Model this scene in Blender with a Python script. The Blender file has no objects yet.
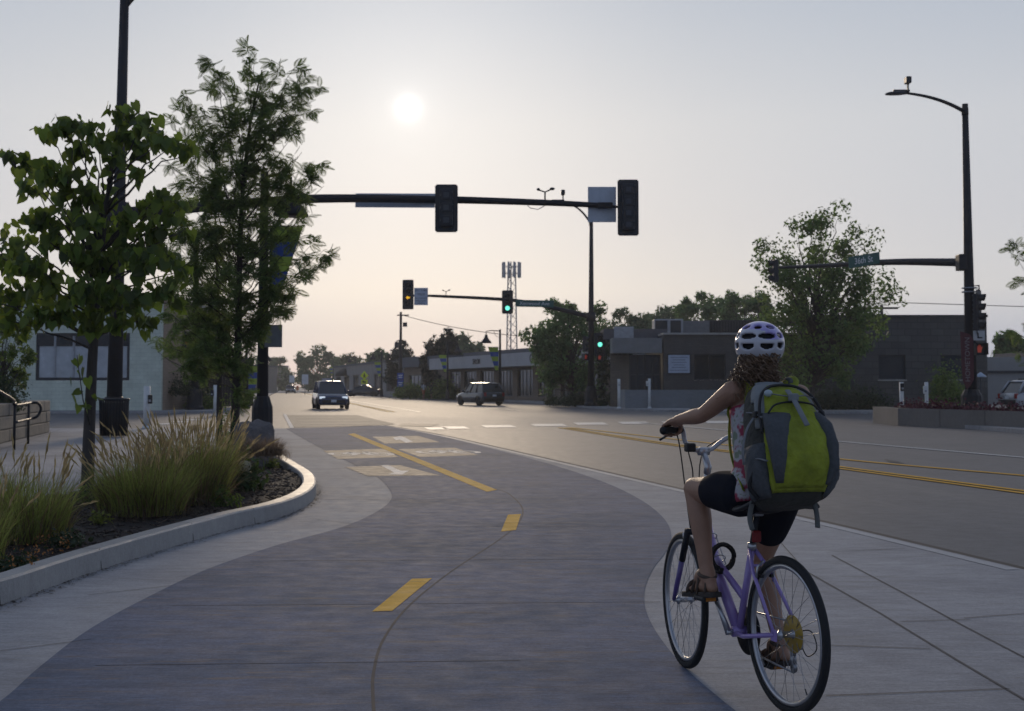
import bpy, bmesh, math, random
import numpy as np
from mathutils import Vector, Matrix
from mathutils.geometry import tessellate_polygon

random.seed(7); RNG = np.random.default_rng(7)
PI = math.pi
SC = bpy.context.scene
COL = SC.collection

# ---------------------------------------------------------------- camera
FPX = 1350.0; W, H = 1024, 711; HOR = 386.0; CAMH = 1.45
PITCH = math.radians(3.0)
PPY = HOR - FPX * math.tan(PITCH)
cam = bpy.data.cameras.new('camera'); camo = bpy.data.objects.new('camera', cam); COL.objects.link(camo)
cam.sensor_fit = 'HORIZONTAL'; cam.sensor_width = 36.0; cam.lens = 36.0 * FPX / W
cam.shift_y = -(H / 2 - PPY) / W
cam.clip_start = 0.05; cam.clip_end = 4000
camo.location = (0, 0, CAMH); camo.rotation_euler = (PI / 2 + PITCH, 0, 0)
cam.dof.use_dof = True; cam.dof.focus_distance = 6.3; cam.dof.aperture_fstop = 9.0
SC.camera = camo

def ray(px, py):
    cx = (px - W / 2) / FPX; cy = (PPY - py) / FPX
    return Vector((cx, math.cos(PITCH) - cy * math.sin(PITCH), math.sin(PITCH) + cy * math.cos(PITCH)))
def G(px, py, z=0.0):                       # photograph pixel -> point of the level ground
    d = ray(px, py); t = (z - CAMH) / d.z
    return Vector((d.x * t, d.y * t, z))
def at(px, py, Y):                          # photograph pixel -> point at distance Y
    d = ray(px, py); t = Y / d.y
    return Vector((d.x * t, Y, CAMH + d.z * t))

# ---------------------------------------------------------------- sky, sun, exposure
SUN = ray(408, 108).normalized()
world = bpy.data.worlds.new("World"); SC.world = world; world.use_nodes = True
nt = world.node_tree; nt.nodes.clear()
def nn(t, kind, **kw):
    n = t.nodes.new(kind)
    for k, v in kw.items(): setattr(n, k, v)
    return n
wout = nn(nt, 'ShaderNodeOutputWorld')
sky = nn(nt, 'ShaderNodeTexSky', sky_type='NISHITA', sun_disc=False)
sky.sun_elevation = math.asin(SUN.z); sky.sun_rotation = math.atan2(SUN.x, SUN.y)
sky.air_density = 1.0; sky.dust_density = 0.6; sky.ozone_density = 1.5
bg1 = nn(nt, 'ShaderNodeBackground'); bg1.inputs['Strength'].default_value = 0.05
nt.links.new(sky.outputs[0], bg1.inputs['Color'])
tc = nn(nt, 'ShaderNodeTexCoord')
sep = nn(nt, 'ShaderNodeSeparateXYZ'); nt.links.new(tc.outputs['Generated'], sep.inputs[0])
ramp = nn(nt, 'ShaderNodeValToRGB'); nt.links.new(sep.outputs['Z'], ramp.inputs[0])
els = ramp.color_ramp.elements
SKYC = [(0.0, (.95, 1.40, 2.35)), (0.07, (2.45, 2.42, 2.56)), (0.12, (2.36, 2.34, 2.50)), (0.19, (2.38, 2.40, 2.52)), (0.27, (1.92, 2.07, 2.34)), (0.40, (1.5, 1.68, 2.06)), (1.0, (1.05, 1.24, 1.64))]
els[0].position, els[0].color = SKYC[0][0], (*SKYC[0][1], 1)
els[1].position, els[1].color = SKYC[-1][0], (*SKYC[-1][1], 1)
for p, c in SKYC[1:-1]:
    e = els.new(p); e.color = (*c, 1)
bg2 = nn(nt, 'ShaderNodeBackground'); bg2.inputs['Strength'].default_value = 1.0
# smoke veil round the sun
nrm = nn(nt, 'ShaderNodeVectorMath', operation='NORMALIZE'); nt.links.new(tc.outputs['Generated'], nrm.inputs[0])
dot = nn(nt, 'ShaderNodeVectorMath', operation='DOT_PRODUCT'); nt.links.new(nrm.outputs[0], dot.inputs[0])
dot.inputs[1].default_value = SUN
# the smoke is thinner and bluer on the side away from the sun
bk = nn(nt, 'ShaderNodeMapRange'); nt.links.new(dot.outputs['Value'], bk.inputs[0]); bk.inputs['From Min'].default_value = .1; bk.inputs['From Max'].default_value = .97
mb_ = nn(nt, 'ShaderNodeMix', data_type='RGBA', blend_type='MULTIPLY'); mb_.inputs['Factor'].default_value = 1
mk_ = nn(nt, 'ShaderNodeMix', data_type='RGBA'); mk_.inputs['A'].default_value = (.54, .63, .80, 1); mk_.inputs['B'].default_value = (1, 1, 1, 1)
nt.links.new(bk.outputs[0], mk_.inputs['Factor']); nt.links.new(ramp.outputs[0], mb_.inputs['A']); nt.links.new(mk_.outputs['Result'], mb_.inputs['B']); nt.links.new(mb_.outputs['Result'], bg2.inputs['Color'])
acos = nn(nt, 'ShaderNodeMath', operation='ARCCOSINE'); nt.links.new(dot.outputs['Value'], acos.inputs[0])
mr = nn(nt, 'ShaderNodeMapRange'); nt.links.new(acos.outputs[0], mr.inputs[0])
mr.inputs['From Min'].default_value = 0; mr.inputs['From Max'].default_value = math.radians(24)
r2 = nn(nt, 'ShaderNodeValToRGB'); nt.links.new(mr.outputs[0], r2.inputs[0])
r2.color_ramp.interpolation = 'LINEAR'
el2 = r2.color_ramp.elements
el2[0].position, el2[0].color = 0.0, (1, .97, .92, 1)
el2[1].position, el2[1].color = 1.0, (0, 0, 0, 1)
for p, v in ((.010, .95), (.019, .55), (.030, .33), (.046, .24), (.09, .18), (.22, .105), (.34, .05), (.5, .01)):
    e = el2.new(p); e.color = (v, v * .97, v * .92, 1)
bg3 = nn(nt, 'ShaderNodeBackground'); bg3.inputs['Strength'].default_value = 2.9
nt.links.new(r2.outputs[0], bg3.inputs['Color'])
a1 = nn(nt, 'ShaderNodeAddShader'); a2 = nn(nt, 'ShaderNodeAddShader')
nt.links.new(bg1.outputs[0], a1.inputs[0]); nt.links.new(bg2.outputs[0], a1.inputs[1])
nt.links.new(a1.outputs[0], a2.inputs[0]); nt.links.new(bg3.outputs[0], a2.inputs[1])
nt.links.new(a2.outputs[0], wout.inputs['Surface'])

sl = bpy.data.lights.new('sun', 'SUN'); sl.energy = 5.0; sl.angle = math.radians(8); sl.color = (1.0, .80, .58)
so = bpy.data.objects.new('sun', sl); COL.objects.link(so)
so.rotation_euler = SUN.to_track_quat('Z', 'Y').to_euler(); so.location = (0, 0, 30)

vs = SC.view_settings; vs.view_transform = 'Standard'; vs.look = 'None'; vs.exposure = -2.1; vs.gamma = 1.0
vs.use_curve_mapping = False
cy = SC.cycles; cy.use_denoising = True; cy.max_bounces = 6; cy.diffuse_bounces = 2; cy.glossy_bounces = 3
cy.transmission_bounces = 3; cy.volume_bounces = 0; cy.transparent_max_bounces = 6
cy.sample_clamp_indirect = 4.0; cy.use_adaptive_sampling = True; cy.adaptive_threshold = 0.015
try: cy.denoising_input_passes = 'RGB_ALBEDO_NORMAL'
except Exception: pass

# ---------------------------------------------------------------- materials
MATS = {}
def mat(name, col, rough=.6, var=.15, scale=6.0, bump=0.0, bscale=60.0, metal=0.0, spec=.4, col2=None, stretch=None, coat=0.0, grime=0.0):
    if name in MATS: return MATS[name]
    m = bpy.data.materials.new(name); m.use_nodes = True; t = m.node_tree
    b = t.nodes['Principled BSDF']
    b.inputs['Roughness'].default_value = rough; b.inputs['Metallic'].default_value = metal
    b.inputs['Specular IOR Level'].default_value = spec
    if coat: b.inputs['Coat Weight'].default_value = coat; b.inputs['Coat Roughness'].default_value = .08
    c = nn(t, 'ShaderNodeTexCoord'); vec = c.outputs['Object']
    if stretch:
        mp = nn(t, 'ShaderNodeMapping'); mp.inputs['Scale'].default_value = stretch
        t.links.new(vec, mp.inputs[0]); vec = mp.outputs[0]
    n = nn(t, 'ShaderNodeTexNoise'); n.inputs['Scale'].default_value = scale; n.inputs['Detail'].default_value = 6
    n.inputs['Roughness'].default_value = .65
    t.links.new(vec, n.inputs['Vector'])
    mr = nn(t, 'ShaderNodeMapRange'); mr.inputs['From Min'].default_value = .3; mr.inputs['From Max'].default_value = .7
    t.links.new(n.outputs[0], mr.inputs[0])
    mx = nn(t, 'ShaderNodeMix', data_type='RGBA')
    lo = tuple(max(0, x * (1 - var)) for x in col); hi = col2 or tuple(min(1, x * (1 + var)) for x in col)
    mx.inputs['A'].default_value = (*lo, 1); mx.inputs['B'].default_value = (*hi, 1)
    t.links.new(mr.outputs[0], mx.inputs['Factor']); t.links.new(mx.outputs['Result'], b.inputs['Base Color'])
    mrr = nn(t, 'ShaderNodeMapRange'); mrr.inputs['To Min'].default_value = max(.02, rough - .1); mrr.inputs['To Max'].default_value = min(1, rough + .1)
    t.links.new(n.outputs[0], mrr.inputs[0]); t.links.new(mrr.outputs[0], b.inputs['Roughness'])
    if bump:
        n2 = nn(t, 'ShaderNodeTexNoise'); n2.inputs['Scale'].default_value = bscale; n2.inputs['Detail'].default_value = 4
        t.links.new(vec, n2.inputs['Vector'])
        bp = nn(t, 'ShaderNodeBump'); bp.inputs['Strength'].default_value = bump; bp.inputs['Distance'].default_value = .02
        t.links.new(n2.outputs[0], bp.inputs['Height']); t.links.new(bp.outputs[0], b.inputs['Normal'])
    MATS[name] = m
    return m

def leafmat(name, col, tcol, trans=.35, rough=.5):
    if name in MATS: return MATS[name]
    m = bpy.data.materials.new(name); m.use_nodes = True; t = m.node_tree
    b = t.nodes['Principled BSDF']; b.inputs['Roughness'].default_value = rough; b.inputs['Specular IOR Level'].default_value = .3
    g = nn(t, 'ShaderNodeNewGeometry')
    mr = nn(t, 'ShaderNodeMapRange'); mr.inputs['To Min'].default_value = .55; mr.inputs['To Max'].default_value = 1.5
    t.links.new(g.outputs['Random Per Island'], mr.inputs[0])
    hs = nn(t, 'ShaderNodeHueSaturation'); hs.inputs['Color'].default_value = (*col, 1)
    mh = nn(t, 'ShaderNodeMapRange'); mh.inputs['To Min'].default_value = .475; mh.inputs['To Max'].default_value = .52
    ml = nn(t, 'ShaderNodeMath', operation='MULTIPLY'); ml.inputs[1].default_value = 7.31
    fr = nn(t, 'ShaderNodeMath', operation='FRACT')
    t.links.new(g.outputs['Random Per Island'], ml.inputs[0]); t.links.new(ml.outputs[0], fr.inputs[0]); t.links.new(fr.outputs[0], mh.inputs[0])
    t.links.new(mh.outputs[0], hs.inputs['Hue']); t.links.new(mr.outputs[0], hs.inputs['Value'])
    t.links.new(hs.outputs[0], b.inputs['Base Color'])
    tr = nn(t, 'ShaderNodeBsdfTranslucent')
    h2 = nn(t, 'ShaderNodeHueSaturation'); h2.inputs['Color'].default_value = (*tcol, 1)
    t.links.new(mr.outputs[0], h2.inputs['Value']); t.links.new(h2.outputs[0], tr.inputs[0])
    mx = nn(t, 'ShaderNodeMixShader'); mx.inputs[0].default_value = trans
    t.links.new(b.outputs[0], mx.inputs[1]); t.links.new(tr.outputs[0], mx.inputs[2])
    t.links.new(mx.outputs[0], t.nodes['Material Output'].inputs['Surface'])
    MATS[name] = m
    return m

def lightmat(name, col, strength):
    if name in MATS: return MATS[name]
    m = bpy.data.materials.new(name); m.use_nodes = True; t = m.node_tree; b = t.nodes['Principled BSDF']
    b.inputs['Base Color'].default_value = (*[c * .3 for c in col], 1)
    b.inputs['Emission Color'].default_value = (*col, 1); b.inputs['Emission Strength'].default_value = strength
    MATS[name] = m; return m

def brickmat(name, c1, c2, mortar, bw, bh, ms=.012, rough=.85, rot=0):
    if name in MATS: return MATS[name]
    m = mat(name, c1, rough, .2, 3.0); t = m.node_tree; b = t.nodes['Principled BSDF']
    c = nn(t, 'ShaderNodeTexCoord'); sp = nn(t, 'ShaderNodeSeparateXYZ'); t.links.new(c.outputs['Object'], sp.inputs[0])
    ad = nn(t, 'ShaderNodeMath', operation='ADD'); t.links.new(sp.outputs['X'], ad.inputs[0]); t.links.new(sp.outputs['Y'], ad.inputs[1])
    cb = nn(t, 'ShaderNodeCombineXYZ'); t.links.new(ad.outputs[0], cb.inputs['X']); t.links.new(sp.outputs['Z'], cb.inputs['Y'])
    br = nn(t, 'ShaderNodeTexBrick'); t.links.new(cb.outputs[0], br.inputs['Vector'])
    br.inputs['Scale'].default_value = 1.0; br.inputs['Brick Width'].default_value = bw; br.inputs['Row Height'].default_value = bh
    br.inputs['Mortar Size'].default_value = ms; br.inputs['Color1'].default_value = (*c1, 1); br.inputs['Color2'].default_value = (*c2, 1)
    br.inputs['Mortar'].default_value = (*mortar, 1); br.inputs['Bias'].default_value = 0
    n = nn(t, 'ShaderNodeTexNoise'); n.inputs['Scale'].default_value = 1.3; n.inputs['Detail'].default_value = 6
    t.links.new(c.outputs['Object'], n.inputs['Vector'])
    mr = nn(t, 'ShaderNodeMapRange'); mr.inputs['To Min'].default_value = .7; mr.inputs['To Max'].default_value = 1.25; t.links.new(n.outputs[0], mr.inputs[0])
    mu = nn(t, 'ShaderNodeMix', data_type='RGBA', blend_type='MULTIPLY'); mu.inputs['Factor'].default_value = 1
    t.links.new(br.outputs['Color'], mu.inputs['A']); t.links.new(mr.outputs[0], mu.inputs['B'])
    t.links.new(mu.outputs['Result'], b.inputs['Base Color'])
    bp = nn(t, 'ShaderNodeBump'); bp.inputs['Strength'].default_value = .5; bp.inputs['Distance'].default_value = .01; bp.invert = True
    t.links.new(br.outputs['Fac'], bp.inputs['Height']); t.links.new(bp.outputs[0], b.inputs['Normal'])
    return m

def pavemat(name, base, stain, dark, rough, fine=.25, streak=(1, 1, 1), bump=.15, stainw=.6, darkw=.6, spec=.4, rot=0.0, scuff=None):
    """weathered pavement: large mottling, scuffs, fine aggregate"""
    if name in MATS: return MATS[name]
    m = bpy.data.materials.new(name); m.use_nodes = True; t = m.node_tree; b = t.nodes['Principled BSDF']
    b.inputs['Specular IOR Level'].default_value = spec
    c = nn(t, 'ShaderNodeTexCoord')
    def noise(scale, detail, st=None, rg=.6):
        v = c.outputs['Object']
        if st:
            mp = nn(t, 'ShaderNodeMapping', vector_type='TEXTURE'); mp.inputs['Scale'].default_value = [1 / q for q in st]; mp.inputs['Rotation'].default_value = (0, 0, rot); t.links.new(v, mp.inputs[0]); v = mp.outputs[0]
        n = nn(t, 'ShaderNodeTexNoise'); n.inputs['Scale'].default_value = scale; n.inputs['Detail'].default_value = detail
        n.inputs['Roughness'].default_value = rg; t.links.new(v, n.inputs['Vector']); return n.outputs[0]
    def rng(src, a, bb, lo=0, hi=1):
        r = nn(t, 'ShaderNodeMapRange'); r.inputs['From Min'].default_value = a; r.inputs['From Max'].default_value = bb
        r.inputs['To Min'].default_value = lo; r.inputs['To Max'].default_value = hi; t.links.new(src, r.inputs[0]); return r.outputs[0]
    def mixc(f, a, bb, mode='MIX'):
        x = nn(t, 'ShaderNodeMix', data_type='RGBA', blend_type=mode)
        if isinstance(f, float): x.inputs['Factor'].default_value = f
        else: t.links.new(f, x.inputs['Factor'])
        for k, s in (('A', a), ('B', bb)):
            if isinstance(s, tuple): x.inputs[k].default_value = (*s, 1)
            else: t.links.new(s, x.inputs[k])
        return x.outputs['Result']
    c1 = mixc(rng(noise(.55, 7), .42, .66, 0, darkw), base, dark)
    c2 = mixc(rng(noise(1.1, 9, streak, .72), .52, .72, 0, stainw), c1, stain)
    if scuff: c2 = mixc(rng(noise(2.6, 9, (.5, 3.5, 1), .78), .54, .66, 0, .8), c2, scuff)
    g = rng(noise(260, 2), .3, .7, 1 - fine, 1 + fine)
    g2 = rng(noise(48, 6, None, .75), .3, .7, 1 - fine * .9, 1 + fine * .9)
    mm = nn(t, 'ShaderNodeMath', operation='MULTIPLY'); t.links.new(g, mm.inputs[0]); t.links.new(g2, mm.inputs[1])
    br_ = rng(noise(9, 6, (.35, 9, 1), .7), .3, .7, 1 - fine * .75, 1 + fine * .75); m4 = rng(noise(4.5, 8, (.7, 1.6, 1), .75), .3, .7, 1 - fine * .8, 1 + fine * .8)
    m5 = nn(t, 'ShaderNodeMath', operation='MULTIPLY'); t.links.new(br_, m5.inputs[0]); t.links.new(m4, m5.inputs[1])
    m6 = nn(t, 'ShaderNodeMath', operation='MULTIPLY'); t.links.new(m5.outputs[0], m6.inputs[0]); t.links.new(mm.outputs[0], m6.inputs[1])
    col = mixc(1.0, c2, m6.outputs[0], 'MULTIPLY')
    t.links.new(col, b.inputs['Base Color'])
    t.links.new(rng(noise(5, 6), .3, .7, rough - .06, rough + .06), b.inputs['Roughness'])
    bp = nn(t, 'ShaderNodeBump'); bp.inputs['Strength'].default_value = bump; bp.inputs['Distance'].default_value = .01
    t.links.new(noise(120, 5), bp.inputs['Height']); t.links.new(bp.outputs[0], b.inputs['Normal'])
    MATS[name] = m; return m

# ---------------------------------------------------------------- mesh builder
def frame_of(t, ref=None):
    t = t.normalized(); ref = ref or (Vector((0, 0, 1)) if abs(t.z) < .9 else Vector((1, 0, 0)))
    a = t.cross(ref).normalized(); b = a.cross(t).normalized()
    return a, b
class MB:
    def __init__(s): s.v = []; s.f = []; s.m = []; s.s = []
    def add(s, vs, fs, mi=0, smooth=False, M=None):
        o = len(s.v)
        s.v += [tuple(M @ Vector(v)) if M else tuple(v) for v in vs]
        for f in fs: s.f.append(tuple(i + o for i in f)); s.m.append(mi); s.s.append(smooth)
        return s
    def box(s, c, d, mi=0, M=None, bev=0.0):
        x, y, z = c; a, b, e = d[0] / 2, d[1] / 2, d[2] / 2
        if bev > 0:
            bm = bmesh.new(); bmesh.ops.create_cube(bm, size=1)
            for v in bm.verts: v.co = Vector((v.co.x * d[0] + x, v.co.y * d[1] + y, v.co.z * d[2] + z))
            bmesh.ops.bevel(bm, geom=bm.edges[:], offset=min(bev, a * .9, b * .9, e * .9), segments=2, affect='EDGES', profile=.5)
            bm.verts.index_update()
            s.add([v.co.copy() for v in bm.verts], [tuple(v.index for v in f.verts) for f in bm.faces], mi, False, M); bm.free(); return s
        vs = [(x + i * a, y + j * b, z + k * e) for k in (-1, 1) for j in (-1, 1) for i in (-1, 1)]
        return s.add(vs, [(0, 2, 3, 1), (4, 5, 7, 6), (0, 1, 5, 4), (2, 6, 7, 3), (0, 4, 6, 2), (1, 3, 7, 5)], mi, False, M)
    def tube(s, pts, r, n=8, mi=0, caps=True, closed=False, smooth=True, M=None, flat=1.0):
        pts = [Vector(p) for p in pts]; k = len(pts)
        rs = [r] * k if isinstance(r, (int, float)) else list(r)
        vs = []; a = None
        for i, p in enumerate(pts):
            if closed: t = pts[(i + 1) % k] - pts[i - 1]
            else: t = pts[min(i + 1, k - 1)] - pts[max(i - 1, 0)]
            if t.length < 1e-9: t = Vector((0, 0, 1))
            t.normalize()
            if a is None: a, b = frame_of(t)
            else:
                a = a - t * a.dot(t)
                if a.length < 1e-6: a, b = frame_of(t)
                a.normalize(); b = a.cross(t).normalized()
            for j in range(n):
                th = 2 * PI * j / n
                vs.append(p + a * (math.cos(th) * rs[i]) + b * (math.sin(th) * rs[i] * flat))
        fs = []
        for i in range(k if closed else k - 1):
            for j in range(n):
                fs.append((i * n + j, i * n + (j + 1) % n, ((i + 1) % k) * n + (j + 1) % n, ((i + 1) % k) * n + j))
        if caps and not closed:
            fs.append(tuple(range(n))[::-1]); fs.append(tuple((k - 1) * n + j for j in range(n)))
        return s.add(vs, fs, mi, smooth, M)
    def loft(s, rings, mi=0, smooth=True, caps=True, M=None):
        n = len(rings[0]); vs = [p for r in rings for p in r]; fs = []
        for i in range(len(rings) - 1):
            for j in range(n): fs.append((i * n + j, i * n + (j + 1) % n, (i + 1) * n + (j + 1) % n, (i + 1) * n + j))
        if caps: fs.append(tuple(range(n))[::-1]); fs.append(tuple((len(rings) - 1) * n + j for j in range(n)))
        return s.add(vs, fs, mi, smooth, M)
    def lathe(s, prof, n=16, mi=0, M=None, smooth=True):
        return s.loft([[(r * math.cos(2 * PI * j / n), r * math.sin(2 * PI * j / n), z) for j in range(n)] for r, z in prof], mi, smooth, True, M)
    def prism(s, poly, h, mi=0, M=None, z0=0.0):
        n = len(poly); vs = [(p[0], p[1], z0) for p in poly] + [(p[0], p[1], z0 + h) for p in poly]
        tri = tessellate_polygon([[Vector((p[0], p[1], 0)) for p in poly]])
        fs = [tuple(t)[::-1] for t in tri] + [tuple(i + n for i in t) for t in tri]
        fs += [(i, (i + 1) % n, n + (i + 1) % n, n + i) for i in range(n)]
        return s.add(vs, fs, mi, False, M)
    def sheet(s, pts, mi=0, z=None):
        pts = [Vector(p) for p in pts]
        if z is not None: pts = [Vector((p.x, p.y, z)) for p in pts]
        tri = tessellate_polygon([[Vector((p.x, p.y, 0)) for p in pts]])
        fs = []
        for t in tri:
            a, b, c = (pts[i] for i in t)
            fs.append(tuple(t) if (b - a).cross(c - a).z > 0 else tuple(t)[::-1])
        return s.add(pts, fs, mi)
    def ell(s, c, r, n=16, m=10, mi=0, M=None, smooth=True):
        rings = []
        for i in range(1, m):
            th = PI * i / m
            rings.append([(c[0] + r[0] * math.sin(th) * math.cos(2 * PI * j / n), c[1] + r[1] * math.sin(th) * math.sin(2 * PI * j / n), c[2] - r[2] * math.cos(th)) for j in range(n)])
        vs = [p for q in rings for p in q] + [(c[0], c[1], c[2] - r[2]), (c[0], c[1], c[2] + r[2])]
        fs = []
        for i in range(m - 2):
            for j in range(n): fs.append((i * n + j, i * n + (j + 1) % n, (i + 1) * n + (j + 1) % n, (i + 1) * n + j))
        b = (m - 1) * n
        for j in range(n):
            fs.append((b, (j + 1) % n, j)); fs.append((b + 1, (m - 2) * n + j, (m - 2) * n + (j + 1) % n))
        return s.add(vs, fs, mi, smooth, M)
    def strip(s, pts, w, mi=0, z=0.0):                 # a flat ribbon on the ground
        pts = [Vector((p[0], p[1], 0)) for p in pts]; L = []; R = []
        for i, p in enumerate(pts):
            t = (pts[min(i + 1, len(pts) - 1)] - pts[max(i - 1, 0)]).normalized(); nrm = Vector((-t.y, t.x, 0))
            L.append(p + nrm * w / 2); R.append(p - nrm * w / 2)
        vs = [(p.x, p.y, z) for p in L + R]; n = len(pts)
        return s.add(vs, [(n + i, n + i + 1, i + 1, i) for i in range(n - 1)], mi)
    def build(s, name, mats, parent=None, world=False):
        me = bpy.data.meshes.new(name)
        vs = s.v
        if parent is not None and world:
            p = parent
            while p.parent is not None: p = p.parent
            Mi = p.matrix_basis.inverted(); vs = [tuple(Mi @ Vector(v)) for v in vs]
        me.from_pydata(vs, [], s.f); me.validate(clean_customdata=False)
        for mm in (mats if isinstance(mats, (list, tuple)) else [mats]): me.materials.append(mm)
        if len(me.polygons) == len(s.f):
            me.polygons.foreach_set('material_index', s.m); me.polygons.foreach_set('use_smooth', s.s)
        me.update()
        o = bpy.data.objects.new(name, me); COL.objects.link(o)
        if parent is not None: o.parent = parent
        return o

def tag(o, label=None, cat=None, group=None, kind=None):
    if label: o['label'] = label
    if cat: o['category'] = cat
    if group: o['group'] = group
    if kind: o['kind'] = kind
    return o
def thing(name, label, cat, loc=(0, 0, 0), rz=0.0, group=None):
    o = bpy.data.objects.new(name, None); COL.objects.link(o); o.empty_display_size = .2
    o.location = loc; o.rotation_euler = (0, 0, rz)
    o.matrix_basis = Matrix.Translation(Vector(loc)) @ Matrix.Rotation(rz, 4, 'Z')
    return tag(o, label, cat, group)
def structure(o): o['kind'] = 'structure'; return o
KIDS = {}
def kids(o): return [c for c in bpy.data.objects if c.parent == o]
def copy_tree(o, parent=None):
    c = o.copy(); COL.objects.link(c)
    if parent is not None: c.parent = parent
    for ch in kids(o): copy_tree(ch, c)
    return c
def rotz(a): return Matrix.Rotation(a, 4, 'Z')
def T(*p): return Matrix.Translation(Vector(p))
def spline(pts, n=6):                                # Catmull-Rom through points
    pts = [Vector(p) for p in pts]; P = [pts[0] * 2 - pts[1]] + pts + [pts[-1] * 2 - pts[-2]]; out = []
    for i in range(1, len(P) - 2):
        for k in range(n):
            t = k / n; a, b, c, d = P[i - 1], P[i], P[i + 1], P[i + 2]
            out.append(.5 * ((2 * b) + (c - a) * t + (2 * a - 5 * b + 4 * c - d) * t * t + (3 * b - a - 3 * c + d) * t ** 3))
    out.append(pts[-1]); return out
def spl1(vals, n=6): return [v.x for v in spline([Vector((v, 0, 0)) for v in vals], n)]

def text_mesh(txt, size, depth=.004):
    cu = bpy.data.curves.new('lettering', 'FONT'); cu.body = txt; cu.size = size; cu.extrude = depth / 2
    cu.align_x = 'CENTER'; cu.align_y = 'CENTER'
    o = bpy.data.objects.new('lettering', cu); COL.objects.link(o)
    dg = bpy.context.evaluated_depsgraph_get(); me = bpy.data.meshes.new_from_object(o.evaluated_get(dg))
    vs = [v.co.copy() for v in me.vertices]; fs = [tuple(p.vertices) for p in me.polygons]
    bpy.data.objects.remove(o); bpy.data.curves.remove(cu); bpy.data.meshes.remove(me)
    return vs, fs
def lettering(name, txt, size, M, m, parent, depth=.004, sx=1.0):
    vs, fs = text_mesh(txt, size, depth); b = MB(); b.add(vs, fs, 0, False, M @ Matrix.Diagonal((sx, 1, 1, 1)))
    return b.build(name, m, parent, True)
# a wall face standing at the local origin: x along, z up, thickness backward (+y)
def wall_open(b, w, h, ops, th=.25, mi=0, M=None, x0=0.0, z0=0.0):
    xs = sorted({x0, x0 + w} | {o[0] for o in ops} | {o[2] for o in ops}); zs = sorted({z0, z0 + h} | {o[1] for o in ops} | {o[3] for o in ops})
    for i in range(len(xs) - 1):
        run = None
        for k in range(len(zs) - 1):
            cx, cz = (xs[i] + xs[i + 1]) / 2, (zs[k] + zs[k + 1]) / 2
            hole = any(o[0] < cx < o[2] and o[1] < cz < o[3] for o in ops)
            if not hole:
                if run is None: run = [zs[k], zs[k + 1]]
                else: run[1] = zs[k + 1]
            if hole or k == len(zs) - 2:
                if run: b.box(((xs[i] + xs[i + 1]) / 2, th / 2, (run[0] + run[1]) / 2), (xs[i + 1] - xs[i], th, run[1] - run[0]), mi, M); run = None
    return b
def window(root, M, x0, z0, x1, z1, nx=1, nz=1, fm=None, pm=None, d=.12, name='window', fw=.05, pane=True):
    fr = MB(); w, h = x1 - x0, z1 - z0
    e = .002
    fr.box(((x0 + x1) / 2, d, z0 + fw / 2 + e), (w - 2 * e, .07, fw), 0, M); fr.box(((x0 + x1) / 2, d, z1 - fw / 2 - e), (w - 2 * e, .07, fw), 0, M)
    for i in range(nx + 1):
        xc = x0 + e + fw / 2 + (w - fw - 2 * e) * i / nx
        fr.box((xc, d, (z0 + z1) / 2), (fw, .066, h - 2 * fw - 2 * e), 0, M)
    for k in range(1, nz): fr.box(((x0 + x1) / 2, d, z0 + h * k / nz), (w - 2 * fw, .05, fw * .8), 0, M)
    o = fr.build(name, fm, root, True)
    if pane:
        p = MB(); p.box(((x0 + x1) / 2, d + .01, (z0 + z1) / 2), (w - fw, .016, h - fw), 0, M); p.build('pane', pm, o, True)
    return o
# ================================================================ SETTING
M_ASPH = pavemat('asphalt', (.096, .094, .098), (.135, .127, .120), (.068, .067, .071), .68, .30, (1.3, .07, 1), .10, .75, .6, .42, math.radians(9.5))
M_CONC = pavemat('concrete', (.315, .310, .312), (.38, .37, .36), (.215, .212, .22), .85, .22, (.6, 1.6, 1), .06, .7, .9, .18, 0, (.24, .225, .20))
M_PATH = pavemat('dark_tinted_concrete', (.132, .150, .200), (.205, .176, .168), (.070, .098, .142), .85, .32, (1, 3, 1), .06, .55, .95, .08, 0, (.21, .155, .115))
M_KERB = pavemat('kerb_concrete', (.30, .292, .28), (.36, .35, .33), (.21, .205, .20), .55, .16, (1, 1, 1), .10, .6, .7, .5)
M_JOINT = mat('joint', (.085, .080, .078), .9, .35, 3)
M_YEL = pavemat('yellow_road_paint', (.72, .38, .03), (.50, .28, .05), (.62, .33, .03), .85, .18, (1, 3, 1), .05, .5, .5, .15, 0, (.24, .16, .07))
M_WHT = pavemat('white_road_paint', (.50, .49, .47), (.30, .29, .28), (.42, .41, .39), .6, .15, (1, 3, 1), .1, .6, .5)
M_SYM = pavemat('worn_symbol_paint', (.66, .62, .56), (.26, .21, .17), (.50, .46, .41), .75, .2, (1, 2, 1), .1, .85, .7, .2)
M_TAN = pavemat('tan_worn_paint', (.125, .096, .072), (.20, .155, .11), (.085, .074, .072), .75, .25, (.6, 4, 1), .1, .6, .8, .2)
M_SOIL = pavemat('mulch', (.035, .026, .021), (.06, .042, .032), (.02, .016, .014), .9, .5, (1, 1, 1), 1.0, .7, .7)
M_TURF = pavemat('turf', (.05, .065, .025), (.07, .075, .03), (.03, .045, .02), .9, .4, (1, 1, 1), .6, .6, .6)
M_HATCH = pavemat('crossing_panel', (.155, .132, .105), (.20, .17, .13), (.11, .10, .085), .75, .2, (.4, 4, 1), .08, .7, .6, .2)

def P(*pp, z=0.0): return [G(x, y, z) for x, y in pp]
b = MB(); b.sheet([(-1500, -60, -.03), (1500, -60, -.03), (1500, 2500, -.03), (-1500, 2500, -.03)]); structure(b.build('ground', M_TURF))
b = MB(); b.sheet([(-140, -20, -.008), (140, -20, -.008), (140, 900, -.008), (-140, 900, -.008)]); structure(b.build('road', M_ASPH))

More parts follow.
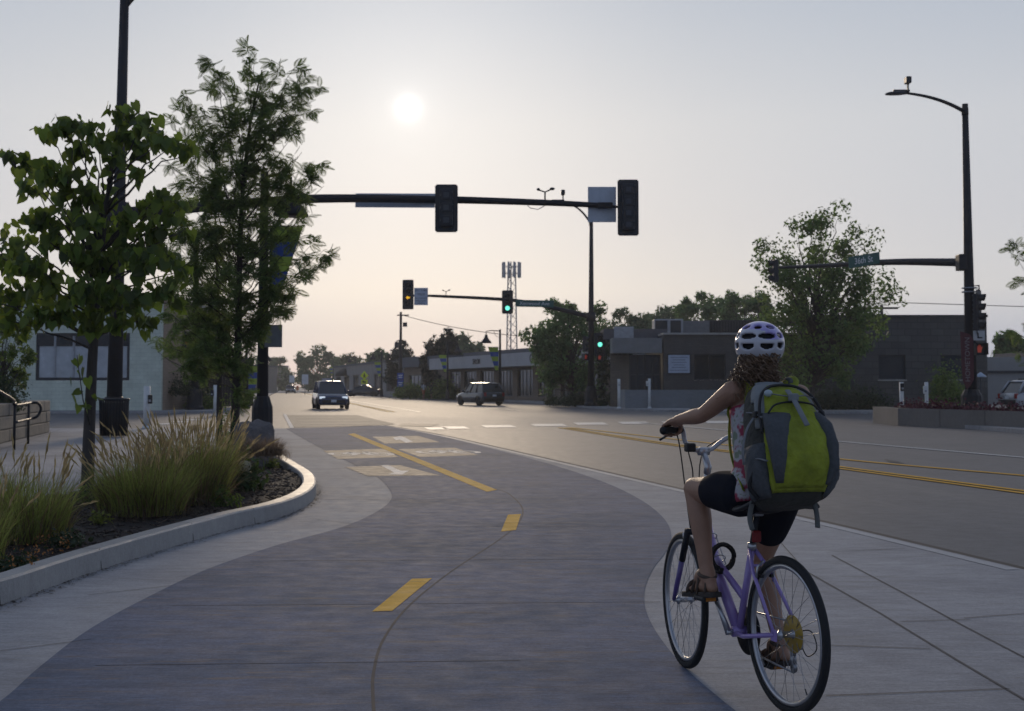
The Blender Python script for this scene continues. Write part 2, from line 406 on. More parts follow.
# near pavement: everything on our side of the street and of the side street
near = P((-500, 428), (285, 428.5), (340, 427), (385, 425.5), (404, 428.5), (450, 437), (560, 462), (700, 494), (860, 531), (1024, 570))
edge_dir = (G(1024, 570) - G(700, 494)).normalized()
near += [G(1024, 570) + edge_dir * 18, Vector((-40, -7, 0))]
b = MB(); b.sheet(near, 0, .004); pav = structure(b.build('pavement', M_CONC))

# the dark tinted cycle path winding through it
left = spline(P((-70, 745), (0, 703), (40, 668), (90, 630), (150, 597), (210, 569), (280, 545), (335, 530), (368, 517), (388, 504), (391, 493), (378, 478), (352, 464), (322, 449), (300, 437), (286, 428.7)), 5)
right = spline(P((385, 425.7), (430, 434), (500, 451), (555, 466), (605, 483), (640, 500), (662, 517), (671, 534), (666, 552), (654, 568), (646, 585), (644, 602), (650, 622), (666, 647), (690, 674), (735, 712), (800, 760)), 5)
b = MB(); b.sheet(left + right, 0, .008); path = structure(b.build('path', M_PATH))
# joints cut in the concrete
b = MB()
cl = spline(P((378, 760), (373, 700), (374, 672), (384, 640), (410, 606), (452, 572), (500, 540), (519, 523), (522, 508), (508, 494), (494, 489)), 6)
b.strip(cl, 0.016, 0, .0092); structure(b.build('path_joint', mat('path_saw_cut', (.04, .037, .04), .9, .2)))
b = MB()
for y0, y1, x0, x1 in ((667, 662, 95, 520), (607, 603, 170, 660), (562, 560, 250, 655), (528, 527, 345, 668), (500, 499, 392, 640), (478, 477, 380, 590)):
    a, c = G(x0, y0), G(x1, y1); b.strip([a, c], .010, 0, .0092)
structure(b.build('path_joint', mat('path_saw_cut', (.04, .037, .04), .9, .2)))
b = MB()
def seam(pp, w=.018):
    b.strip(P(*pp), w * .75, 0, .008)
seam(((806, 572), (880, 614), (960, 663), (1050, 716)), .02)
seam(((832, 556), (900, 592), (962, 626), (1050, 672)), .018)
seam(((770, 531), (806, 572)), .012)
seam(((826, 553), (905, 549)), .014); seam(((900, 622.5), (970, 620.5)), .014); seam(((964, 619), (1060, 612)), .014)
seam(((822, 646), (930, 650)), .014); seam(((826, 697), (1010, 690)), .014)
seam(((0, 652), (95, 640)), .012); seam(((88, 596), (176, 586)), .012); seam(((214, 553), (262, 551)), .012); seam(((316, 520), (352, 524)), .012)
seam(((316, 500), (389, 500)), .012); seam(((314, 480), (378, 478)), .012); seam(((296, 462), (342, 459)), .012); seam(((270, 446), (312, 443)), .012)
seam(((700, 494), (704, 512), (690, 530)), .012); seam(((560, 462), (548, 464)), .012); seam(((0, 468), (230, 463)), .02); seam(((0, 450), (240, 447)), .02)
seam(((60, 500), (130, 430)), .02); seam(((-60, 470), (60, 430)), .02)
structure(b.build('pavement_joint', M_JOINT))

# painted markings
def mark(name, polys, m, z=.0105):
    b = MB()
    for p in polys: b.sheet(P(*p), 0, z)
    return structure(b.build(name, m))
def dash(poly): return mark('path_dash', [poly], M_YEL)
mark('path_line', [((348, 434.5), (354, 433.5), (497, 490.5), (487, 492.5))], M_YEL)
dash(((508, 515.5), (521, 514.8), (516, 531), (501, 532.5)))
dash(((412, 580), (432, 579.5), (392, 612.5), (372, 613)))
Z2 = .0095
mark('path_stencil_panel', [((345, 467.5), (400, 465.5), (440, 476), (368, 476.5))], M_TAN, Z2)
mark('path_stencil_panel', [((323, 451), (385, 449), (398, 457.5), (338, 459.5))], M_TAN, Z2)
mark('path_stencil_panel', [((372, 437), (418, 436), (440, 442.5), (385, 444))], M_TAN, Z2)
mark('path_stencil_panel', [((398, 449.5), (455, 448), (478, 455.5), (420, 457.5))], M_TAN, Z2)
def blob(pp): return pp
mark('path_arrow', [((381, 466), (388, 465.5), (401, 471.5), (409, 471.2), (402, 475.2), (388, 475), (394, 473))], M_SYM, .0110)
mark('path_arrow', [((396, 440.5), (393, 438), (400, 436.5), (405, 438), (413, 442.2), (406, 443), (400, 440))], M_SYM, .0110)
def bike_stencil(c, ux, uy):
    b = MB(); c = Vector(c); ux = Vector(ux); uy = Vector(uy)
    def p(x, y): return c + ux * x + uy * y
    for wx in (-.55, .55): b.strip([p(wx + .36 * math.cos(t), .36 * math.sin(t)) for t in np.linspace(0, 2 * PI, 20)], .13, 0, .0110)
    for q in (((-.55, 0), (-.2, .55), (.3, .5), (.05, 0), (-.55, 0)), ((-.2, .55), (.05, 0)), ((.3, .5), (.55, 0)), ((.22, .75), (.5, .72))):
        b.strip([p(*k) for k in q], .12, 0, .0118)
    return structure(b.build('path_bicycle_symbol', M_SYM))
g1, g2 = G(448, 452.5), G(361, 454.5)
bike_stencil(g1, (.70, .05, 0), (-.35, 1.5, 0)); bike_stencil(g2, (.70, .05, 0), (-.35, 1.4, 0))
mark('crossing_panel', [((283, 415), (357, 415), (395, 424), (384, 425.4), (290, 427.5))], M_HATCH, .002)
mark('crossing_line', [((283, 414), (286, 414), (294, 428), (290, 428))], M_SYM, .006)
for x0, x1, y in ((296, 352, 417.2), (298, 366, 420.2), (300, 378, 423.3)):
    mark('crossing_bar', [((x0, y), (x1, y), (x1 + 6, y + 1.2), (x0 + 1, y + 1.2))], mat('worn_cream_paint', (.19, .165, .125), .75, .35, 2, spec=.2), .006)
for cx, cyy, w in ((437, 428.4, 26), (455, 427.6, 30), (499, 426.3, 36), (549, 425, 38), (591, 423.6, 36), (634.5, 422.8, 34), (678, 422.4, 34), (720, 422, 34), (760, 421.6, 30)):
    mark('crosswalk_bar', [((cx - w / 2, cyy - .9), (cx + w / 2 - 6, cyy - 1.1), (cx + w / 2, cyy + 1.1), (cx - w / 2 + 5, cyy + 1.3))], M_WHT, .004)
for x, y in ((172, 421.5), (186, 419.5), (160, 423.5)):
    mark('crosswalk_bar', [((x, y), (x + 16, y - .4), (x + 17, y + .8), (x, y + 1.0))], M_WHT, .004)
def gline(name, pp, w, m, off=0.0):
    pts = spline(P(*pp), 5)
    if off:
        q = []
        for i, p in enumerate(pts):
            t = (pts[min(i + 1, len(pts) - 1)] - pts[max(i - 1, 0)]).normalized(); q.append(p + Vector((-t.y, t.x, 0)) * off)
        pts = q
    b = MB(); b.strip(pts, w, 0, .004); return structure(b.build(name, m))
for o in (-.12, .12): gline('road_centre_line', ((562, 427.6), (665, 443.5), (738, 452.5), (840, 467.5), (1024, 492), (1150, 510)), .12, M_YEL, o)
gline('road_centre_line', ((570, 427.4), (655, 437), (740, 446.5), (840, 459), (1024, 475.5), (1150, 486)), .16, M_YEL)
gline('road_lane_line', ((640, 422.6), (733, 431), (824, 440), (1024, 457.5), (1150, 468)), .18, M_WHT)
mark('road_arrow', [((718, 438.6), (726, 436.4), (737, 438.2), (744, 440.6))], M_WHT, .004)
# straight lines on the far side of the junction
for pp in (((330, 411.5), (345, 405), (310, 396), (292, 391)), ((420, 412), (360, 402), (310, 393.5), (296, 391)), ((520, 411), (430, 402), (330, 393.6))):
    gline('road_lane_line', pp, .14, M_WHT)
for o in (-.15, .15): gline('road_centre_line', ((392, 412), (340, 401), (305, 393.5), (293, 390.5)), .13, M_YEL, o)
mark('road_dark_patch', [((402, 423.4), (440, 424.2), (430, 426.6), (398, 425.8))], mat('shadow_and_patch_asphalt', (.035, .035, .038), .7, .2), .003)  # a van's shadow, painted on the road as a dark sheet
mark('road_dark_patch', [((884, 459), (897, 461), (905, 463.5), (888, 461.5))], mat('shadow_and_patch_asphalt', (.02, .02, .02), .7, .2), .003)

# dark gutter line where the pavement meets the road, and the pale lip beside it
gut = near[3:]; gp = spline(gut[:-2] , 4)
b = MB(); b.strip([p + Vector((.05, .02, 0)) for p in gp], .09, 0, .0005); structure(b.build('gutter', mat('gutter_dark', (.040, .037, .036), .9, .3, 3)))
b = MB(); b.strip([p - Vector((.10, .03, 0)) for p in gp], .11, 0, .0075); structure(b.build('pavement_edge', pavemat('pale_edge_concrete', (.37, .365, .36), (.42, .41, .40), (.30, .295, .29), .7, .12)))
# far pavements stand a kerb's height above the road
def raised(pts, h=.12, name='pavement', m=None):
    b = MB(); n = len(pts)
    b.sheet([(p.x, p.y, h) for p in pts], 0)
    vs = [(p.x, p.y, -.02) for p in pts] + [(p.x, p.y, h) for p in pts]
    b.add(vs, [(i, (i + 1) % n, n + (i + 1) % n, n + i) for i in range(n)], 0)
    return structure(b.build(name, m or M_CONC))
fr = P((1024, 415), (900, 413.6), (740, 413.4), (640, 411.2), (590, 408.5), (562, 406), (548, 404.2), (520, 402.2), (480, 400.4), (440, 398.6), (400, 396.8), (360, 394.8), (320, 391.8), (300, 389.8))
raised(fr + [Vector((20, 560, 0)), Vector((130, 560, 0)), Vector((130, 70, 0))])
fl = P((-400, 413.5), (100, 413.5), (215, 413), (238, 411), (250, 407), (262, 400), (272, 394.5), (280, 390.6), (285, 388.9))
raised([fl[0]] + [Vector((fl[0].x, 800, 0))] + [Vector((-150, 800, 0))] + fl[::-1][:-1])
rp = P((1300, 443), (1150, 438.5), (1024, 433.5), (960, 428), (912, 424), (888, 421.6), (880, 419.8), (890, 418.2), (960, 417.4), (1300, 418))
raised(rp)
# grass strip at the foot of the far buildings
b = MB(); b.sheet([(p.x, p.y, .125) for p in P((690, 411.2), (1020, 412.6), (1020, 409.8), (690, 409.8))], 0); structure(b.build('grass_strip', M_TURF))

# ---- planting bed: concrete kerb and mulch
outer = spline(P((-420, 715), (-130, 642), (0, 606), (76, 579), (152, 554), (229, 531), (275, 519.5), (300, 510), (313, 501), (316.5, 492), (312, 483), (300, 474.5), (284, 464), (270, 455), (262, 449.5)), 6)
cen = Vector((-6.5, 18, 0)); inn = []
for i, p in enumerate(outer):
    t = (outer[min(i + 1, len(outer) - 1)] - outer[max(i - 1, 0)]).normalized(); inn.append(p + Vector((-t.y, t.x, 0)) * .19)
KH = .17
b = MB(); rings = []
for o_, i_ in zip(outer, inn):
    d = (i_ - o_)
    rings.append([(o_.x, o_.y, 0), (o_.x + d.x * .06, o_.y + d.y * .06, KH - .015), (o_.x + d.x * .16, o_.y + d.y * .16, KH), (i_.x - d.x * .1, i_.y - d.y * .1, KH), (i_.x, i_.y, KH - .012), (i_.x, i_.y, 0)])
b.loft(rings, 0, False)
kerb = tag(b.build('planter_kerb', M_KERB), 'low curved pale concrete kerb holding in the mulch planting bed', 'kerb')
for i in (12, 20, 27, 33, 40, 50, 62):
    if i < len(outer):
        o_, i_ = outer[i], inn[i]; d = (i_ - o_).normalized(); tt = Vector((-d.y, d.x, 0)) * .006
        b = MB(); b.add([tuple(o_ - d * .004 - tt), tuple(o_ - d * .004 + tt), tuple(o_ + d * .018 + tt + Vector((0, 0, KH + .002))), tuple(o_ + d * .018 - tt + Vector((0, 0, KH + .002)))], [(0, 1, 2, 3)])
        b.add([tuple(o_ + d * .03 - tt + Vector((0, 0, KH + .003))), tuple(o_ + d * .03 + tt + Vector((0, 0, KH + .003))), tuple(i_ - d * .02 + tt + Vector((0, 0, KH + .003))), tuple(i_ - d * .02 - tt + Vector((0, 0, KH + .003)))], [(0, 1, 2, 3)]); b.build('joint', M_JOINT, kerb)

back = [G(255, 450), G(228, 452), G(150, 470), G(88, 494), G(20, 512), G(-130, 560), G(-420, 640)]
bed = inn + back
from mathutils.geometry import delaunay_2d_cdt
# mulch surface with gentle mounds
bb = [(p.x, p.y) for p in bed]
xs = [p[0] for p in bb]; ys = [p[1] for p in bb]
def inside(x, y, poly):
    c = False; n = len(poly); j = n - 1
    for i in range(n):
        xi, yi = poly[i]; xj, yj = poly[j]
        if (yi > y) != (yj > y) and x < (xj - xi) * (y - yi) / (yj - yi) + xi: c = not c
        j = i
    return c
def bedz(x, y): return .085 + .035 * math.sin(x * 2.1 + y * .7) * math.sin(y * 1.3) + .02 * math.sin(x * 5 + 1) * math.cos(y * 4)
pts = [Vector(p) for p in bb]; nb = len(pts)
gx = np.arange(min(xs), max(xs), .35); gy = np.arange(min(ys), max(ys), .35)
pts += [Vector((x, y)) for x in gx for y in gy if inside(x, y, bb)]
vv, _, ff, _, _, _ = delaunay_2d_cdt(pts, [], [list(range(nb))], 1, 1e-5)
b = MB(); b.add([(p.x, p.y, bedz(p.x, p.y)) for p in vv], [tuple(f) for f in ff], 0, True)
structure(b.build('planting_bed_soil', M_SOIL))
def scatter_bed(n, seed=3, poly=bb):
    r = random.Random(seed); out = []
    while len(out) < n:
        x, y = r.uniform(min(xs), max(xs)), r.uniform(min(ys), max(ys))
        if y > 4 and inside(x, y, poly): out.append((x, y))
    return out
b = MB(); rr = random.Random(5)
for x, y in scatter_bed(5200):
    L = rr.uniform(.03, .10); w = rr.uniform(.008, .022)
    Mx = T(x, y, bedz(x, y) + .012) @ rotz(rr.uniform(0, PI)) @ Matrix.Rotation(rr.uniform(-.4, .4), 4, 'Y') @ Matrix.Rotation(rr.uniform(-.5, .5), 4, 'X')
    b.box((0, 0, 0), (L, w, .008), rr.choice((0, 0, 1, 2)), Mx)
tag(b.build('mulch', [mat('bark_chip', (.05, .034, .026), .9, .3), mat('bark_chip_pale', (.10, .075, .055), .9, .3), mat('bark_chip_dark', (.022, .017, .014), .9, .3)]), 'loose brown bark mulch in the kerbed planting bed', 'mulch', kind='stuff')

# dirt and leaf crumbs gathered along the foot of the kerb
b = MB(); rr = random.Random(9)
for k in range(1500):
    i = rr.randrange(4, len(outer) - 2); p = outer[i].lerp(outer[i + 1], rr.random()); t = (outer[i + 1] - outer[i]).normalized(); q = p + Vector((t.y, -t.x, 0)) * abs(rr.gauss(0, .05))
    s_ = rr.uniform(.006, .022); a = rr.uniform(0, PI); z = .0075 + rr.random() * .004; c, d = math.cos(a) * s_, math.sin(a) * s_
    b.add([(q.x - c, q.y - d, z), (q.x + d * .5, q.y - c * .5, z + .002), (q.x + c, q.y + d, z), (q.x - d * .5, q.y + c * .5, z + .001)], [(0, 1, 2, 3)], rr.choice((0, 0, 1)))
tag(b.build('kerb_litter', [mat('brown_crumb', (.05, .036, .026), .9, .3), mat('tan_crumb', (.12, .09, .06), .9, .3)]), 'line of dirt and brown leaf crumbs along the foot of the planter kerb', 'litter', kind='stuff')
# ================================================================ BUILDINGS
M_GLASS = mat('dark_window_glass', (.018, .022, .026), .06, .3, 1.5, spec=.22)
M_GLASSP = mat('papered_window_glass', (.42, .44, .46), .25, .2, 1.2, spec=.5)
M_DKMET = mat('dark_metal', (.022, .024, .030), .45, .25, 4, spec=.4)
M_BLK = mat('black_metal', (.013, .015, .020), .5, .3, 5, spec=.25)
M_BLK2 = mat('black_plastic', (.013, .013, .014), .5, .3, 8)
M_GALV = mat('galvanised_metal', (.32, .33, .35), .5, .2, 5, metal=.4)
M_SIGNBACK = mat('bare_aluminium', (.42, .45, .50), .5, .12, 4, metal=.3)
M_WHITEP = mat('white_painted_metal', (.62, .62, .60), .5, .12, 5)
M_ROOF = mat('roof_membrane', (.10, .10, .11), .85, .2, 2)
M_TRIM = mat('pale_coping', (.34, .33, .31), .6, .15, 3)

def place(px, py, Y, rz=0.0, z=None):
    p = at(px, py, Y); return T(p.x, p.y, p.z if z is None else z) @ rotz(rz)

# -- pale green brick corner shop, left
BZ = .12
Yb = 74.0
xa = at(-60, 400, Yb).x; xb = at(161, 400, Yb).x; hb = at(100, 318, Yb).z
root = thing('corner_shop', 'pale green painted brick shop with a wide strip of papered windows behind the young trees', 'building', (xa, Yb, BZ))
Ml = root.matrix_basis
m_pg = brickmat('painted_brick', (.56, .60, .50), (.60, .64, .54), (.48, .52, .44), .42, .21, .012)
wx0, wx1 = at(35, 400, Yb).x - xa, at(129, 400, Yb).x - xa
wz0, wz1 = at(80, 380.5, Yb).z - BZ, at(80, 333, Yb).z - BZ
b = MB(); wall_open(b, xb - xa, hb + 1.0, [(wx0, wz0, wx1, wz1)], .3, 0, Ml)
b.box((0.15, 9, (hb + 1) / 2), (.3, 17.2, hb + 1), 0, Ml); b.build('wall', m_pg, root, True)
sw = MB(); sw.box((xb - xa - .15, 9.2, (hb + 1) / 2), (.3, 17.6, hb + 1), 0, Ml); sw.build('wall', brickmat('side_brick', (.30, .22, .16), (.34, .25, .18), (.25, .2, .16), .42, .14), root, True)
r = MB(); r.box(((xb - xa) / 2, 9, hb + 1.06), (xb - xa + .2, 18.6, .14), 0, Ml); r.build('roof', M_TRIM, root, True)
fr = window(root, Ml, wx0, wz0, wx1, wz1, 1, 1, M_DKMET, M_GLASSP, .10, fw=.16)
b = MB()
for k in (1, 2, 3, 4): b.box((wx0 + (wx1 - wx0) * k / 5, .07, (wz0 + wz1) / 2), (.09, .06, wz1 - wz0 - .34), 0, Ml)
b.build('mullion', M_GALV, fr, True)
b = MB()
for k, dx in enumerate((0, 1, 2, 3, 4)):
    ww = (wx1 - wx0) / 5; b.box((wx0 + ww * (k + .5), .075, wz1 - .42), (ww * .84, .03, .60), 0, Ml)
b.build('transom_pane', M_GLASS, fr, True)
for x in (.2, .4, .6, .8):
    pass
# dark fence and low stone wall beside it
p0 = at(163, 413, 79); p1 = at(214, 413, 79)
b = MB()
for k in range(4):
    for i in range(6):
        L = (p1.x - p0.x) / 6
        b.box((p0.x + L * (i + .5 + (.25 if k % 2 else 0)), 79, BZ + .12 + .225 * k), (L * .97, .5, .215), 0, None, .03)
tag(b.build('block_wall', brickmat('stacked_block', (.17, .155, .14), (.21, .19, .17), (.08, .075, .07), .6, .3)), 'low grey stacked block wall running beside the pale green shop', 'wall')
b = MB(); x0, x1 = p0.x + .4, p1.x + 1.5
for i in range(int((x1 - x0) / .16)): b.box((x0 + .16 * i, 84, 1.7), (.15, .03, 3.0 + .02 * math.sin(i * 3)), 0)
for z in (.7, 2.6): b.box(((x0 + x1) / 2, 84.06, z), (x1 - x0, .06, .1), 0)
tag(b.build('board_fence', mat('dark_fence_board', (.035, .032, .030), .85, .3, 3)), 'tall dark board fence behind the block wall at the far left corner', 'fence')

# -- grey brick office with flat canopy entrance (centre right)
Yo = 86.0
ox0 = at(664, 400, Yo).x; ox1 = at(862, 400, Yo).x; oh = at(664, 334.5, Yo).z - BZ
m_ob = brickmat('grey_brick', (.080, .076, .074), (.098, .092, .088), (.066, .063, .062), .32, .11, .012)
root = thing('brick_office', 'low dark brick office with white notice board and glass entrance under flat canopy', 'building', (ox0, Yo, BZ))
Ml = root.matrix_basis
def lx(px): return at(px, 400, Yo).x - ox0
def lz(py): return at(700, py, Yo).z - BZ
b = MB(); wall_open(b, ox1 - ox0, oh, [(lx(694), lz(380), lx(726), lz(354))], .35, 0, Ml)
b.box((.18, 6.2, oh / 2), (.36, 11.7, oh), 0, Ml); b.box((ox1 - ox0 - .18, 6.2, oh / 2), (.36, 11.7, oh), 0, Ml)
b.build('wall', m_ob, root, True)
r = MB(); r.box(((ox1 - ox0) / 2, 6, oh + .05), (ox1 - ox0 + .1, 12.3, .12), 0, Ml); r.build('coping', M_TRIM, root, True)
window(root, Ml, lx(694), lz(380), lx(726), lz(354), 2, 1, M_DKMET, M_GLASS, .12, fw=.08)
b = MB(); b.box((lx(679), -.06, lz(364)), (1.5, .1, 1.28), 0, Ml); b.box((lx(679), -.115, lz(364)), (1.36, .02, 1.14), 1, Ml)
nb_ = b.build('notice_board', [M_DKMET, mat('faded_notice_face', (.42, .47, .56), .5, .12, 1.5)], root, True)
b = MB()
for k, (w_, z_) in enumerate(((1.1, .42), (.8, .26), (.95, .1), (.7, -.06), (.9, -.22), (1.15, -.4))):
    b.box((lx(679), -.127, lz(364) + z_), (w_, .006, .05), 0, Ml)
b.build('notice_lettering', mat('notice_grey_text', (.20, .23, .29), .6, .1), nb_, True)
# entrance bay
ex0 = lx(612); eh = lz(338)
b = MB(); wall_open(b, -ex0 - .01, lz(354), [(lx(632) , 0.9, -.25, lz(355))], .3, 0, Ml @ T(ex0, 1.2, 0)) if False else None
wall = MB(); wall.box(((ex0 + lx(631)) / 2, 1.35, lz(354) / 2), (lx(631) - ex0, .3, lz(354)), 0, Ml); wall.build('wall', brickmat('tan_brick', (.15, .12, .095), (.18, .145, .11), (.11, .095, .08), .32, .11), root, True)
window(root, Ml @ T(0, 1.2, 0), lx(631), .75, -.05, lz(354), 4, 2, M_DKMET, M_GLASS, .1, fw=.09)
b = MB(); b.box(((ex0) / 2 - .05, .9, (lz(353) + eh) / 2), (-ex0 - .15, 2.2, eh - lz(353)), 0, Ml); b.build('canopy', mat('canopy_fascia', (.19, .19, .19), .7, .15, 2), root, True)
b = MB(); b.box(((ex0 + lx(790)) / 2, 6.5, (oh + .2 + eh) / 2 + .2), (0.2, .2, .2), 0, Ml)
u = MB(); u.box((lx(676), 4.5, oh + .62), (1.9, 1.7, 1.1), 0, Ml, .04); u.box((lx(676) - .5, 3.62, oh + .62), (.8, .03, .9), 1, Ml); u.box((lx(676) + .45, 3.62, oh + .62), (.7, .03, .9), 1, Ml)
u.build('rooftop_unit', [M_GALV, M_DKMET], root, True)
u = MB(); u.box((lx(703), 4.5, oh + .55), (2.0, 1.5, 1.0), 0, Ml, .04); u.build('rooftop_unit', mat('rooftop_unit_grey', (.14, .14, .145), .6, .15), root, True)
u = MB(); u.box((lx(742), 5.5, oh + .6), (3.4, 1.5, 1.1), 0, Ml, .03)
for i in range(18): u.box((lx(742) - 1.6 + i * .19, 4.72, oh + .6), (.05, .04, 1.0), 1, Ml)
u.build('louvred_screen', [mat('screen_dark', (.045, .045, .05), .7, .2), M_BLK], root, True)
b = MB(); b.box((lx(640), 4.5, eh + .35), (4.2, 3, .7), 0, Ml); b.box((lx(628), 3.5, eh + .45), (1.3, 1.1, .8), 1, Ml, .03); b.build('roof_plant', [M_ROOF, M_GALV], root, True)
b = MB(); b.box((lx(685) , -4.4, .55), (lx(752) - lx(620), .3, 1.1), 0, Ml); b.box((lx(620) + .15, -2.2, .55), (.3, 4.1, 1.1), 0, Ml)
tag(b.build('low_wall', pavemat('render_wall', (.20, .215, .23), (.26, .27, .28), (.15, .16, .17), .8, .1)), 'low blue grey rendered wall in front of the dark brick office', 'wall')

# -- dark textured block building at the right
Yd = 82.0
dx0 = at(800, 400, Yd).x; dx1 = at(988, 400, Yd).x; dh = at(900, 317, Yd).z - BZ
root = thing('block_building', 'dark textured block building with flat roof and two square windows behind the right hand tree', 'building', (dx0, Yd, BZ))
Ml = root.matrix_basis
def lx(px): return at(px, 400, Yd).x - dx0
def lz(py): return at(900, py, Yd).z - BZ
W1 = (lx(879), lz(379.5), lx(906), lz(355)); W2 = (lx(941), lz(379.5), lx(968), lz(355))
b = MB(); wall_open(b, dx1 - dx0, dh, [W1, W2], .4, 0, Ml); b.box((dx1 - dx0 - .2, 6.4, dh / 2), (.4, 12, dh), 0, Ml)
b.build('wall', brickmat('dark_split_block', (.075, .072, .070), (.100, .096, .092), (.055, .053, .052), .80, .40, .02), root, True)
b = MB(); b.box(((dx1 - dx0) / 2, 6.3, dh + .06), (dx1 - dx0 + .1, 12.8, .14), 0, Ml); b.build('coping', mat('dark_coping', (.05, .05, .052), .6, .2), root, True)
for w_ in (W1, W2):
    o = window(root, Ml, *w_, 1, 1, M_DKMET, M_GLASS, .2, fw=.08)
    s_ = MB(); s_.box(((w_[0] + w_[2]) / 2, -.04, w_[1] - .05), (w_[2] - w_[0] + .1, .12, .09), 0, Ml); s_.build('sill', M_TRIM, o, True)

# -- pale shed building at the right edge
Ys = 95.0
sx0 = at(985, 400, Ys).x; root = thing('pale_warehouse', 'pale flat roofed warehouse with a thin dark band at the right edge of the street', 'building', (sx0, Ys, BZ)); Ml = root.matrix_basis
sh = at(1000, 357, Ys).z - BZ
b = MB(); b.box((9, 6, sh / 2), (18, 12, sh), 0, Ml); b.build('wall', mat('pale_render', (.26, .255, .245), .85, .1, .8), root, True)
b = MB(); b.box((9, -.05, at(1000, 372, Ys).z - BZ), (18.1, .1, .18), 0, Ml); b.build('band', M_DKMET, root, True)
b = MB(); b.box((9.5, 6, sh + .2), (10, 9, .5), 0, Ml); b.build('roof', M_ROOF, root, True)
b = MB(); b.box((2.6, -.04, 1.2), (.5, .08, 1.3), 0, Ml); b.build('meter_box', M_DKMET, root, True)

# -- retail strip running away along the street
A = at(446, 400, 150); B2 = at(640, 400, 101)
A.z = B2.z = 0; d = (A - B2); L = d.length; rz = math.atan2(-d.y, -d.x)          # local x runs toward us
root = thing('shop_row', 'long single storey shop row with pale fascia and tan piers across the street', 'building', (A.x, A.y, BZ), rz); Ml = root.matrix_basis
ops = []; piers = []
x = 1.2
while x + 4.6 < L: ops.append((x, .35, x + 4.3, 2.9)); x += 5.7
b = MB(); wall_open(b, L, 3.1, ops, .35, 0, Ml); b.box((.17, 7, 1.55), (.34, 13.2, 3.1), 0, Ml); b.build('wall', brickmat('shop_brick', (.17, .13, .10), (.20, .155, .115), (.13, .10, .085), .32, .11), root, True)
for o_ in ops: window(root, Ml, *o_, 4, 1, M_DKMET, M_GLASS, .18, fw=.09)
b = MB(); b.box((L / 2, -.75, 3.72), (L + .6, 2.2, 1.2), 0, Ml); b.build('fascia', mat('pale_fascia', (.36, .36, .37), .7, .12, .6), root, True)
b = MB(); b.box((L / 2, 8, 4.35), (L, 12, 1.3), 0, Ml); b.box((L * .72, 4, 5.4), (4, 3, 1.1), 1, Ml); b.build('roof', [mat('slate_grey_roof', (.085, .095, .115), .8, .15), M_ROOF], root, True)
nl = Ml @ T(L * .67, -1.87, 3.72) @ Matrix.Rotation(PI / 2, 4, 'X')
lettering('fascia_lettering', 'CENTERS', 1.0, nl, mat('black_letter', (.02, .02, .022), .6, .1), root, .05)
nl = Ml @ T(L * .33, -1.87, 3.72) @ Matrix.Rotation(PI / 2, 4, 'X')
lettering('fascia_lettering', 'SALON', .75, nl, mat('black_letter', (.02, .02, .022), .6, .1), root, .05)

# -- farther grey shops
A = at(334, 395, 255); B2 = at(414, 395, 172); A.z = B2.z = 0; d = (A - B2); L = d.length; rz = math.atan2(-d.y, -d.x)
root = thing('grey_shops', 'distant low grey shop building with arched dark awning beyond the parked dark sedan', 'building', (A.x, A.y, BZ), rz); Ml = root.matrix_basis
ops = []; x = 3.0
while x + 9 < L: ops.append((x, .5, x + 7, 3.2)); x += 12
b = MB(); wall_open(b, L, 4.8, ops, .4, 0, Ml); b.box((.2, 7, 2.4), (.4, 13, 4.8), 0, Ml); b.build('wall', mat('grey_stucco', (.22, .215, .21), .85, .15, .5), root, True)
for o_ in ops: window(root, Ml, *o_, 3, 1, M_DKMET, M_GLASS, .2, fw=.14)
b = MB(); b.box((L / 2, 7, 4.9), (L + .3, 14.4, .3), 0, Ml); b.build('roof', mat('slate_grey_roof', (.085, .095, .115), .8, .15), root, True)
b = MB(); b.lathe([(.01, 0), (1.6, 0), (1.4, .7), (.9, 1.2), (.01, 1.4)], 16, 0, Ml @ T(L * .2, -.3, 3.1)); b.build('awning', M_BLK2, root, True)
A = at(404, 395, 168); B2 = at(447, 395, 152); A.z = B2.z = 0; d = (A - B2); L = d.length; rz = math.atan2(-d.y, -d.x)
root = thing('tan_shop', 'small tan brick shop with slate roof between the grey shops and the dark conifers', 'building', (A.x, A.y, BZ), rz); Ml = root.matrix_basis
b = MB(); wall_open(b, L, 3.6, [(2, .4, L * .42, 2.7), (L * .55, .4, L - 2, 2.7)], .4, 0, Ml); b.box((.2, 6, 1.8), (.4, 11, 3.6), 0, Ml); b.build('wall', brickmat('shop_brick', (.17, .13, .10), (.20, .155, .115), (.13, .10, .085), .32, .11), root, True)
window(root, Ml, 2, .4, L * .42, 2.7, 3, 1, M_DKMET, M_GLASS, .2, fw=.12); window(root, Ml, L * .55, .4, L - 2, 2.7, 3, 1, M_DKMET, M_GLASS, .2, fw=.12)
b = MB(); b.box((L / 2, 5.6, 4.2), (L + .8, 12.4, 1.2), 0, Ml); b.build('roof', mat('slate_grey_roof', (.085, .095, .115), .8, .15), root, True)
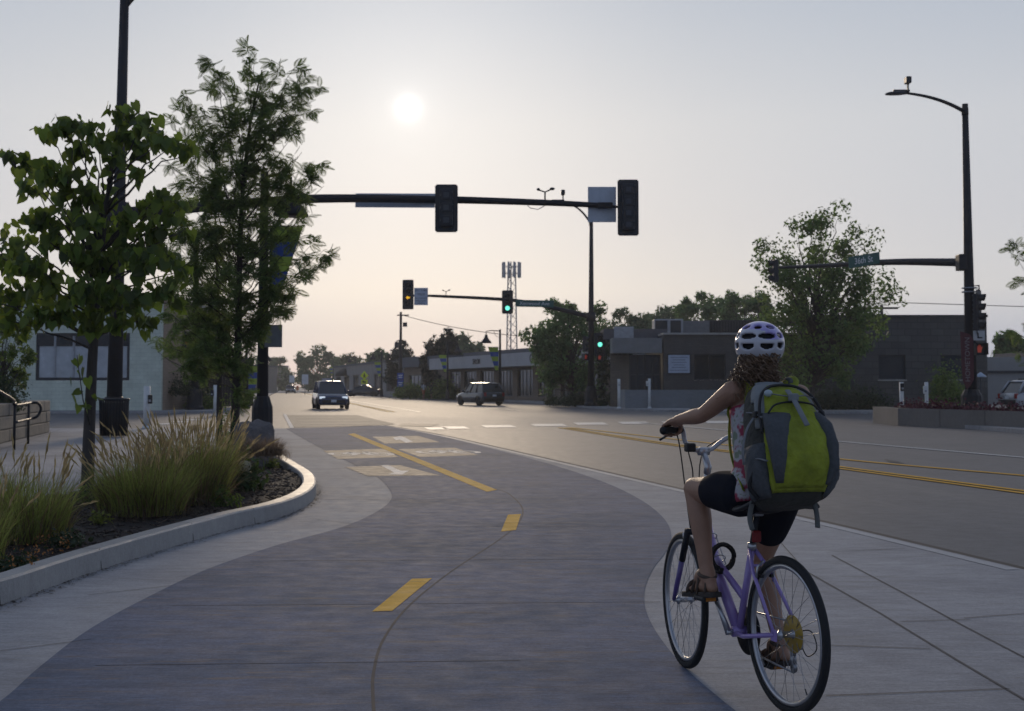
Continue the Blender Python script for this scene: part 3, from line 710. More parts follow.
# far left small buildings by the street end
for (px, Y, w_, h_, lab) in ((262, 250, 12, 5.0, 'distant tan flat roofed building on the left side of the street'), (279, 380, 14, 7.0, 'farthest grey two storey building closing the left side of the street')):
    p = at(px, 395, Y); root = thing('far_building', lab, 'building', (p.x - w_, Y, BZ)); Ml = root.matrix_basis
    b = MB(); wall_open(b, w_, h_, [(1.5 + 3.4 * i, 1.0, 3.6 + 3.4 * i, 2.8) for i in range(3)], .4, 0, Ml); b.box((w_ - .2, 8, h_ / 2), (.4, 15, h_), 0, Ml); b.build('wall', mat('far_wall', (.20, .18, .16), .85, .15, .5), root, True)
    for i in range(3): window(root, Ml, 1.5 + 3.4 * i, 1.0, 3.6 + 3.4 * i, 2.8, 2, 1, M_DKMET, M_GLASS, .2, fw=.12)
    b = MB(); b.box((w_ / 2, 8, h_ + .1), (w_ + .3, 16, .25), 0, Ml); b.build('roof', M_ROOF, root, True)

# -- left: stacked stone retaining wall with handrail
m_rs = pavemat('limestone_block', (.24, .215, .18), (.32, .28, .23), (.15, .135, .12), .85, .2, (1, 1, 2.5), .6, .7, .7)
b = MB(); rr = random.Random(4)
c0 = G(50, 432.5); c1 = G(-60, 458); dv = (c1 - c0); Ln = dv.length; rz = math.atan2(dv.y, dv.x)
Mw = T(c0.x, c0.y, 0) @ rotz(rz)
for k in range(3):
    x = 0.0 if k % 2 == 0 else -.0
    while x < Ln:
        w_ = rr.uniform(.9, 1.5) * (.6 if (x == 0 and k % 2) else 1)
        b.box((x + w_ / 2, -.3, .17 + .335 * k), (w_ - .012, .6 + rr.uniform(-.03, .03), .325), 0, Mw, .03); x += w_
tag(b.build('retaining_wall', m_rs), 'low wall of big stacked tan limestone blocks behind the black handrail', 'wall')
b = MB(); q0 = G(14, 450); q1 = G(28, 444); q2 = G(-60, 470)
def up(p, z): return Vector((p.x, p.y, z))
root = thing('handrail', 'black tubular handrail with looped end beside the limestone wall', 'handrail', q0)
for q_ in (q0, q1): b = MB(); b.tube([up(q_, 0), up(q_, 1.02)], .032, 8); b.build('post', M_BLK, root, True)
end = q1 + (q1 - q0).normalized() * .4 + Vector((.18, 0, 0))
b = MB(); b.tube(spline([up(q2, 1.9), up(q0, 1.08) + Vector((-.1, 0, .1)), up(q0, 1.02), up(q1, 1.02), up(end, 1.02), up(end, .98) + Vector((.07, .06, -.1)), up(end, .68), up(q1, .62), up(q0, .62)], 5), .034, 8); b.build('rail', M_BLK, root, True)

# -- right: raised concrete planter wall
pw = P((898, 425.5), (940, 427.2), (985, 429.4), (1060, 433.2), (1200, 441)); 
pw = [p for p in pw]; pb = [p + Vector((.2, 4.2, 0)) for p in pw]
hw = at(898, 408.3, pw[0].y).z
b = MB(); poly = [(p.x, p.y) for p in pw] + [(p.x, p.y) for p in pb[::-1]]
ip = [(p.x + .05, p.y + .3) for p in pw]; ip[0] = (ip[0][0] + .25, ip[0][1]); ib = [(p.x, p.y - .3) for p in pb]; ib[0] = (ib[0][0] + .3, ib[0][1])
n = len(poly); inner = ip + ib[::-1]
vs = [(x, y, -.01) for x, y in poly] + [(x, y, hw) for x, y in poly] + [(x, y, hw) for x, y in inner] + [(x, y, hw - .2) for x, y in inner]
fs = []
for i in range(n):
    j = (i + 1) % n
    for k in range(3): fs.append((k * n + i, k * n + j, (k + 1) * n + j, (k + 1) * n + i))
b.add(vs, fs); pl = tag(b.build('raised_planter', pavemat('board_concrete', (.17, .155, .14), (.21, .19, .17), (.12, .11, .10), .85, .12)), 'long raised concrete planter wall with red flowers at the right corner of the junction', 'planter')
b = MB(); b.sheet([(x, y, hw - .12) for x, y in inner]); b.build('soil', M_SOIL, pl)
for f_ in (.25, .5, .75):
    b = MB(); i = int(f_ * 4); p, q = pw[i], pw[min(i + 1, 4)]; c = p.lerp(q, (f_ * 4) % 1) - Vector((0, .004, 0)); b.box((c.x, c.y, hw / 2), (.02, .012, hw - .02), 0); b.build('joint', M_JOINT, pl)

# -- lattice mobile mast far behind
p = at(511.5, 392, 260); topz = at(511, 262, 260).z
root = thing('cell_tower', 'tall slender lattice mobile phone mast with a crown of antennas above the roofs', 'tower', (p.x, 260, 0))
b = MB(); n_ = 16
for i in range(3):
    a = 2 * PI * i / 3 + .4; b.tube([(1.3 * math.cos(a), 1.3 * math.sin(a), 0), (.8 * math.cos(a), .8 * math.sin(a), topz)], .13, 5)
for k in range(n_):
    z0, z1 = topz * k / n_, topz * (k + 1) / n_
    r0, r1 = 1.3 - .5 * k / n_, 1.3 - .5 * (k + 1) / n_
    for i in range(3):
        a, c = 2 * PI * i / 3 + .4, 2 * PI * (i + 1) / 3 + .4
        b.tube([(r0 * math.cos(a), r0 * math.sin(a), z0), (r1 * math.cos(c), r1 * math.sin(c), z1)], .06, 4)
b.build('lattice', M_GALV, root)
for z in (topz - .9, topz - 2.2):
    b = MB()
    for i in range(10):
        a = 2 * PI * i / 10 + z; b.box((1.7 * math.cos(a), 1.7 * math.sin(a), z), (.34, .2, 1.7), 0)
    b.tube([(1.5 * math.cos(t), 1.5 * math.sin(t), z) for t in np.linspace(0, 2 * PI, 16, endpoint=False)], .07, 5, closed=True); b.build('antenna_array', M_GALV, root)

# ================================================================ STREET FURNITURE
M_HEAD = mat('signal_housing', (.018, .020, .026), .5, .25, 6)
M_LOFF = mat('unlit_lens', (.02, .022, .02), .25, .3, 6)
M_GREEN = lightmat('green_lamp', (.18, 1.0, .72), 6.0); M_RED = lightmat('red_lamp', (1.0, .12, .06), .45); M_AMB = lightmat('amber_lamp', (1.0, .52, .03), 4.8)
M_STG = mat('sign_green', (.012, .085, .075), .5, .15, 3); M_SW = mat('sign_white', (.62, .64, .66), .5, .08, 3)
M_SBLU = mat('sign_blue', (.02, .07, .35), .5, .1, 3); M_FLY = mat('sign_lime', (.80, .86, .03), .5, .1, 3)
FX = Matrix.Rotation(PI / 2, 4, 'X')            # lettering that faces -y

def signal_head(root, M, n=3, lit=None, m_lit=None, back=True, arrow=False):
    """front faces local -y, centre at the local origin"""
    h = .345 * n; b = MB(); b.box((0, .10, 0), (.36, .20, h), 0, M, .03)
    for k in range(n):
        z = h / 2 - .345 * (k + .5)
        b.box((0, .215, z), (.26, .03, .25), 0, M, .012)
        th = np.linspace(-.25 * PI, 1.25 * PI, 14)
        o1 = [(.145 * math.cos(t), .0, z + .145 * math.sin(t)) for t in th]; o2 = [(.145 * math.cos(t), -.22 + .05 * (1 - math.sin(t)), z + .145 * math.sin(t)) for t in th]
        nv = len(th); b.add(o1 + o2, [(i, i + 1, nv + i + 1, nv + i) for i in range(nv - 1)], 0, True, M)
        b.add([(x * .93, y, z + (zz - z) * .93) for x, y, zz in o1 + o2], [(i, nv + i, nv + i + 1, i + 1) for i in range(nv - 1)], 0, True, M)
    if back:
        bw, bh = .62, h + .28; c = .05
        poly = [(-bw / 2 + c, -bh / 2), (bw / 2 - c, -bh / 2), (bw / 2, -bh / 2 + c), (bw / 2, bh / 2 - c), (bw / 2 - c, bh / 2), (-bw / 2 + c, bh / 2), (-bw / 2, bh / 2 - c), (-bw / 2, -bh / 2 + c)]
        b.prism(poly, .012, 0, M @ T(0, .045, 0) @ FX)
    for k in range(n):                           # hinges, latches and seams on the back
        z = h / 2 - .345 * (k + .5)
        b.box((0, .234, z), (.15, .012, .14), 1, M, .004); b.box((-.165, .215, z + .09), (.03, .04, .05), 1, M); b.box((-.165, .215, z - .09), (.03, .04, .05), 1, M); b.box((.165, .215, z), (.03, .04, .06), 1, M)
    if back:
        for zz in (-1, 1):
            for xx in (-.2, .2): b.box((xx, .062, zz * (h / 2 + .07)), (.05, .012, .025), 1, M)
    o = b.build('signal_head', [M_HEAD, mat('signal_back_detail', (.045, .05, .06), .45, .2, 8)], root, True)
    for k in range(n):
        z = h / 2 - .345 * (k + .5); l = MB()
        if lit == k and arrow:
            l.prism([(-.11, 0), (-.01, .10), (-.01, .035), (.11, .035), (.11, -.035), (-.01, -.035), (-.01, -.10)], .012, 0, M @ T(0, -.004, z) @ FX)
        else: l.lathe([(.0, .004), (.07, .012), (.12, .0), (.13, -.02), (.0, -.02)][::-1], 20, 0, M @ T(0, -.012, z) @ FX)
        l.build('lens', m_lit if lit == k else M_LOFF, o, True)
    return o
def ped_head(root, M, lit=True):
    b = MB(); b.box((0, .1, 0), (.46, .22, .46), 0, M, .03); b.box((0, -.1, .21), (.46, .2, .02), 0, M); b.box((-.22, -.1, 0), (.02, .2, .42), 0, M); b.box((.22, -.1, 0), (.02, .2, .42), 0, M)
    o = b.build('pedestrian_head', M_HEAD, root, True); l = MB()
    hand = [(-.07, -.13), (.06, -.13), (.09, 0), (.12, .07), (.09, .09), (.06, .03), (.05, .14), (.025, .15), (.015, .05), (.0, .16), (-.025, .16), (-.02, .05), (-.045, .13), (-.07, .12), (-.055, .03), (-.085, .08), (-.1, .07), (-.08, -.03)]
    l.prism(hand, .01, 0, M @ T(-.03, -.018, 0) @ FX); l.build('lens', M_RED if lit else M_LOFF, o, True); return o
def street_sign(root, M, txt, w, h, size, both=False, name='street_sign', m=None, tm=None):
    b = MB(); b.box((0, 0, 0), (w, .03, h), 0, M, .008); o = b.build(name, m or M_STG, root, True)
    if txt: lettering('sign_lettering', txt, size, M @ T(0, -.018, 0) @ FX, tm or M_SW, o, .004)
    return o
def pole_parts(root, base, top, r0, r1, hb=1.0, lean=None, flare=1.7):
    """tapered round pole over a stepped, fluted pedestal"""
    p = MB(); p.tube([base + Vector((0, 0, .02)), base.lerp(top, .5), top], [r0, (r0 + r1) / 2, r1], 18); p.build('pole', M_BLK, root, True)
    q = MB(); f = r0 * flare
    prof = [(f * 1.12, 0), (f * 1.12, hb * .12), (f * 1.0, hb * .17), (f * .96, hb * .22), (f * .92, hb * .80), (f * .78, hb * .90), (r0 * 1.12, hb), (r0 * 1.0, hb * 1.02)]
    nseg = 24; rings = []
    for r_, z_ in prof: rings.append([(r_ * (1 + (.035 if j % 2 else -.02)) * math.cos(2 * PI * j / nseg), r_ * (1 + (.035 if j % 2 else -.02)) * math.sin(2 * PI * j / nseg), z_) for j in range(nseg)])
    q.loft(rings, 0, False, True, T(base.x, base.y, base.z)); q.build('pole_base', M_BLK, root, True)
def cobra(root, p_attach, p_end, rise, name='luminaire_arm'):
    a, e = Vector(p_attach), Vector(p_end); dd = e - a; pts = []
    for t in np.linspace(0, 1, 14):
        pts.append(Vector((a.x + dd.x * t, a.y + dd.y * t, a.z + dd.z * (1 - (1 - t) ** 2.4))))
    m_ = MB(); m_.tube(pts, [.075 - .03 * t for t in np.linspace(0, 1, 14)], 10); m_.lathe([(.13, -.12), (.13, .12)], 12, 0, T(*a)); m_.build(name, M_BLK, root, True)
    t = (pts[-1] - pts[-2]); t.z *= .4; t.normalize(); t = (t + Vector((0, 0, -.10))).normalized(); side = t.cross(Vector((0, 0, 1))).normalized(); upv = side.cross(t)
    Mh = Matrix((side, t, upv)).transposed().to_4x4(); Mh.translation = e
    h_ = MB(); rings = []
    for y_, w_, zt, zb in ((-.05, .05, .05, -.05), (.08, .07, .07, -.06), (.16, .15, .06, -.06), (.55, .17, .05, -.06), (.78, .15, .03, -.05), (.86, .08, .0, -.04)):
        rings.append([(-w_, y_, zb), (w_, y_, zb), (w_, y_, zt * .5), (w_ * .6, y_, zt), (-w_ * .6, y_, zt), (-w_, y_, zt * .5)])
    h_.loft(rings, 0, True, True, Mh); h_.build('luminaire', M_DKMET, root, True)
    return pts
def detector(root, p, kind=0, s=1.0):
    b = MB(); p = Vector(p)
    b.tube([p, p + Vector((0, 0, .35 * s))], .03 * s, 6)
    if kind == 0:
        b.tube([p + Vector((-.2 * s, 0, .4 * s)), p + Vector((0, 0, .33 * s)), p + Vector((.2 * s, 0, .42 * s))], .025 * s, 6); b.ell((p.x + .24 * s, p.y, p.z + .44 * s), (.09 * s, .07 * s, .05 * s), 8, 6); b.ell((p.x - .22 * s, p.y, p.z + .42 * s), (.06 * s, .05 * s, .05 * s), 8, 6)
    else:
        b.box((p.x, p.y, p.z + .42 * s), (.16 * s, .3 * s, .2 * s), 0, None, .03); b.box((p.x - .2 * s, p.y, p.z + .1 * s), (.5 * s, .1, .06 * s), 0)
    return b.build('detector', M_DKMET, root, True)

# -- big signal mast on our side (left), seen from behind
Yn = 41.0
base = at(113.5, 437, Yn); base.z = .004
root = thing('signal_mast', 'tallest black signal mast at left, long arm over the street seen from behind', 'traffic signal', base)
ptop = at(125, -22, Yn)
pole_parts(root, base, ptop, .24, .13, 1.1, flare=1.35)
apts = [at(118, 214, Yn), at(180, 208.5, Yn), at(250, 203, Yn - .2), at(320, 198.6, Yn - .4), at(430, 199.3, Yn - .7), at(540, 202.5, Yn - 1), at(612, 206, Yn - 1.2)]
b = MB(); sp_ = spline(apts, 5); b.tube(sp_, [.19 - .115 * i / (len(sp_) - 1) for i in range(len(sp_))], 14)
b.lathe([(.34, -.35), (.34, .35)], 16, 0, T(*at(118, 214, Yn))); b.build('mast_arm', M_BLK, root, True)
R180 = rotz(PI)
Ya = Yn - 1.25
signal_head(root, T(*at(446.5, 208.5, Yn - 1.05)) @ R180 @ Matrix.Scale(1.09, 4), 3)
signal_head(root, T(*at(628, 207.8, Yn - 1.5)) @ R180, 4)
b = MB(); c = at(602, 204.5, Yn - 1.0); b.box(c, (.84, .02, 1.06), 0, None, .004); b.build('sign_back', M_SIGNBACK, root, True)
b = MB(); c = at(602, 205, Yn - 1.32); b.box((c.x + .1, c.y + .1, c.z), (.45, .16, .18), 0, None, .03); b.tube([at(606, 206, Yn - 1.2), at(626, 207.5, Yn - 1.34)], .04, 8); b.build('bracket', M_BLK, root, True)
c = at(395, 200.5, Yn - .25); b = MB(); Ms = T(*c) @ rotz(-.25) @ Matrix.Rotation(math.radians(2.2), 4, 'Y')
b.box((0, 0, 0), (2.55, .03, .43), 0, Ms, .006); b.build('sign_back', M_SIGNBACK, root, True)
detector(root, at(545, 202, Yn - 1), 0, .9); detector(root, at(563, 203, Yn - 1), 1, .75)
b = MB(); b.tube([at(526, 203.5, Yn - 1), at(530, 208, Yn - 1), at(538, 209.5, Yn - 1), at(546, 205, Yn - 1)], .012, 5); b.build('cable_loop', M_GALV, root, True)
cobra(root, at(124.5, 8, Yn), at(190, -28, Yn), 1)

# -- far signal mast across the junction
Yf = 90.0
base = at(591, 407, Yf); base.z = .12
root = thing('signal_mast', 'far corner signal mast with green light, amber arrow and Xenwood Ave sign', 'traffic signal', base)
pole_parts(root, base, at(591.3, 221, Yf), .24, .12, 1.3)
apts = [at(591, 317, Yf), at(560, 309.5, Yf + .2), at(515, 300.5, Yf + .4), at(440, 296.2, Yf + .7), at(412, 295.5, Yf + .9)]
b = MB(); sp_ = spline(apts, 5); b.tube(sp_, [.17 - .10 * i / (len(sp_) - 1) for i in range(len(sp_))], 12); b.lathe([(.32, -.3), (.32, .3)], 14, 0, T(*apts[0])); b.build('mast_arm', M_BLK, root, True)
S12 = Matrix.Scale(1.2, 4)
signal_head(root, T(*at(408, 294.5, Yf)) @ S12, 4, 2, M_AMB, True, True)
signal_head(root, T(*at(507.5, 302, Yf)) @ S12, 3, 2, M_GREEN)
street_sign(root, T(*at(534.5, 303.6, Yf - .1)) @ Matrix.Rotation(math.radians(1.2), 4, 'Y'), 'Xenwood Ave', 2.55, .46, .34)
o = street_sign(root, T(*at(421, 296.5, Yf - .1)), None, .92, 1.16, 1, name='lane_sign', m=mat('lane_sign_face', (.42, .46, .55), .5, .08, 3))
for txt, z, s in (('LEFT TURN', .40, .17), ('YIELD', .14, .2), ('ON FLASHING', -.12, .13), ('YELLOW', -.3, .17), ('ARROW', -.46, .14)): lettering('sign_lettering', txt, s, T(*at(421, 296.5, Yf - .1)) @ T(0, -.018, z) @ FX, M_BLK2, o, .004)
detector(root, at(446, 296, Yf + .7), 0, .9)
signal_head(root, T(*at(600, 344.5, Yf - .3)) @ S12, 3, 1, M_GREEN)
ped_head(root, T(*at(600, 357.5, Yf - .4)), True); 
signal_head(root, T(*at(586.5, 344, Yf)) @ rotz(1.2), 3, None, None, False); ped_head(root, T(*at(586, 357, Yf - .2)) @ rotz(.5), True)
cobra(root, at(591, 224, Yf), at(562, 203.5, Yf), 1)

# -- right hand mast with cobra luminaire
Yr = 50.0
base = at(972, 424, Yr); base.z = .3
root = thing('signal_mast', 'right corner signal mast with curved lamp arm, 36th St sign and red hand signal', 'traffic signal', base)
pole_parts(root, base, at(965, 104, Yr), .235, .11, 1.0)
A0, A1 = at(968, 262.5, Yr), at(779, 267.5, 60.5)
b = MB(); pp = [A0, A0.lerp(A1, .35) + Vector((0, 0, .10)), A0.lerp(A1, .7) + Vector((0, 0, .03)), A1]; sp_ = spline(pp, 6); b.tube(sp_, [.16 - .10 * i / (len(sp_) - 1) for i in range(len(sp_))], 12); b.box((A0.x - .25, A0.y, A0.z), (.3, .5, .6), 0, None, .04); b.build('mast_arm', M_BLK, root, True)
dirA = (A1 - A0); dirA.z = 0; angA = math.atan2(-dirA.y, -dirA.x)             # sign's left-to-right runs from the arm's tip to the pole
signal_head(root, T(*at(773, 271, 61.0)) @ rotz(angA - .4), 3, None, None, False)
c = at(862.5, 260.8, 55.2); street_sign(root, T(c.x, c.y - .22, c.z) @ rotz(angA * .93) @ Matrix.Rotation(math.radians(-2.5), 4, 'Y'), '36th St', 1.75, .47, .36)
cobra(root, at(965, 112, Yr), at(905, 93, Yr - 1.2), 1)
detector(root, at(908, 94, Yr - 1.2), 1, 1.2)
signal_head(root, T(*at(980, 312, Yr - .3)) @ rotz(.95), 4, None, None, True); ped_head(root, T(*at(980, 349, Yr - .4)) @ rotz(.15), True)
b = MB(); b.box(at(979, 335.5, Yr - .45), (.42, .02, .36), 0); sg = b.build('sign_panel', mat('turn_sign_face', (.42, .42, .42), .5, .1), root, True)
Mq = T(*at(979, 335.5, Yr - .45)); b = MB(); b.box((-.04, -.015, 0), (.05, .01, .2), 0, Mq); b.box((.04, -.015, -.08), (.16, .01, .05), 0, Mq); b.build('sign_lettering', M_BLK2, sg, True)
b = MB(); b.tube([at(972, 300, Yr), at(972, 286, Yr), at(979, 285.5, Yr - .2), at(979, 290, Yr - .3)], .03, 6)
for y_ in (288, 292): b.tube([(Vector(at(969.5, y_, Yr)) + Vector((.27 * math.cos(t), .27 * math.sin(t), 0))) for t in np.linspace(0, 2 * PI, 16, endpoint=False)], .022, 5, 1, closed=True)
b.build('bracket', [M_BLK, M_GALV], root, True)
# red vertical banner
b = MB(); Yb2 = Yr - .5
poly = [(-.27, 1.05), (.10, .95), (.24, .75), (.24, -.7), (.10, -.95), (-.05, -1.08), (-.20, -.75), (-.24, -.2)]
Mb = T(*at(967.5, 360, Yb2)) @ rotz(.15); b.prism(poly, .012, 0, Mb @ FX)
o = b.build('banner', mat('dark_red_cloth', (.075, .016, .022), .7, .2, 3), root, True)
lettering('banner_lettering', 'HOMETOWN', .27, Mb @ T(.0, -.02, .02) @ FX @ rotz(PI / 2), mat('faded_white_cloth', (.22, .19, .19), .7, .1), o, .004)

# -- dark mast with red light at the far left corner
Yl = 76.0
base = at(194.5, 411, Yl); base.z = .12
root = thing('signal_mast', 'dark signal mast with one red light at the far left corner beside the block wall', 'traffic signal', base)
pole_parts(root, base, at(196, 235, Yl), .22, .14, 1.2, flare=2.0)
signal_head(root, T(*at(187.5, 343, Yl - .4)), 3, 1, M_RED)
b = MB(); b.tube([at(196, 268, Yl), at(150, 262, Yl), at(60, 258, Yl)], [.16, .12, .08], 10); b.build('mast_arm', M_BLK, root, True)

# -- decorative lamps with bell shade and banner
m_bg = mat('banner_green', (.32, .42, .05), .7, .15, 3); m_bb = mat('banner_blue', (.04, .08, .30), .7, .15, 3)
def lamp(px, pyb, Y, h, side, lab, bside=None, z0=.12, banner=True, sc=1.0, axl=1.05, boff=1.35):
    base = at(px, pyb, Y); base.z = z0
    root = thing('street_lamp', lab, 'street lamp', base, 0, 'bell shaded street lamps with green and blue banners')
    pole_parts(root, base, base + Vector((0, 0, h)), .115 * sc, .075 * sc, .95 * sc, flare=1.75)
    ax = side * axl; zt = base.z + h - .12
    b = MB(); b.tube([Vector((base.x, base.y, zt)), Vector((base.x + ax * .6, base.y, zt + .04)), Vector((base.x + ax, base.y, zt - .02)), Vector((base.x + ax, base.y, zt - .3))], .035, 8); b.tube(spline([Vector((base.x, base.y, zt - .5)), Vector((base.x + ax * .3, base.y, zt - .36)), Vector((base.x + ax * .45, base.y, zt + .0))], 4), .022, 6); b.build('lamp_arm', M_BLK, root, True)
    s_ = MB(); s_.lathe([(.42, -.92), (.41, -.88), (.34, -.76), (.22, -.62), (.13, -.46), (.10, -.30), (.04, -.24)], 20, 0, T(base.x + ax, base.y, zt)); s_.build('lamp_shade', M_BLK, root, True)
    if banner:
        bs = bside or side; zt2 = base.z + h - boff; w_ = .78; hh = 1.75
        # tapering pennant in green and blue bands
        bands = 5; bm_ = MB()
        def wx(f): return .12 * 0 + w_ * (1 - f * .72)
        for k in range(bands):
            f0, f1 = k / bands, (k + 1) / bands; mi = k % 2
            z_a, z_b = zt2 - hh * f0, zt2 - hh * f1
            for yy, rev in ((-.006, False), (.006, True)):
                pts = [(base.x + bs * .13, base.y + yy, z_a), (base.x + bs * (.13 + wx(f0)), base.y + yy, z_a), (base.x + bs * (.13 + wx(f1)), base.y + yy, z_b), (base.x + bs * .13, base.y + yy, z_b)]
                bm_.add(pts, [(0, 1, 2, 3) if rev else (3, 2, 1, 0)], mi)
        bm_.build('banner', [m_bg, m_bb], root, True)
        r_ = MB(); r_.tube([Vector((base.x, base.y, zt2 + .02)), Vector((base.x + bs * (.18 + w_), base.y, zt2 + .02))], .018, 6); r_.tube([Vector((base.x, base.y, zt2 - hh)), Vector((base.x + bs * .4, base.y, zt2 - hh))], .018, 6); r_.build('banner_rod', M_BLK, root, True)
    return root
l1 = lamp(262, 447, 31.5, at(262, 172, 31.5).z, 1, 'near black fluted street lamp rising from the end of the planting bed', 1, .004, True, 1.25, .62, 1.30)
b = MB(); b.box(at(273.5, 336, 31.2), (.40, .03, .52), 0, None, .006); b.build('sign_back', mat('dull_sign_back', (.16, .17, .18), .6, .15), l1, True)
lamp(500, 404, 102, at(500, 331, 102).z, -1, 'far street lamp with banner on the pavement right of the departing car', -1)
b_l = lamp(447.5, 400.5, 138, at(447, 342, 138).z - .1, 1, 'far street lamp with banner in front of the dark conifers', -1)
lamp(381.5, 398, 165, at(381, 352, 165).z, -1, 'far street lamp with banner just right of the yellow crossing sign', -1)
lamp(355.5, 394.5, 232, at(355.5, 357, 232).z, -1, 'far street lamp rising behind the parked dark sedan', -1)
lamp(333, 393, 285, at(333, 361, 285).z, -1, 'small distant street lamp rising above the oncoming minivan', -1)
lamp(246, 410, 78, at(246, 345, 78).z, 1, 'street lamp on the left pavement beyond the side street', 1)

# -- sign posts and push button posts
def post(name, px, pyb, pyt, Y, lab, cat='post', r=.055, m=None, z0=.12, box=None, group=None):
    base = at(px, pyb, Y); base.z = z0; root = thing(name, lab, cat, base, 0, group); zt = at(px, pyt, Y).z - z0
    b = MB(); b.tube([(0, 0, 0), (0, 0, zt)], r, 10); b.lathe([(r * 1.5, 0), (r * 1.5, .04), (r * 1.2, .08), (r, .1)], 12); b.build('post', m or M_WHITEP, root)
    if box:
        dx, dz, mm = box; b = MB(); b.box((dx, -.10, zt - dz), (.14, .10, .30), 0, None, .02); b.box((dx, -.16, zt - dz - .05), (.08, .03, .08), 1, None, .01); b.build('push_button', [mm, M_GALV], root)
    return root
GP = 'pedestrian push button posts at the crossings'
post('push_button_post', 146.5, 427, 386, 46, 'white push button post with black box near the litter bin', z0=.004, r=.11, box=(.14, .45, M_BLK2), group=GP)
post('push_button_post', 216.5, 415, 385, 66, 'white push button post with black box at the far left kerb', z0=.0, r=.16, box=(-.2, .4, M_BLK2), group=GP)
post('push_button_post', 619, 410.5, 379, 80, 'pale push button post left of the low blue grey wall', r=.085, box=(.0, .3, M_WHITEP), group=GP)
post('push_button_post', 649.5, 409.5, 378.5, 81, 'pale push button post in front of the office entrance', r=.08, box=(-.14, .3, M_WHITEP), group=GP)
post('push_button_post', 902, 424, 382, 52.5, 'pale push button post at the left end of the raised planter', r=.08, box=(.0, .2, M_BLK2), group=GP)
post('push_button_post', 927, 424, 382, 52.5, 'pale post with small square box behind the raised planter', r=.07, box=(-.08, .3, M_WHITEP), group=GP)
r_ = post('planter_light', 981.5, 424, 373, 52, 'small bell shaded path light right of the red banner', 'lamp', .03, M_DKMET, .3)
b = MB(); zt = at(981, 373, 52).z - .3; b.lathe([(.22, -.16), (.21, -.12), (.08, -.02), (.02, .03)], 16, 0, T(0, 0, zt)); b.build('lamp_shade', mat('pale_blue_shade', (.38, .44, .52), .5, .1), r_)

# crossing sign, white signs
def signpost(px, pyb, Y, panels, lab, cat='road sign', m=None, z0=.12, r=.035):
    base = at(px, pyb, Y); base.z = z0; root = thing('road_sign', lab, cat, base); topz = max(at(px, p[0] - p[2] / 2, Y).z for p in panels)
    b = MB(); b.tube([(0, 0, 0), (0, 0, topz - z0)], r, 8); b.build('post', m or M_GALV, root)
    for (pyc, wpx, hpx, mm, shape, txt) in panels:
        c = at(px, pyc, Y); w_ = wpx * Y / FPX; h_ = hpx * Y / FPX; M = T(0, -.06, c.z - z0); b = MB()
        if shape == 'diamond': b.prism([(-w_ / 2, 0), (0, -h_ / 2), (w_ / 2, 0), (0, h_ / 2)], .02, 0, M @ FX)
        else: b.box((0, 0, 0), (w_, .02, h_), 0, M)
        o = b.build('sign_panel', mm, root)
        if txt == 'walker':
            q = MB(); q.ell((0, -.035, h_ * .2), (h_ * .06, .01, h_ * .06), 10, 6, 0, M)
            for s_ in (((0, .12), (0, -.02)), ((0, -.02), (-.1, -.22)), ((0, -.02), (.1, -.22)), ((0, .1), (-.12, -.02)), ((0, .1), (.12, .0))): q.tube([(s_[0][0] * h_, -.035, s_[0][1] * h_), (s_[1][0] * h_, -.035, s_[1][1] * h_)], h_ * .035, 6, 0, M=M)
            q.build('walker_symbol', M_BLK2, o)
        elif txt == 'arrow':
            q = MB(); q.prism([(-.3 * w_, -.2 * h_), (.25 * w_, -.2 * h_), (.25 * w_, .1 * h_), (0, .1 * h_), (-.3 * w_, .35 * h_)], .01, 0, M @ T(0, -.03, 0) @ FX); q.build('arrow_symbol', M_BLK2, o)
        elif txt: lettering('sign_lettering', txt, h_ * (.9 if len(txt) < 3 else .3), M @ T(0, -.016, 0) @ FX, M_BLK2 if mm is not M_SBLU else M_SW, o, .006)
    return root
signpost(364.3, 397, 176, [(375.6, 8.2, 9.2, M_FLY, 'diamond', 'walker'), (381.8, 6.4, 4.0, M_FLY, 'box', 'arrow')], 'yellow diamond crossing sign with small arrow plaque beside the far pavement')
signpost(305, 396, 200, [(377.5, 6.5, 6.2, M_SW, 'box', '27'), (382.5, 6.5, 3.6, M_SW, 'box', None)], 'pair of stacked white signs left of the oncoming minivan')
signpost(291.8, 392, 300, [(379, 5.2, 7.0, M_SW, 'box', None)], 'single pale sign above the distant oncoming cars')
signpost(327, 391, 300, [(380, 10, 3.2, mat('pale_blue_sign', (.25, .32, .45), .5, .1), 'box', None)], 'wide pale blue sign board behind the oncoming minivan')
signpost(297.5, 391.5, 290, [(388, 2.6, 4.6, mat('orange_sign', (.6, .15, .03), .5, .1), 'box', None)], 'small orange roadworks sign beside the distant cars')
# utility pole carrying two blue signs
base = at(400.5, 398.5, 158); base.z = .12; topz = at(400, 312, 158).z
root = thing('utility_pole', 'wooden utility pole with cross arm and two blue signs', 'utility pole', base)
b = MB(); b.tube([(0, 0, 0), (0, 0, topz - .12)], [.2, .14], 10); b.build('pole', mat('dark_timber', (.05, .042, .038), .85, .3, 4, stretch=(1, 1, .1)), root)
b = MB(); b.box((.25, 0, topz - .5), (1.4, .12, .14), 0); b.box((.5, -.1, topz - 1.6), (.5, .3, .5), 0); b.box((-.5, -.1, topz - 4.0), (.4, .3, .7), 0); b.build('cross_arm', M_DKMET, root)
for pyc in (376.2, 383.6):
    c = at(400.5, pyc, 158); b = MB(); b.box((0, -.24, c.z - .12), (.72, .03, .78), 0); b.build('sign_panel', M_SBLU, root)
    b = MB(); b.box((0, -.262, c.z - .02), (.5, .01, .12), 0); b.box((0, -.262, c.z - .25), (.4, .01, .12), 0); b.build('sign_lettering', M_SW, root)
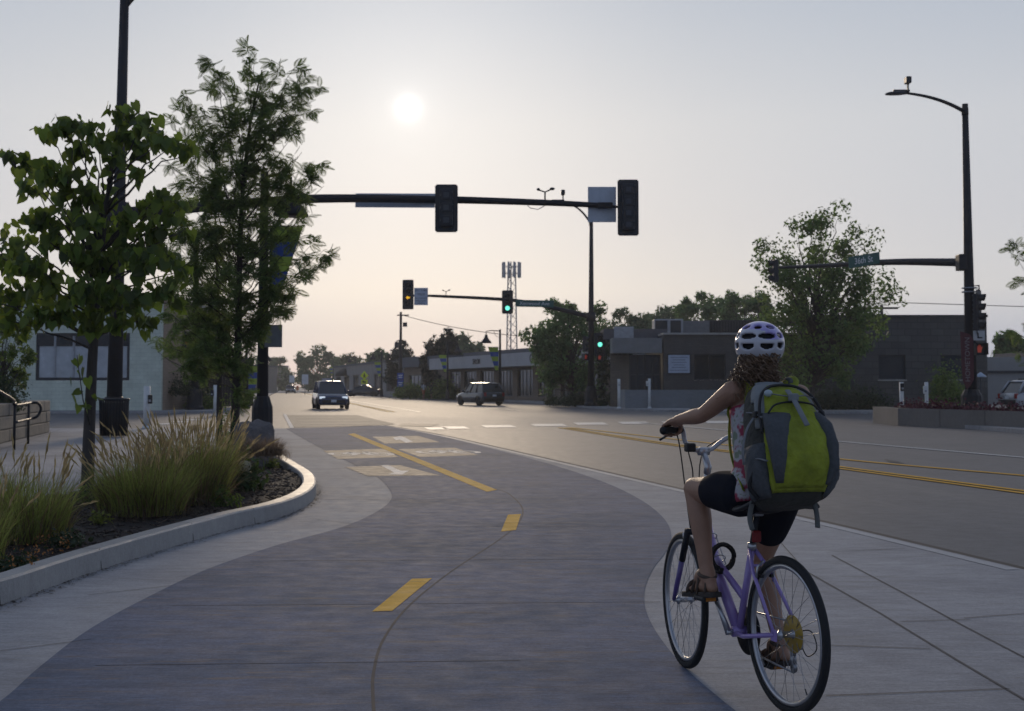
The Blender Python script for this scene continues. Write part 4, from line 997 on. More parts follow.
w0 = at(402, 315, 158); w1 = at(640, 338, 120); pts = [w0.lerp(w1, t) + Vector((0, 0, -1.0 * 4 * t * (1 - t))) for t in np.linspace(0, 1, 24)]
b = MB(); b.tube(pts, .035, 5); tag(b.build('power_cable', M_BLK2), 'thin overhead cable sagging from the utility pole toward the far trees', 'cable')
w0 = at(880, 302, 110); w1 = at(1200, 300, 110); b = MB(); b.tube([w0, w0.lerp(w1, .5) - Vector((0, 0, .5)), w1], .03, 5); tag(b.build('power_cable', M_BLK2), 'thin overhead cable above the dark block building at the right', 'cable')
base = at(883, 405, 108); topz = at(883, 305, 108).z; root = thing('utility_pole', 'utility pole with cross arms standing behind the dark block building', 'utility pole', (base.x, 108, 0))
b = MB(); b.tube([(0, 0, 0), (0, 0, topz)], [.18, .13], 8); b.build('pole', MATS['dark_timber'], root); b = MB(); b.box((0, 0, topz - .25), (2.6, .14, .16), 0); b.build('cross_arm', MATS['dark_timber'], root)

# -- litter bin by the signal mast
Yc = 38.5; base = at(113.5, 437.5, Yc); base.z = .004; hh = at(113, 398.5, Yc).z; rr_ = .40
root = thing('litter_bin', 'black slatted litter bin with wide rim standing in front of the signal mast', 'litter bin', base)
b = MB(); b.lathe([(rr_ * .82, .04), (rr_ * .9, hh * .5), (rr_ * .93, hh * .9), (.01, hh * .9)], 24); b.build('bin_body', M_BLK2, root)
b = MB()
for i in range(30):
    a = 2 * PI * i / 30; b.tube([(rr_ * .90 * math.cos(a), rr_ * .90 * math.sin(a), .03), (rr_ * .96 * math.cos(a), rr_ * .96 * math.sin(a), hh * .5), (rr_ * math.cos(a), rr_ * math.sin(a), hh * .95)], .02, 5)
b.build('slats', M_BLK, root)
b = MB(); b.tube([(rr_ * 1.02 * math.cos(t), rr_ * 1.02 * math.sin(t), hh * .97) for t in np.linspace(0, 2 * PI, 28, endpoint=False)], .035, 8, closed=True); b.build('rim', M_BLK, root)
# ================================================================ VEHICLES
M_CGL = mat('car_glass', (.02, .024, .03), .05, .2, 2, spec=.7); M_TYRE = mat('tyre_rubber', (.016, .016, .017), .8, .2, 10)
M_RIM = mat('alloy', (.32, .33, .34), .35, .15, 6, metal=.7); M_HL = mat('headlamp_glass', (.55, .58, .62), .12, .1, 5, spec=.7); M_TL = mat('tail_lamp', (.25, .01, .01), .2, .2, 5)
M_HLON = lightmat('lit_headlamp', (.75, .85, 1.0), 3.6)
def car(name, lab, cat, loc, heading, paint, kind='suv', L=4.6, Wd=1.86, Hh=1.68, lit=False, z=0.0, plate=True):
    """local +x is the nose; built round its own ground centre"""
    root = thing(name, lab, cat, (loc.x, loc.y, z), heading)
    hl, hw = L / 2, Wd / 2; belt = Hh * .58 if kind != 'sedan' else Hh * .62; hood = belt - .04; clr = .24
    def ring(x, w, zb, zt, r=.10):
        return [(x, -w * .94, zb), (x, -w, zb + r), (x, -w, (zb + zt) / 2), (x, -w * .985, zt - r), (x, -w * .90, zt), (x, w * .90, zt), (x, w * .985, zt - r), (x, w, (zb + zt) / 2), (x, w, zb + r), (x, w * .94, zb)]
    nose = .78 if kind != 'van' else .84
    st = [(-hl, hw * .86, .42, belt - .10), (-hl + .06, hw * .93, .30, belt - .02), (-hl + .4, hw, clr, belt + .02), (-hl + 1.0, hw, clr, belt + .01), (0, hw, clr, belt), (hl - 1.35, hw, clr, belt - .02), (hl - .95, hw * .99, clr, hood), (hl - .35, hw * .95, clr + .02, hood - .10), (hl - .08, hw * .86, .30, hood - .22), (hl, hw * .78, .40, hood - .34)]
    b = MB(); b.loft([ring(*s) for s in st], 0, True); 
    # roof skin and pillars
    if kind == 'sedan': xr0, xr1, xf, xb = -.75, .25, 1.15, -1.75
    elif kind == 'van': xr0, xr1, xf, xb = -hl + .35, .55, hl - 1.0, -hl + .12
    else: xr0, xr1, xf, xb = -hl + .62, .35, hl - 1.35, -hl + .16
    rw, bw = hw * .74, hw * .93
    roof = [[(x, -w_, z_) for w_ in ()] for x, z_ in ()]
    rr_ = []
    for x, w_, z_ in ((xr0 - .06, rw * .92, Hh - .06), (xr0 + .15, rw, Hh - .012), ((xr0 + xr1) / 2, rw * 1.02, Hh), (xr1 - .15, rw, Hh - .015), (xr1 + .06, rw * .94, Hh - .07)):
        rr_.append([(x, -w_, z_ - .05), (x, -w_ * .8, z_), (x, 0, z_ + .012), (x, w_ * .8, z_), (x, w_, z_ - .05), (x, 0, z_ - .06)])
    b.loft(rr_, 0, True)
    for s in (-1, 1):
        b.tube([(xf, s * bw * .96, belt - .02), (xr1, s * rw, Hh - .06)], .045, 6); b.tube([(xb, s * bw * .95, belt), (xr0, s * rw, Hh - .06)], .06, 6)
        for f in (.36, .68): xm = xb + (xf - xb) * f; xt = xr0 + (xr1 - xr0) * f; b.tube([(xm, s * bw * .985, belt - .02), (xt, s * rw * 1.0, Hh - .07)], .04, 6)
    b.build('body', paint, root)
    g = MB(); e = .03
    v = [(xf - e, -bw * .96, belt - .03), (xf - e, bw * .96, belt - .03), (xb + e, bw * .95, belt - .03), (xb + e, -bw * .95, belt - .03), (xr1 - e, -rw * .97, Hh - .06), (xr1 - e, rw * .97, Hh - .06), (xr0 + e, rw * .97, Hh - .06), (xr0 + e, -rw * .97, Hh - .06)]
    g.add(v, [(0, 1, 5, 4), (1, 2, 6, 5), (2, 3, 7, 6), (3, 0, 4, 7), (4, 5, 6, 7)]); g.build('window_glass', M_CGL, root)
    R_ = .34
    for x in (hl - .88, -hl + .85):
        for s in (-1, 1):
            Mw = T(x, s * (hw - .10), R_) @ Matrix.Rotation(PI / 2, 4, 'X'); w = MB()
            w.lathe([(R_ * .62, -.115), (R_ * .95, -.115), (R_, -.07), (R_, .07), (R_ * .95, .115), (R_ * .62, .115)], 22, 0, Mw); o = w.build('wheel', M_TYRE, root)
            q = MB(); q.lathe([(.01, -.105), (R_ * .6, -.10), (R_ * .64, -.118), (R_ * .64, .118), (R_ * .6, .10), (.01, .105)], 22, 0, Mw); q.build('rim', M_RIM, o)
            a = MB(); a.tube([(x + (R_ + .05) * math.cos(t), s * (hw + .002), R_ + (R_ + .05) * math.sin(t)) for t in np.linspace(-.15, PI + .15, 14)], .035, 6); a.build('wheel_arch', M_BLK2, root)
    b = MB(); b.box((hl - .06, 0, .50), (.14, Wd * .72, .20), 0, None, .03); b.box((hl - .10, 0, hood - .33), (.18, Wd * .42, .14), 0, None, .02); b.build('grille', M_BLK2, root)
    b = MB(); b.box((-hl + .03, 0, .46), (.12, Wd * .84, .26), 0, None, .04); b.build('bumper', M_BLK2, root)
    for s in (-1, 1):
        b = MB(); b.box((hl - .17, s * hw * .70, hood - .27), (.26, .34, .15), 0, None, .04); b.build('headlight', M_HLON if lit else M_HL, root)
        b = MB(); b.box((-hl + .06, s * hw * .80, belt - .16), (.14, .20, .28), 0, None, .03); b.build('tail_light', M_TL, root)
        b = MB(); b.ell((xf - .25, s * (hw + .08), belt + .08), (.07, .12, .09), 10, 8); b.build('mirror', paint, root)
    b = MB(); b.box((hl + .005, 0, .52), (.02, .32, .15), 0); b.build('number_plate', M_SW, root)
    b = MB(); b.box((-hl - .012, 0, belt - .24), (.02, .32, .15), 0); b.build('number_plate', M_SW, root)
    return root
P_NAVY = mat('navy_car_paint', (.028, .045, .095), .25, .1, 2, coat=.7); P_GREY = mat('grey_car_paint', (.032, .035, .042), .25, .1, 2, coat=.7)
P_BLK = mat('black_car_paint', (.014, .014, .016), .25, .1, 2, coat=.7); P_SIL = mat('silver_car_paint', (.34, .35, .37), .3, .1, 2, coat=.6, metal=.3); P_BLU = mat('blue_car_paint', (.03, .045, .09), .25, .1, 2, coat=.7); P_WHT = mat('white_car_paint', (.5, .5, .5), .3, .1, 2, coat=.6)
sd = math.atan2(.985, -.17)                       # along the street, away from us
p = G(325.5, 408); p = at(325.5, 408, 84); car('minivan', 'dark navy minivan with lit headlights coming toward us on the left side of the street', 'car', Vector((p.x, 84 + 2.2, 0)), sd + PI + .05, P_NAVY, 'van', 4.9, 1.98, 1.78, True)
p = at(479, 404.5, 100); car('suv', 'dark grey suv seen from behind driving away past the shop row', 'car', Vector((p.x, 102, 0)), PI / 2 + .52, P_GREY, 'suv', 4.6, 1.9, 1.70)
p = at(363, 397.5, 172); car('sedan', 'black sedan side on at the far kerb below the yellow crossing sign', 'car', Vector((p.x, 172, 0)), PI - .12, P_BLK, 'sedan', 4.6, 1.8, 1.45, z=.12)
p = at(290.6, 391.5, 265); car('suv', 'small dark blue car approaching far down the street left of the minivan', 'car', Vector((p.x, 265, 0)), sd + PI, P_BLU, 'suv', 4.5, 1.85, 1.65)
p = at(273, 390.8, 300); car('sedan', 'tiny pale car on the far left side of the distant street', 'car', Vector((p.x, 300, 0)), sd + PI - .1, P_SIL, 'sedan', 4.5, 1.85, 1.5)
p = at(1034, 407, 72); car('sedan', 'silver hatchback cut off by the right edge behind the raised planter', 'car', Vector((p.x + .5, 72, 0)), .25, P_SIL, 'suv', 4.4, 1.8, 1.62, z=.14)

# ================================================================ TREES AND PLANTS
M_BARK = mat('grey_bark', (.060, .050, .044), .9, .35, 18, .5, 60, stretch=(1, 1, .25)); M_BARK2 = mat('dark_bark', (.040, .032, .027), .9, .35, 18, .5, 60, stretch=(1, 1, .25))
M_REDB = leafmat('heart_leaf', (.055, .090, .020), (.27, .34, .04), .42)
M_LOC = leafmat('locust_leaf', (.066, .108, .033), (.23, .31, .06), .40)
M_TRA = leafmat('street_tree_leaf', (.075, .125, .045), (.19, .28, .07), .46)
M_TRB = leafmat('mid_green_leaf', (.070, .130, .050), (.17, .27, .09), .46)
M_TRC = leafmat('far_leaf', (.072, .12, .058), (.14, .21, .09), .42)
M_CONI = leafmat('conifer_needles', (.022, .034, .022), (.03, .04, .02), .12)
M_HEDGE = leafmat('hedge_leaf', (.034, .05, .022), (.06, .09, .03), .25)
M_SHRUB = leafmat('bright_shrub_leaf', (.075, .12, .03), (.2, .27, .05), .45)

def rot_from(nv, up_hint, n):
    """columns: x = side, y = leaf tip direction, z = face normal"""
    z = nv / np.linalg.norm(nv, axis=1, keepdims=True)
    y = up_hint - z * (up_hint * z).sum(1, keepdims=True); y /= np.maximum(np.linalg.norm(y, axis=1, keepdims=True), 1e-6)
    x = np.cross(y, z)
    return np.stack([x, y, z], axis=2)
def foliage(name, tv, tf, pos, rot, sc, m, parent, smooth=False):
    tv = np.asarray(tv, float); n, k = len(pos), len(tv)
    V = (np.einsum('nij,kj->nki', rot, tv) * sc[:, None, None] + pos[:, None, :]).reshape(-1, 3)
    root = parent
    while root is not None and root.parent is not None: root = root.parent
    if root is not None: V = V - np.array(root.location)[None, :]
    fl = [len(f) for f in tf]; flat = np.array([i for f in tf for i in f])
    LI = (flat[None, :] + (np.arange(n) * k)[:, None]).reshape(-1)
    tot = np.tile(fl, n); st = np.concatenate([[0], np.cumsum(tot)[:-1]])
    me = bpy.data.meshes.new(name); me.vertices.add(len(V)); me.vertices.foreach_set('co', V.ravel())
    me.loops.add(len(LI)); me.loops.foreach_set('vertex_index', LI.astype(np.int32)); me.polygons.add(len(tot))
    me.polygons.foreach_set('loop_start', st.astype(np.int32)); me.polygons.foreach_set('loop_total', tot.astype(np.int32)); me.polygons.foreach_set('use_smooth', [smooth] * len(tot))
    me.materials.append(m); me.update(calc_edges=True); me.validate()
    o = bpy.data.objects.new(name, me); COL.objects.link(o)
    if parent is not None: o.parent = parent
    return o
HEART_V = [(0, 0, 0), (.30, -.16, .05), (.50, .10, .09), (.42, .45, .06), (.18, .80, .0), (0, 1.05, -.06), (-.18, .80, .0), (-.42, .45, .06), (-.50, .10, .09), (-.30, -.16, .05), (0, .42, -.04)]
HEART_F = [(10, 0, 1, 2), (10, 2, 3, 4), (10, 4, 5), (10, 5, 6), (10, 6, 7, 8), (10, 8, 9, 0)]
LEAF_V = [(0, 0, 0), (.28, .42, .06), (0, 1, -.05), (-.28, .42, .06)]; LEAF_F = [(0, 1, 2, 3)]
def frond(n=8):
    v = []; f = []
    for i in range(n):
        y = .12 + .88 * i / n; l = .30 * math.sin(PI * (.18 + .80 * i / n)) + .05; w = .078; dr = -.16 * y * y
        for s in (-1, 1):
            o = len(v); v += [(0, y, dr), (s * l * .5, y + w * .5 + .03, dr + .02), (s * l, y + .05, dr - .03), (s * l * .5, y - w * .5 + .03, dr + .02)]; f.append((o, o + 1, o + 2, o + 3) if s > 0 else (o + 3, o + 2, o + 1, o))
    o = len(v); v += [(-.008, 0, 0), (.008, 0, 0), (.004, 1, -.16), (-.004, 1, -.16)]; f.append((o, o + 1, o + 2, o + 3)); return v, f
def rnd_dirs(n): d = RNG.normal(size=(n, 3)); return d / np.linalg.norm(d, axis=1, keepdims=True)

# -- young redbud with heart shaped leaves (front left)
def limb_path(a, c, sag=.0, n=7, wob=.06):
    a, c = Vector(a), Vector(c); L = (c - a).length; o = []
    for i in range(n + 1):
        t = i / n; p = a.lerp(c, t); p.z += sag * math.sin(PI * t) * L
        if 0 < i < n: p += Vector(RNG.normal(size=3) * wob * L / n)
        o.append(p)
    return o
YR = 17.6
tb = G(87, 497); YR = tb.y
root = thing('redbud_tree', 'young tree with large heart shaped leaves on a slim grey trunk in mulch', 'tree', (tb.x, tb.y, .08))
tpx = [(87, 499), (88.5, 450), (90.5, 400), (93, 350), (97, 300), (100, 262), (104, 225), (109, 185), (113, 150)]
tp = spline([at(x, y, YR + .05 * i) for i, (x, y) in enumerate(tpx)], 4)
b = MB(); b.tube(tp, [.088 - .070 * (i / (len(tp) - 1)) ** 1.1 for i in range(len(tp))], 12); b.build('trunk', M_BARK, root, True)
def tpt(f): return tp[min(len(tp) - 1, int(f * (len(tp) - 1)))]
clus = [  # px, py, spread px, leaves, where the limb leaves the trunk
 (8, 152, 9, 10, .60), (28, 163, 13, 20, .60), (48, 172, 16, 34, .62), (66, 176, 14, 26, .62), (30, 186, 12, 14, .6), (46, 132, 10, 14, .66), (62, 128, 12, 20, .68), (76, 124, 10, 16, .7), (88, 130, 12, 20, .74), (100, 142, 10, 12, .78), (80, 148, 14, 22, .7), (118, 112, 10, 14, .98), (132, 116, 12, 22, .95), (146, 124, 12, 20, .9), (124, 136, 14, 30, .92), (142, 142, 14, 26, .9), (160, 138, 12, 18, .85), (174, 144, 11, 16, .82), (188, 148, 10, 10, .8), (112, 156, 12, 18, .88), (134, 172, 9, 8, .8),
 (14, 238, 14, 20, .50), (32, 222, 12, 16, .52), (44, 214, 9, 9, .54), (52, 240, 16, 30, .52), (6, 262, 16, 26, .46), (28, 264, 18, 38, .48), (58, 230, 9, 8, .52), (22, 292, 18, 30, .44), (4, 300, 18, 28, .42), (50, 282, 18, 38, .46), (60, 200, 9, 10, .58), (78, 200, 11, 16, .62), (72, 218, 12, 18, .6), (92, 192, 13, 24, .68), (106, 200, 14, 28, .7), (88, 222, 15, 34, .6), (110, 232, 17, 44, .62), (80, 252, 17, 42, .55), (104, 262, 18, 50, .56), (130, 250, 17, 40, .58), (128, 218, 14, 28, .66), (146, 205, 12, 22, .66), (160, 196, 12, 18, .66), (176, 200, 10, 12, .66), (172, 220, 13, 20, .62), (154, 228, 15, 30, .6), (182, 232, 8, 6, .6), (150, 262, 16, 34, .54), (170, 258, 14, 22, .54), (184, 272, 11, 12, .5), (164, 288, 15, 26, .48), (180, 300, 10, 10, .46), (140, 296, 16, 32, .48), (112, 292, 18, 44, .5), (84, 290, 18, 46, .48), (66, 312, 16, 30, .44), (92, 318, 15, 28, .44), (118, 318, 15, 26, .44), (146, 318, 14, 20, .43), (40, 314, 16, 24, .42), (14, 322, 16, 22, .4), (-14, 250, 22, 30, .48), (-20, 300, 22, 34, .42)]
lv = []; limbs = MB(); kpx = YR / FPX
stems = {}
for (px, py, sp_, n_, f) in clus:
    dY = RNG.uniform(-.75, .75) * (1 if n_ > 14 else .7)
    c = at(px, py, YR + dY); s0 = tpt(f)
    L = limb_path(s0, c, .03, 7, .10); limbs.tube(L, [.020 - .016 * i / 7 for i in range(8)], 6)
    for k in range(int(n_ * 1.2)):
        q = RNG.normal(size=3) * np.array([sp_ * kpx * .44, sp_ * kpx * .7, sp_ * kpx * .42]); lv.append(np.array(c) + q)
    for k in range(max(2, n_ // 6)):                # leaves sit along the outer limb too
        i = RNG.integers(4, 8); lv.append(np.array(L[i]) + RNG.normal(size=3) * .06)
    for k in range(3):
        q = np.array(c) + RNG.normal(size=3) * sp_ * kpx * .5; limbs.tube([L[6], Vector(q)], [.006, .003], 4)
limbs.build('limbs', M_BARK, root, True)
# low shoot on the trunk
for (x, y) in ((73, 360), (80, 356), (70, 378), (77, 371), (84, 368), (72, 395), (80, 390), (88, 378), (93, 395), (86, 402), (78, 405), (90, 408), (95, 398)): lv.append(np.array(at(x, y, YR - .15 + RNG.uniform(-.1, .1))))
b = MB(); b.tube([at(90, 425, YR), at(83, 400, YR - .12), at(79, 372, YR - .15), at(77, 355, YR - .15)], [.010, .008, .006, .004], 5); b.build('low_shoot', M_BARK, root, True)
lv = np.array(lv); n = len(lv)
tip = np.array([0, 0, -1.0]) + RNG.normal(size=(n, 3)) * .42; nv = RNG.normal(size=(n, 3)) * np.array([1, 1, .45]) + np.array([0, -.25, .35])
foliage('crown', HEART_V, HEART_F, lv, rot_from(nv, tip, n), RNG.uniform(.09, .175, n), M_REDB, root)

# -- honey locust, feathery, with a second thin stem
FV, FF = frond(10)
def locust(root, clus, tp, YL, m, per=9, size=(.20, .34), lr=.016):
    pos = []; nvs = []; tips = []; b = MB(); kpx = YL / FPX
    for (px, py, sp_, f) in clus:
        c = at(px, py, YL + RNG.uniform(-.9, .9)); s0 = tp[min(len(tp) - 1, int(max(.12, f * .86 - .05) * (len(tp) - 1)))]
        L = limb_path(s0, c, -.05, 7, .12); b.tube(L, [lr - (lr - .004) * i / 7 for i in range(8)], 5); dirL = np.array((L[-1] - L[-3]).normalized())
        for t_ in range(max(3, int(sp_ / 1.95))):           # twigs
            dd = dirL * .6 + RNG.normal(size=3) * np.array([.7, .7, .65]) + np.array([0, 0, .22]); dd /= np.linalg.norm(dd); ln = sp_ * kpx * RNG.uniform(.5, 1.25); st = np.array(L[int(RNG.integers(3, 8))])
            e = st + dd * ln; b.tube([Vector(st), Vector(st + dd * ln * .5 + np.array([0, 0, .03])), Vector(e)], [.006, .004, .002], 4)
            for k in range(per):
                u = (k + RNG.uniform(.2, 1)) / per; pos.append(st + dd * ln * u); sd_ = rnd_dirs(1)[0] * .8 + dd * .55 + np.array([0, 0, -.42]); tips.append(sd_); nvs.append(RNG.normal(size=3) * .6 + np.array([0, 0, .8]))
    b.build('limbs', M_BARK2, root, True)
    pos = np.array(pos); n = len(pos)
    return foliage('crown', FV, FF, pos, rot_from(np.array(nvs), np.array(tips), n), RNG.uniform(*size, n), m, root)
base = G(234, 446); YL = base.y - 4.2; base = at(234, 452, YL)
root = thing('honey_locust_tree', 'tall slender tree with feathery leaflets and dark trunk at the end of the planting bed', 'tree', (base.x, base.y, .05))
tpx = [(234.5, 455), (235, 420), (236, 390), (238, 340), (239, 290), (240, 250), (242, 200), (246, 160), (250, 125), (256, 95), (262, 70)]
tp = spline([at(x, y, YL) for x, y in tpx], 4); tp[0].z = .03
b = MB(); b.tube(tp, [.105 - .092 * (i / (len(tp) - 1)) for i in range(len(tp))], 12); b.build('trunk', M_BARK2, root, True)
c1 = [(212, 62, 9, .8), (222, 76, 11, .82), (232, 88, 10, .85), (214, 90, 8, .8), (248, 52, 6, 1), (254, 62, 9, 1), (262, 74, 8, 1), (278, 64, 11, .95), (294, 68, 10, .95), (306, 78, 11, .92), (316, 90, 10, .9), (300, 94, 12, .9), (282, 90, 11, .9), (268, 96, 11, .95), (304, 112, 11, .85), (286, 116, 13, .85), (262, 118, 13, .85), (240, 112, 12, .82), (222, 110, 11, .8), (188, 98, 8, .7), (180, 110, 9, .7), (192, 120, 12, .7), (206, 116, 11, .72), (172, 124, 8, .68), (206, 136, 14, .7), (226, 134, 14, .74), (250, 142, 15, .78), (274, 140, 14, .76), (292, 136, 11, .76), (186, 148, 13, .64), (208, 158, 15, .66), (232, 160, 15, .68), (258, 164, 15, .7), (284, 160, 13, .7), (302, 152, 11, .7), (310, 162, 10, .66), (322, 170, 9, .62), (170, 166, 11, .58), (188, 178, 15, .6), (212, 184, 16, .62), (238, 188, 16, .63), (264, 190, 15, .64), (288, 186, 14, .62), (308, 182, 12, .6), (324, 186, 8, .58), (164, 196, 11, .54), (180, 206, 15, .55), (204, 212, 16, .57), (230, 216, 16, .58), (256, 216, 15, .58), (280, 212, 14, .57), (300, 206, 11, .56), (166, 232, 13, .5), (186, 238, 15, .5), (210, 242, 16, .52), (234, 244, 16, .52), (258, 244, 14, .52), (276, 238, 10, .52), (296, 240, 9, .5), (310, 246, 11, .5), (324, 250, 10, .48), (330, 256, 7, .48), (304, 262, 11, .48), (318, 264, 9, .47), (168, 262, 13, .44), (190, 268, 15, .45), (214, 270, 16, .46), (238, 272, 15, .46), (262, 268, 12, .46), (282, 286, 10, .43), (292, 296, 11, .42), (284, 310, 10, .4), (270, 298, 11, .42), (290, 284, 8, .42), (164, 290, 12, .4), (186, 296, 15, .4), (210, 300, 16, .4), (236, 300, 15, .4), (256, 304, 12, .4), (262, 326, 10, .36), (250, 330, 11, .35), (176, 318, 13, .36), (200, 324, 15, .36), (226, 326, 14, .36), (164, 340, 11, .33), (184, 346, 12, .33), (206, 350, 12, .33), (232, 350, 10, .32), (158, 352, 8, .31), (252, 352, 8, .3), (238, 372, 6, .24), (246, 384, 5, .2)]
locust(root, c1, tp, YL, M_LOC, 10, (.20, .34))
base2 = at(219, 444, YL + 4); root = thing('honey_locust_tree', 'thin young sapling stem with sparse leaves just left of the feathery tree', 'tree', (base2.x, base2.y, 0.004))
tp2 = spline([at(x, y, YL + 4) for x, y in ((219.5, 447), (219.5, 400), (220, 350), (218, 300), (216, 240), (214, 180))], 4); tp2[0].z = 0
b = MB(); b.tube(tp2, [.085 - .07 * (i / (len(tp2) - 1)) for i in range(len(tp2))], 10); b.build('trunk', M_BARK2, root, True)
locust(root, [(200, 200, 13, .9), (186, 226, 14, .8), (222, 230, 14, .85), (172, 252, 13, .7), (200, 262, 14, .7), (230, 262, 13, .7), (160, 280, 11, .6), (180, 288, 14, .6), (206, 292, 14, .62), (232, 312, 12, .55), (170, 312, 13, .52), (192, 320, 13, .52), (216, 330, 11, .5), (160, 336, 10, .45), (180, 352, 10, .42), (204, 342, 10, .44)], tp2, YL + 4, M_LOC, 8, (.20, .34))
# ivy-like young shoots by the trunk
def bush(name, lab, cat, c, rad, n, m, size=(.05, .09), group=None, z0=0.0, lumps=14, parts=True, hgt=None):
    root = thing(name, lab, cat, (c[0], c[1], z0), 0, group); lp = rnd_dirs(lumps) * RNG.uniform(.35, .80, (lumps, 1)); lp[:, 2] = np.abs(lp[:, 2])
    k = RNG.integers(0, lumps, n); q = lp[k] + RNG.normal(size=(n, 3)) * .22; q[:, 2] = np.abs(q[:, 2])
    pos = q * np.array(rad)[None, :] + np.array([c[0], c[1], z0 + .03])
    d = q + RNG.normal(size=(n, 3)) * .6; nv = d; tip = RNG.normal(size=(n, 3)) + np.array([0, 0, .3])
    if parts:
        b = MB()
        for i in range(min(lumps, 10)): b.tube([(0, 0, 0), (lp[i][0] * rad[0] * .5, lp[i][1] * rad[1] * .5, lp[i][2] * rad[2] * .6), (lp[i][0] * rad[0], lp[i][1] * rad[1], lp[i][2] * rad[2])], [.02, .012, .005], 5)
        b.build('stems', M_BARK2, root)
    foliage('leaves', LEAF_V, LEAF_F, pos, rot_from(nv, tip, n), RNG.uniform(*size, n), m, root); return root
# generic trees: limbs end in leaf clumps spread unevenly through the crown
def tree(name, lab, base, ht, crown_c, rad, nl, m, size, clumps=60, trunk_r=.2, cat='tree', group=None, spread=.17, bark=None, cone=False, gap=.0, shell=.45, z0=0.0, fork=1):
    """crown_c, rad in metres relative to the base"""
    base = Vector((base[0], base[1], z0)); root = thing(name, lab, cat, base, 0, group)
    d = rnd_dirs(clumps); r = RNG.uniform(shell, 1.0, (clumps, 1)) ** .6; cc = d * r
    if cone:
        hz = RNG.uniform(-1, 1, clumps); ang = RNG.uniform(0, 2 * PI, clumps); rr_ = (1 - (hz + 1) / 2) ** .8 * RNG.uniform(.55, 1.0, clumps) + .04; cc = np.stack([rr_ * np.cos(ang), rr_ * np.sin(ang), hz], 1)
    cc += RNG.normal(size=cc.shape) * .06
    cp = cc * np.array(rad) + np.array(crown_c)
    b = MB(); top = Vector((crown_c[0] * .8, crown_c[1] * .8, crown_c[2] + (rad[2] * (.9 if cone else .35)))); b0 = Vector((0, 0, 0))
    tpts = [b0, b0.lerp(top, .3) + Vector((.03 * ht * .1, 0, 0)), b0.lerp(top, .6) - Vector((.02 * ht * .2, 0, 0)), top]
    tpts = spline(tpts, 5); b.tube(tpts, [trunk_r * (1.12 - i / (len(tpts) - 1)) for i in range(len(tpts))], 10); b.build('trunk', bark or M_BARK, root)
    b = MB()
    for i in range(clumps):
        f = min(.98, max(.22, (cp[i][2] / max(.1, top.z)) * .62)); s0 = tpts[int(f * (len(tpts) - 1))]; e = Vector(cp[i])
        b.tube(limb_path(s0, e, .05, 5, .14), [trunk_r * .30 * (1.1 - k / 5) for k in range(6)], 5)
    b.build('limbs', bark or M_BARK, root)
    wgt = RNG.uniform(.4, 1.4, clumps); wgt /= wgt.sum(); k = RNG.choice(clumps, nl, p=wgt)
    csz = RNG.uniform(.6, 1.35, clumps)
    q = RNG.normal(size=(nl, 3)); q = q / np.linalg.norm(q, axis=1, keepdims=True) * RNG.uniform(.15, 1, (nl, 1)) ** .5
    pos = cp[k] + q * np.array(rad) * spread * csz[k][:, None] * np.array([1.15, 1.15, .85]) + np.array(base)
    nv = q + RNG.normal(size=(nl, 3)) * .5; tip = RNG.normal(size=(nl, 3)) + np.array([0, 0, -.4])
    foliage('crown', LEAF_V, LEAF_F, pos, rot_from(nv, tip, nl), RNG.uniform(*size, nl), m, root); return root
def ptree(name, lab, px, Y, x0, x1, ytop, ybot, nl, m, size, **kw):
    """from its outline in the photograph at its distance"""
    b_ = at(px, HOR, Y); k = Y / FPX; zt = at(px, ytop, Y).z; zb = at(px, ybot, Y).z
    return tree(name, lab, (b_.x, Y), zt, (((x0 + x1) / 2 - px) * k, 0, (zt + zb) / 2), ((x1 - x0) / 2 * k, (x1 - x0) / 2 * k * .9, (zt - zb) / 2), nl, m, size, **kw)
ptree('street_tree', 'large airy street tree in front of the dark buildings behind the cyclist', 810, 72, 755, 890, 212, 402, 15000, M_TRA, (.16, .30), clumps=170, trunk_r=.16, spread=.15, shell=.25, z0=.12)
ptree('street_tree', 'broad leafy tree at the far corner behind the green light mast', 572, 99, 527, 616, 299, 408, 9000, M_TRB, (.22, .40), clumps=95, trunk_r=.17, spread=.18, shell=.25, z0=.12)
ptree('street_tree', 'smaller tree between the green light mast and the office canopy', 612, 95, 596, 632, 336, 406, 2600, M_HEDGE, (.2, .36), clumps=30, trunk_r=.1, spread=.25, z0=.12)
GT = 'trees rising behind the buildings'
for (px, Y, x0, x1, yt, yb, m, lab) in ((630, 150, 606, 655, 312, 360, M_TRC, 'hazy tree just right of the far signal mast, behind the office roof'), (664, 160, 640, 692, 306, 358, M_TRC, 'hazy rounded tree behind the rooftop unit of the office'), (706, 135, 678, 742, 289, 352, M_TRB, 'tall green tree rising behind the office roof left of the cyclist'), (742, 125, 718, 775, 286, 352, M_TRB, 'green tree partly hidden behind the airy street tree'), (600, 175, 585, 622, 322, 362, M_TRC, 'pale far tree seen just beside the far signal mast'), (1008, 120, 994, 1030, 333, 372, M_TRB, 'green trees above the pale warehouse roof at the right edge')):
    ptree('background_tree', lab, px, Y, x0, x1, yt, yb, 4200, m, (.30, .60), clumps=60, trunk_r=.25, group=GT, spread=.22)
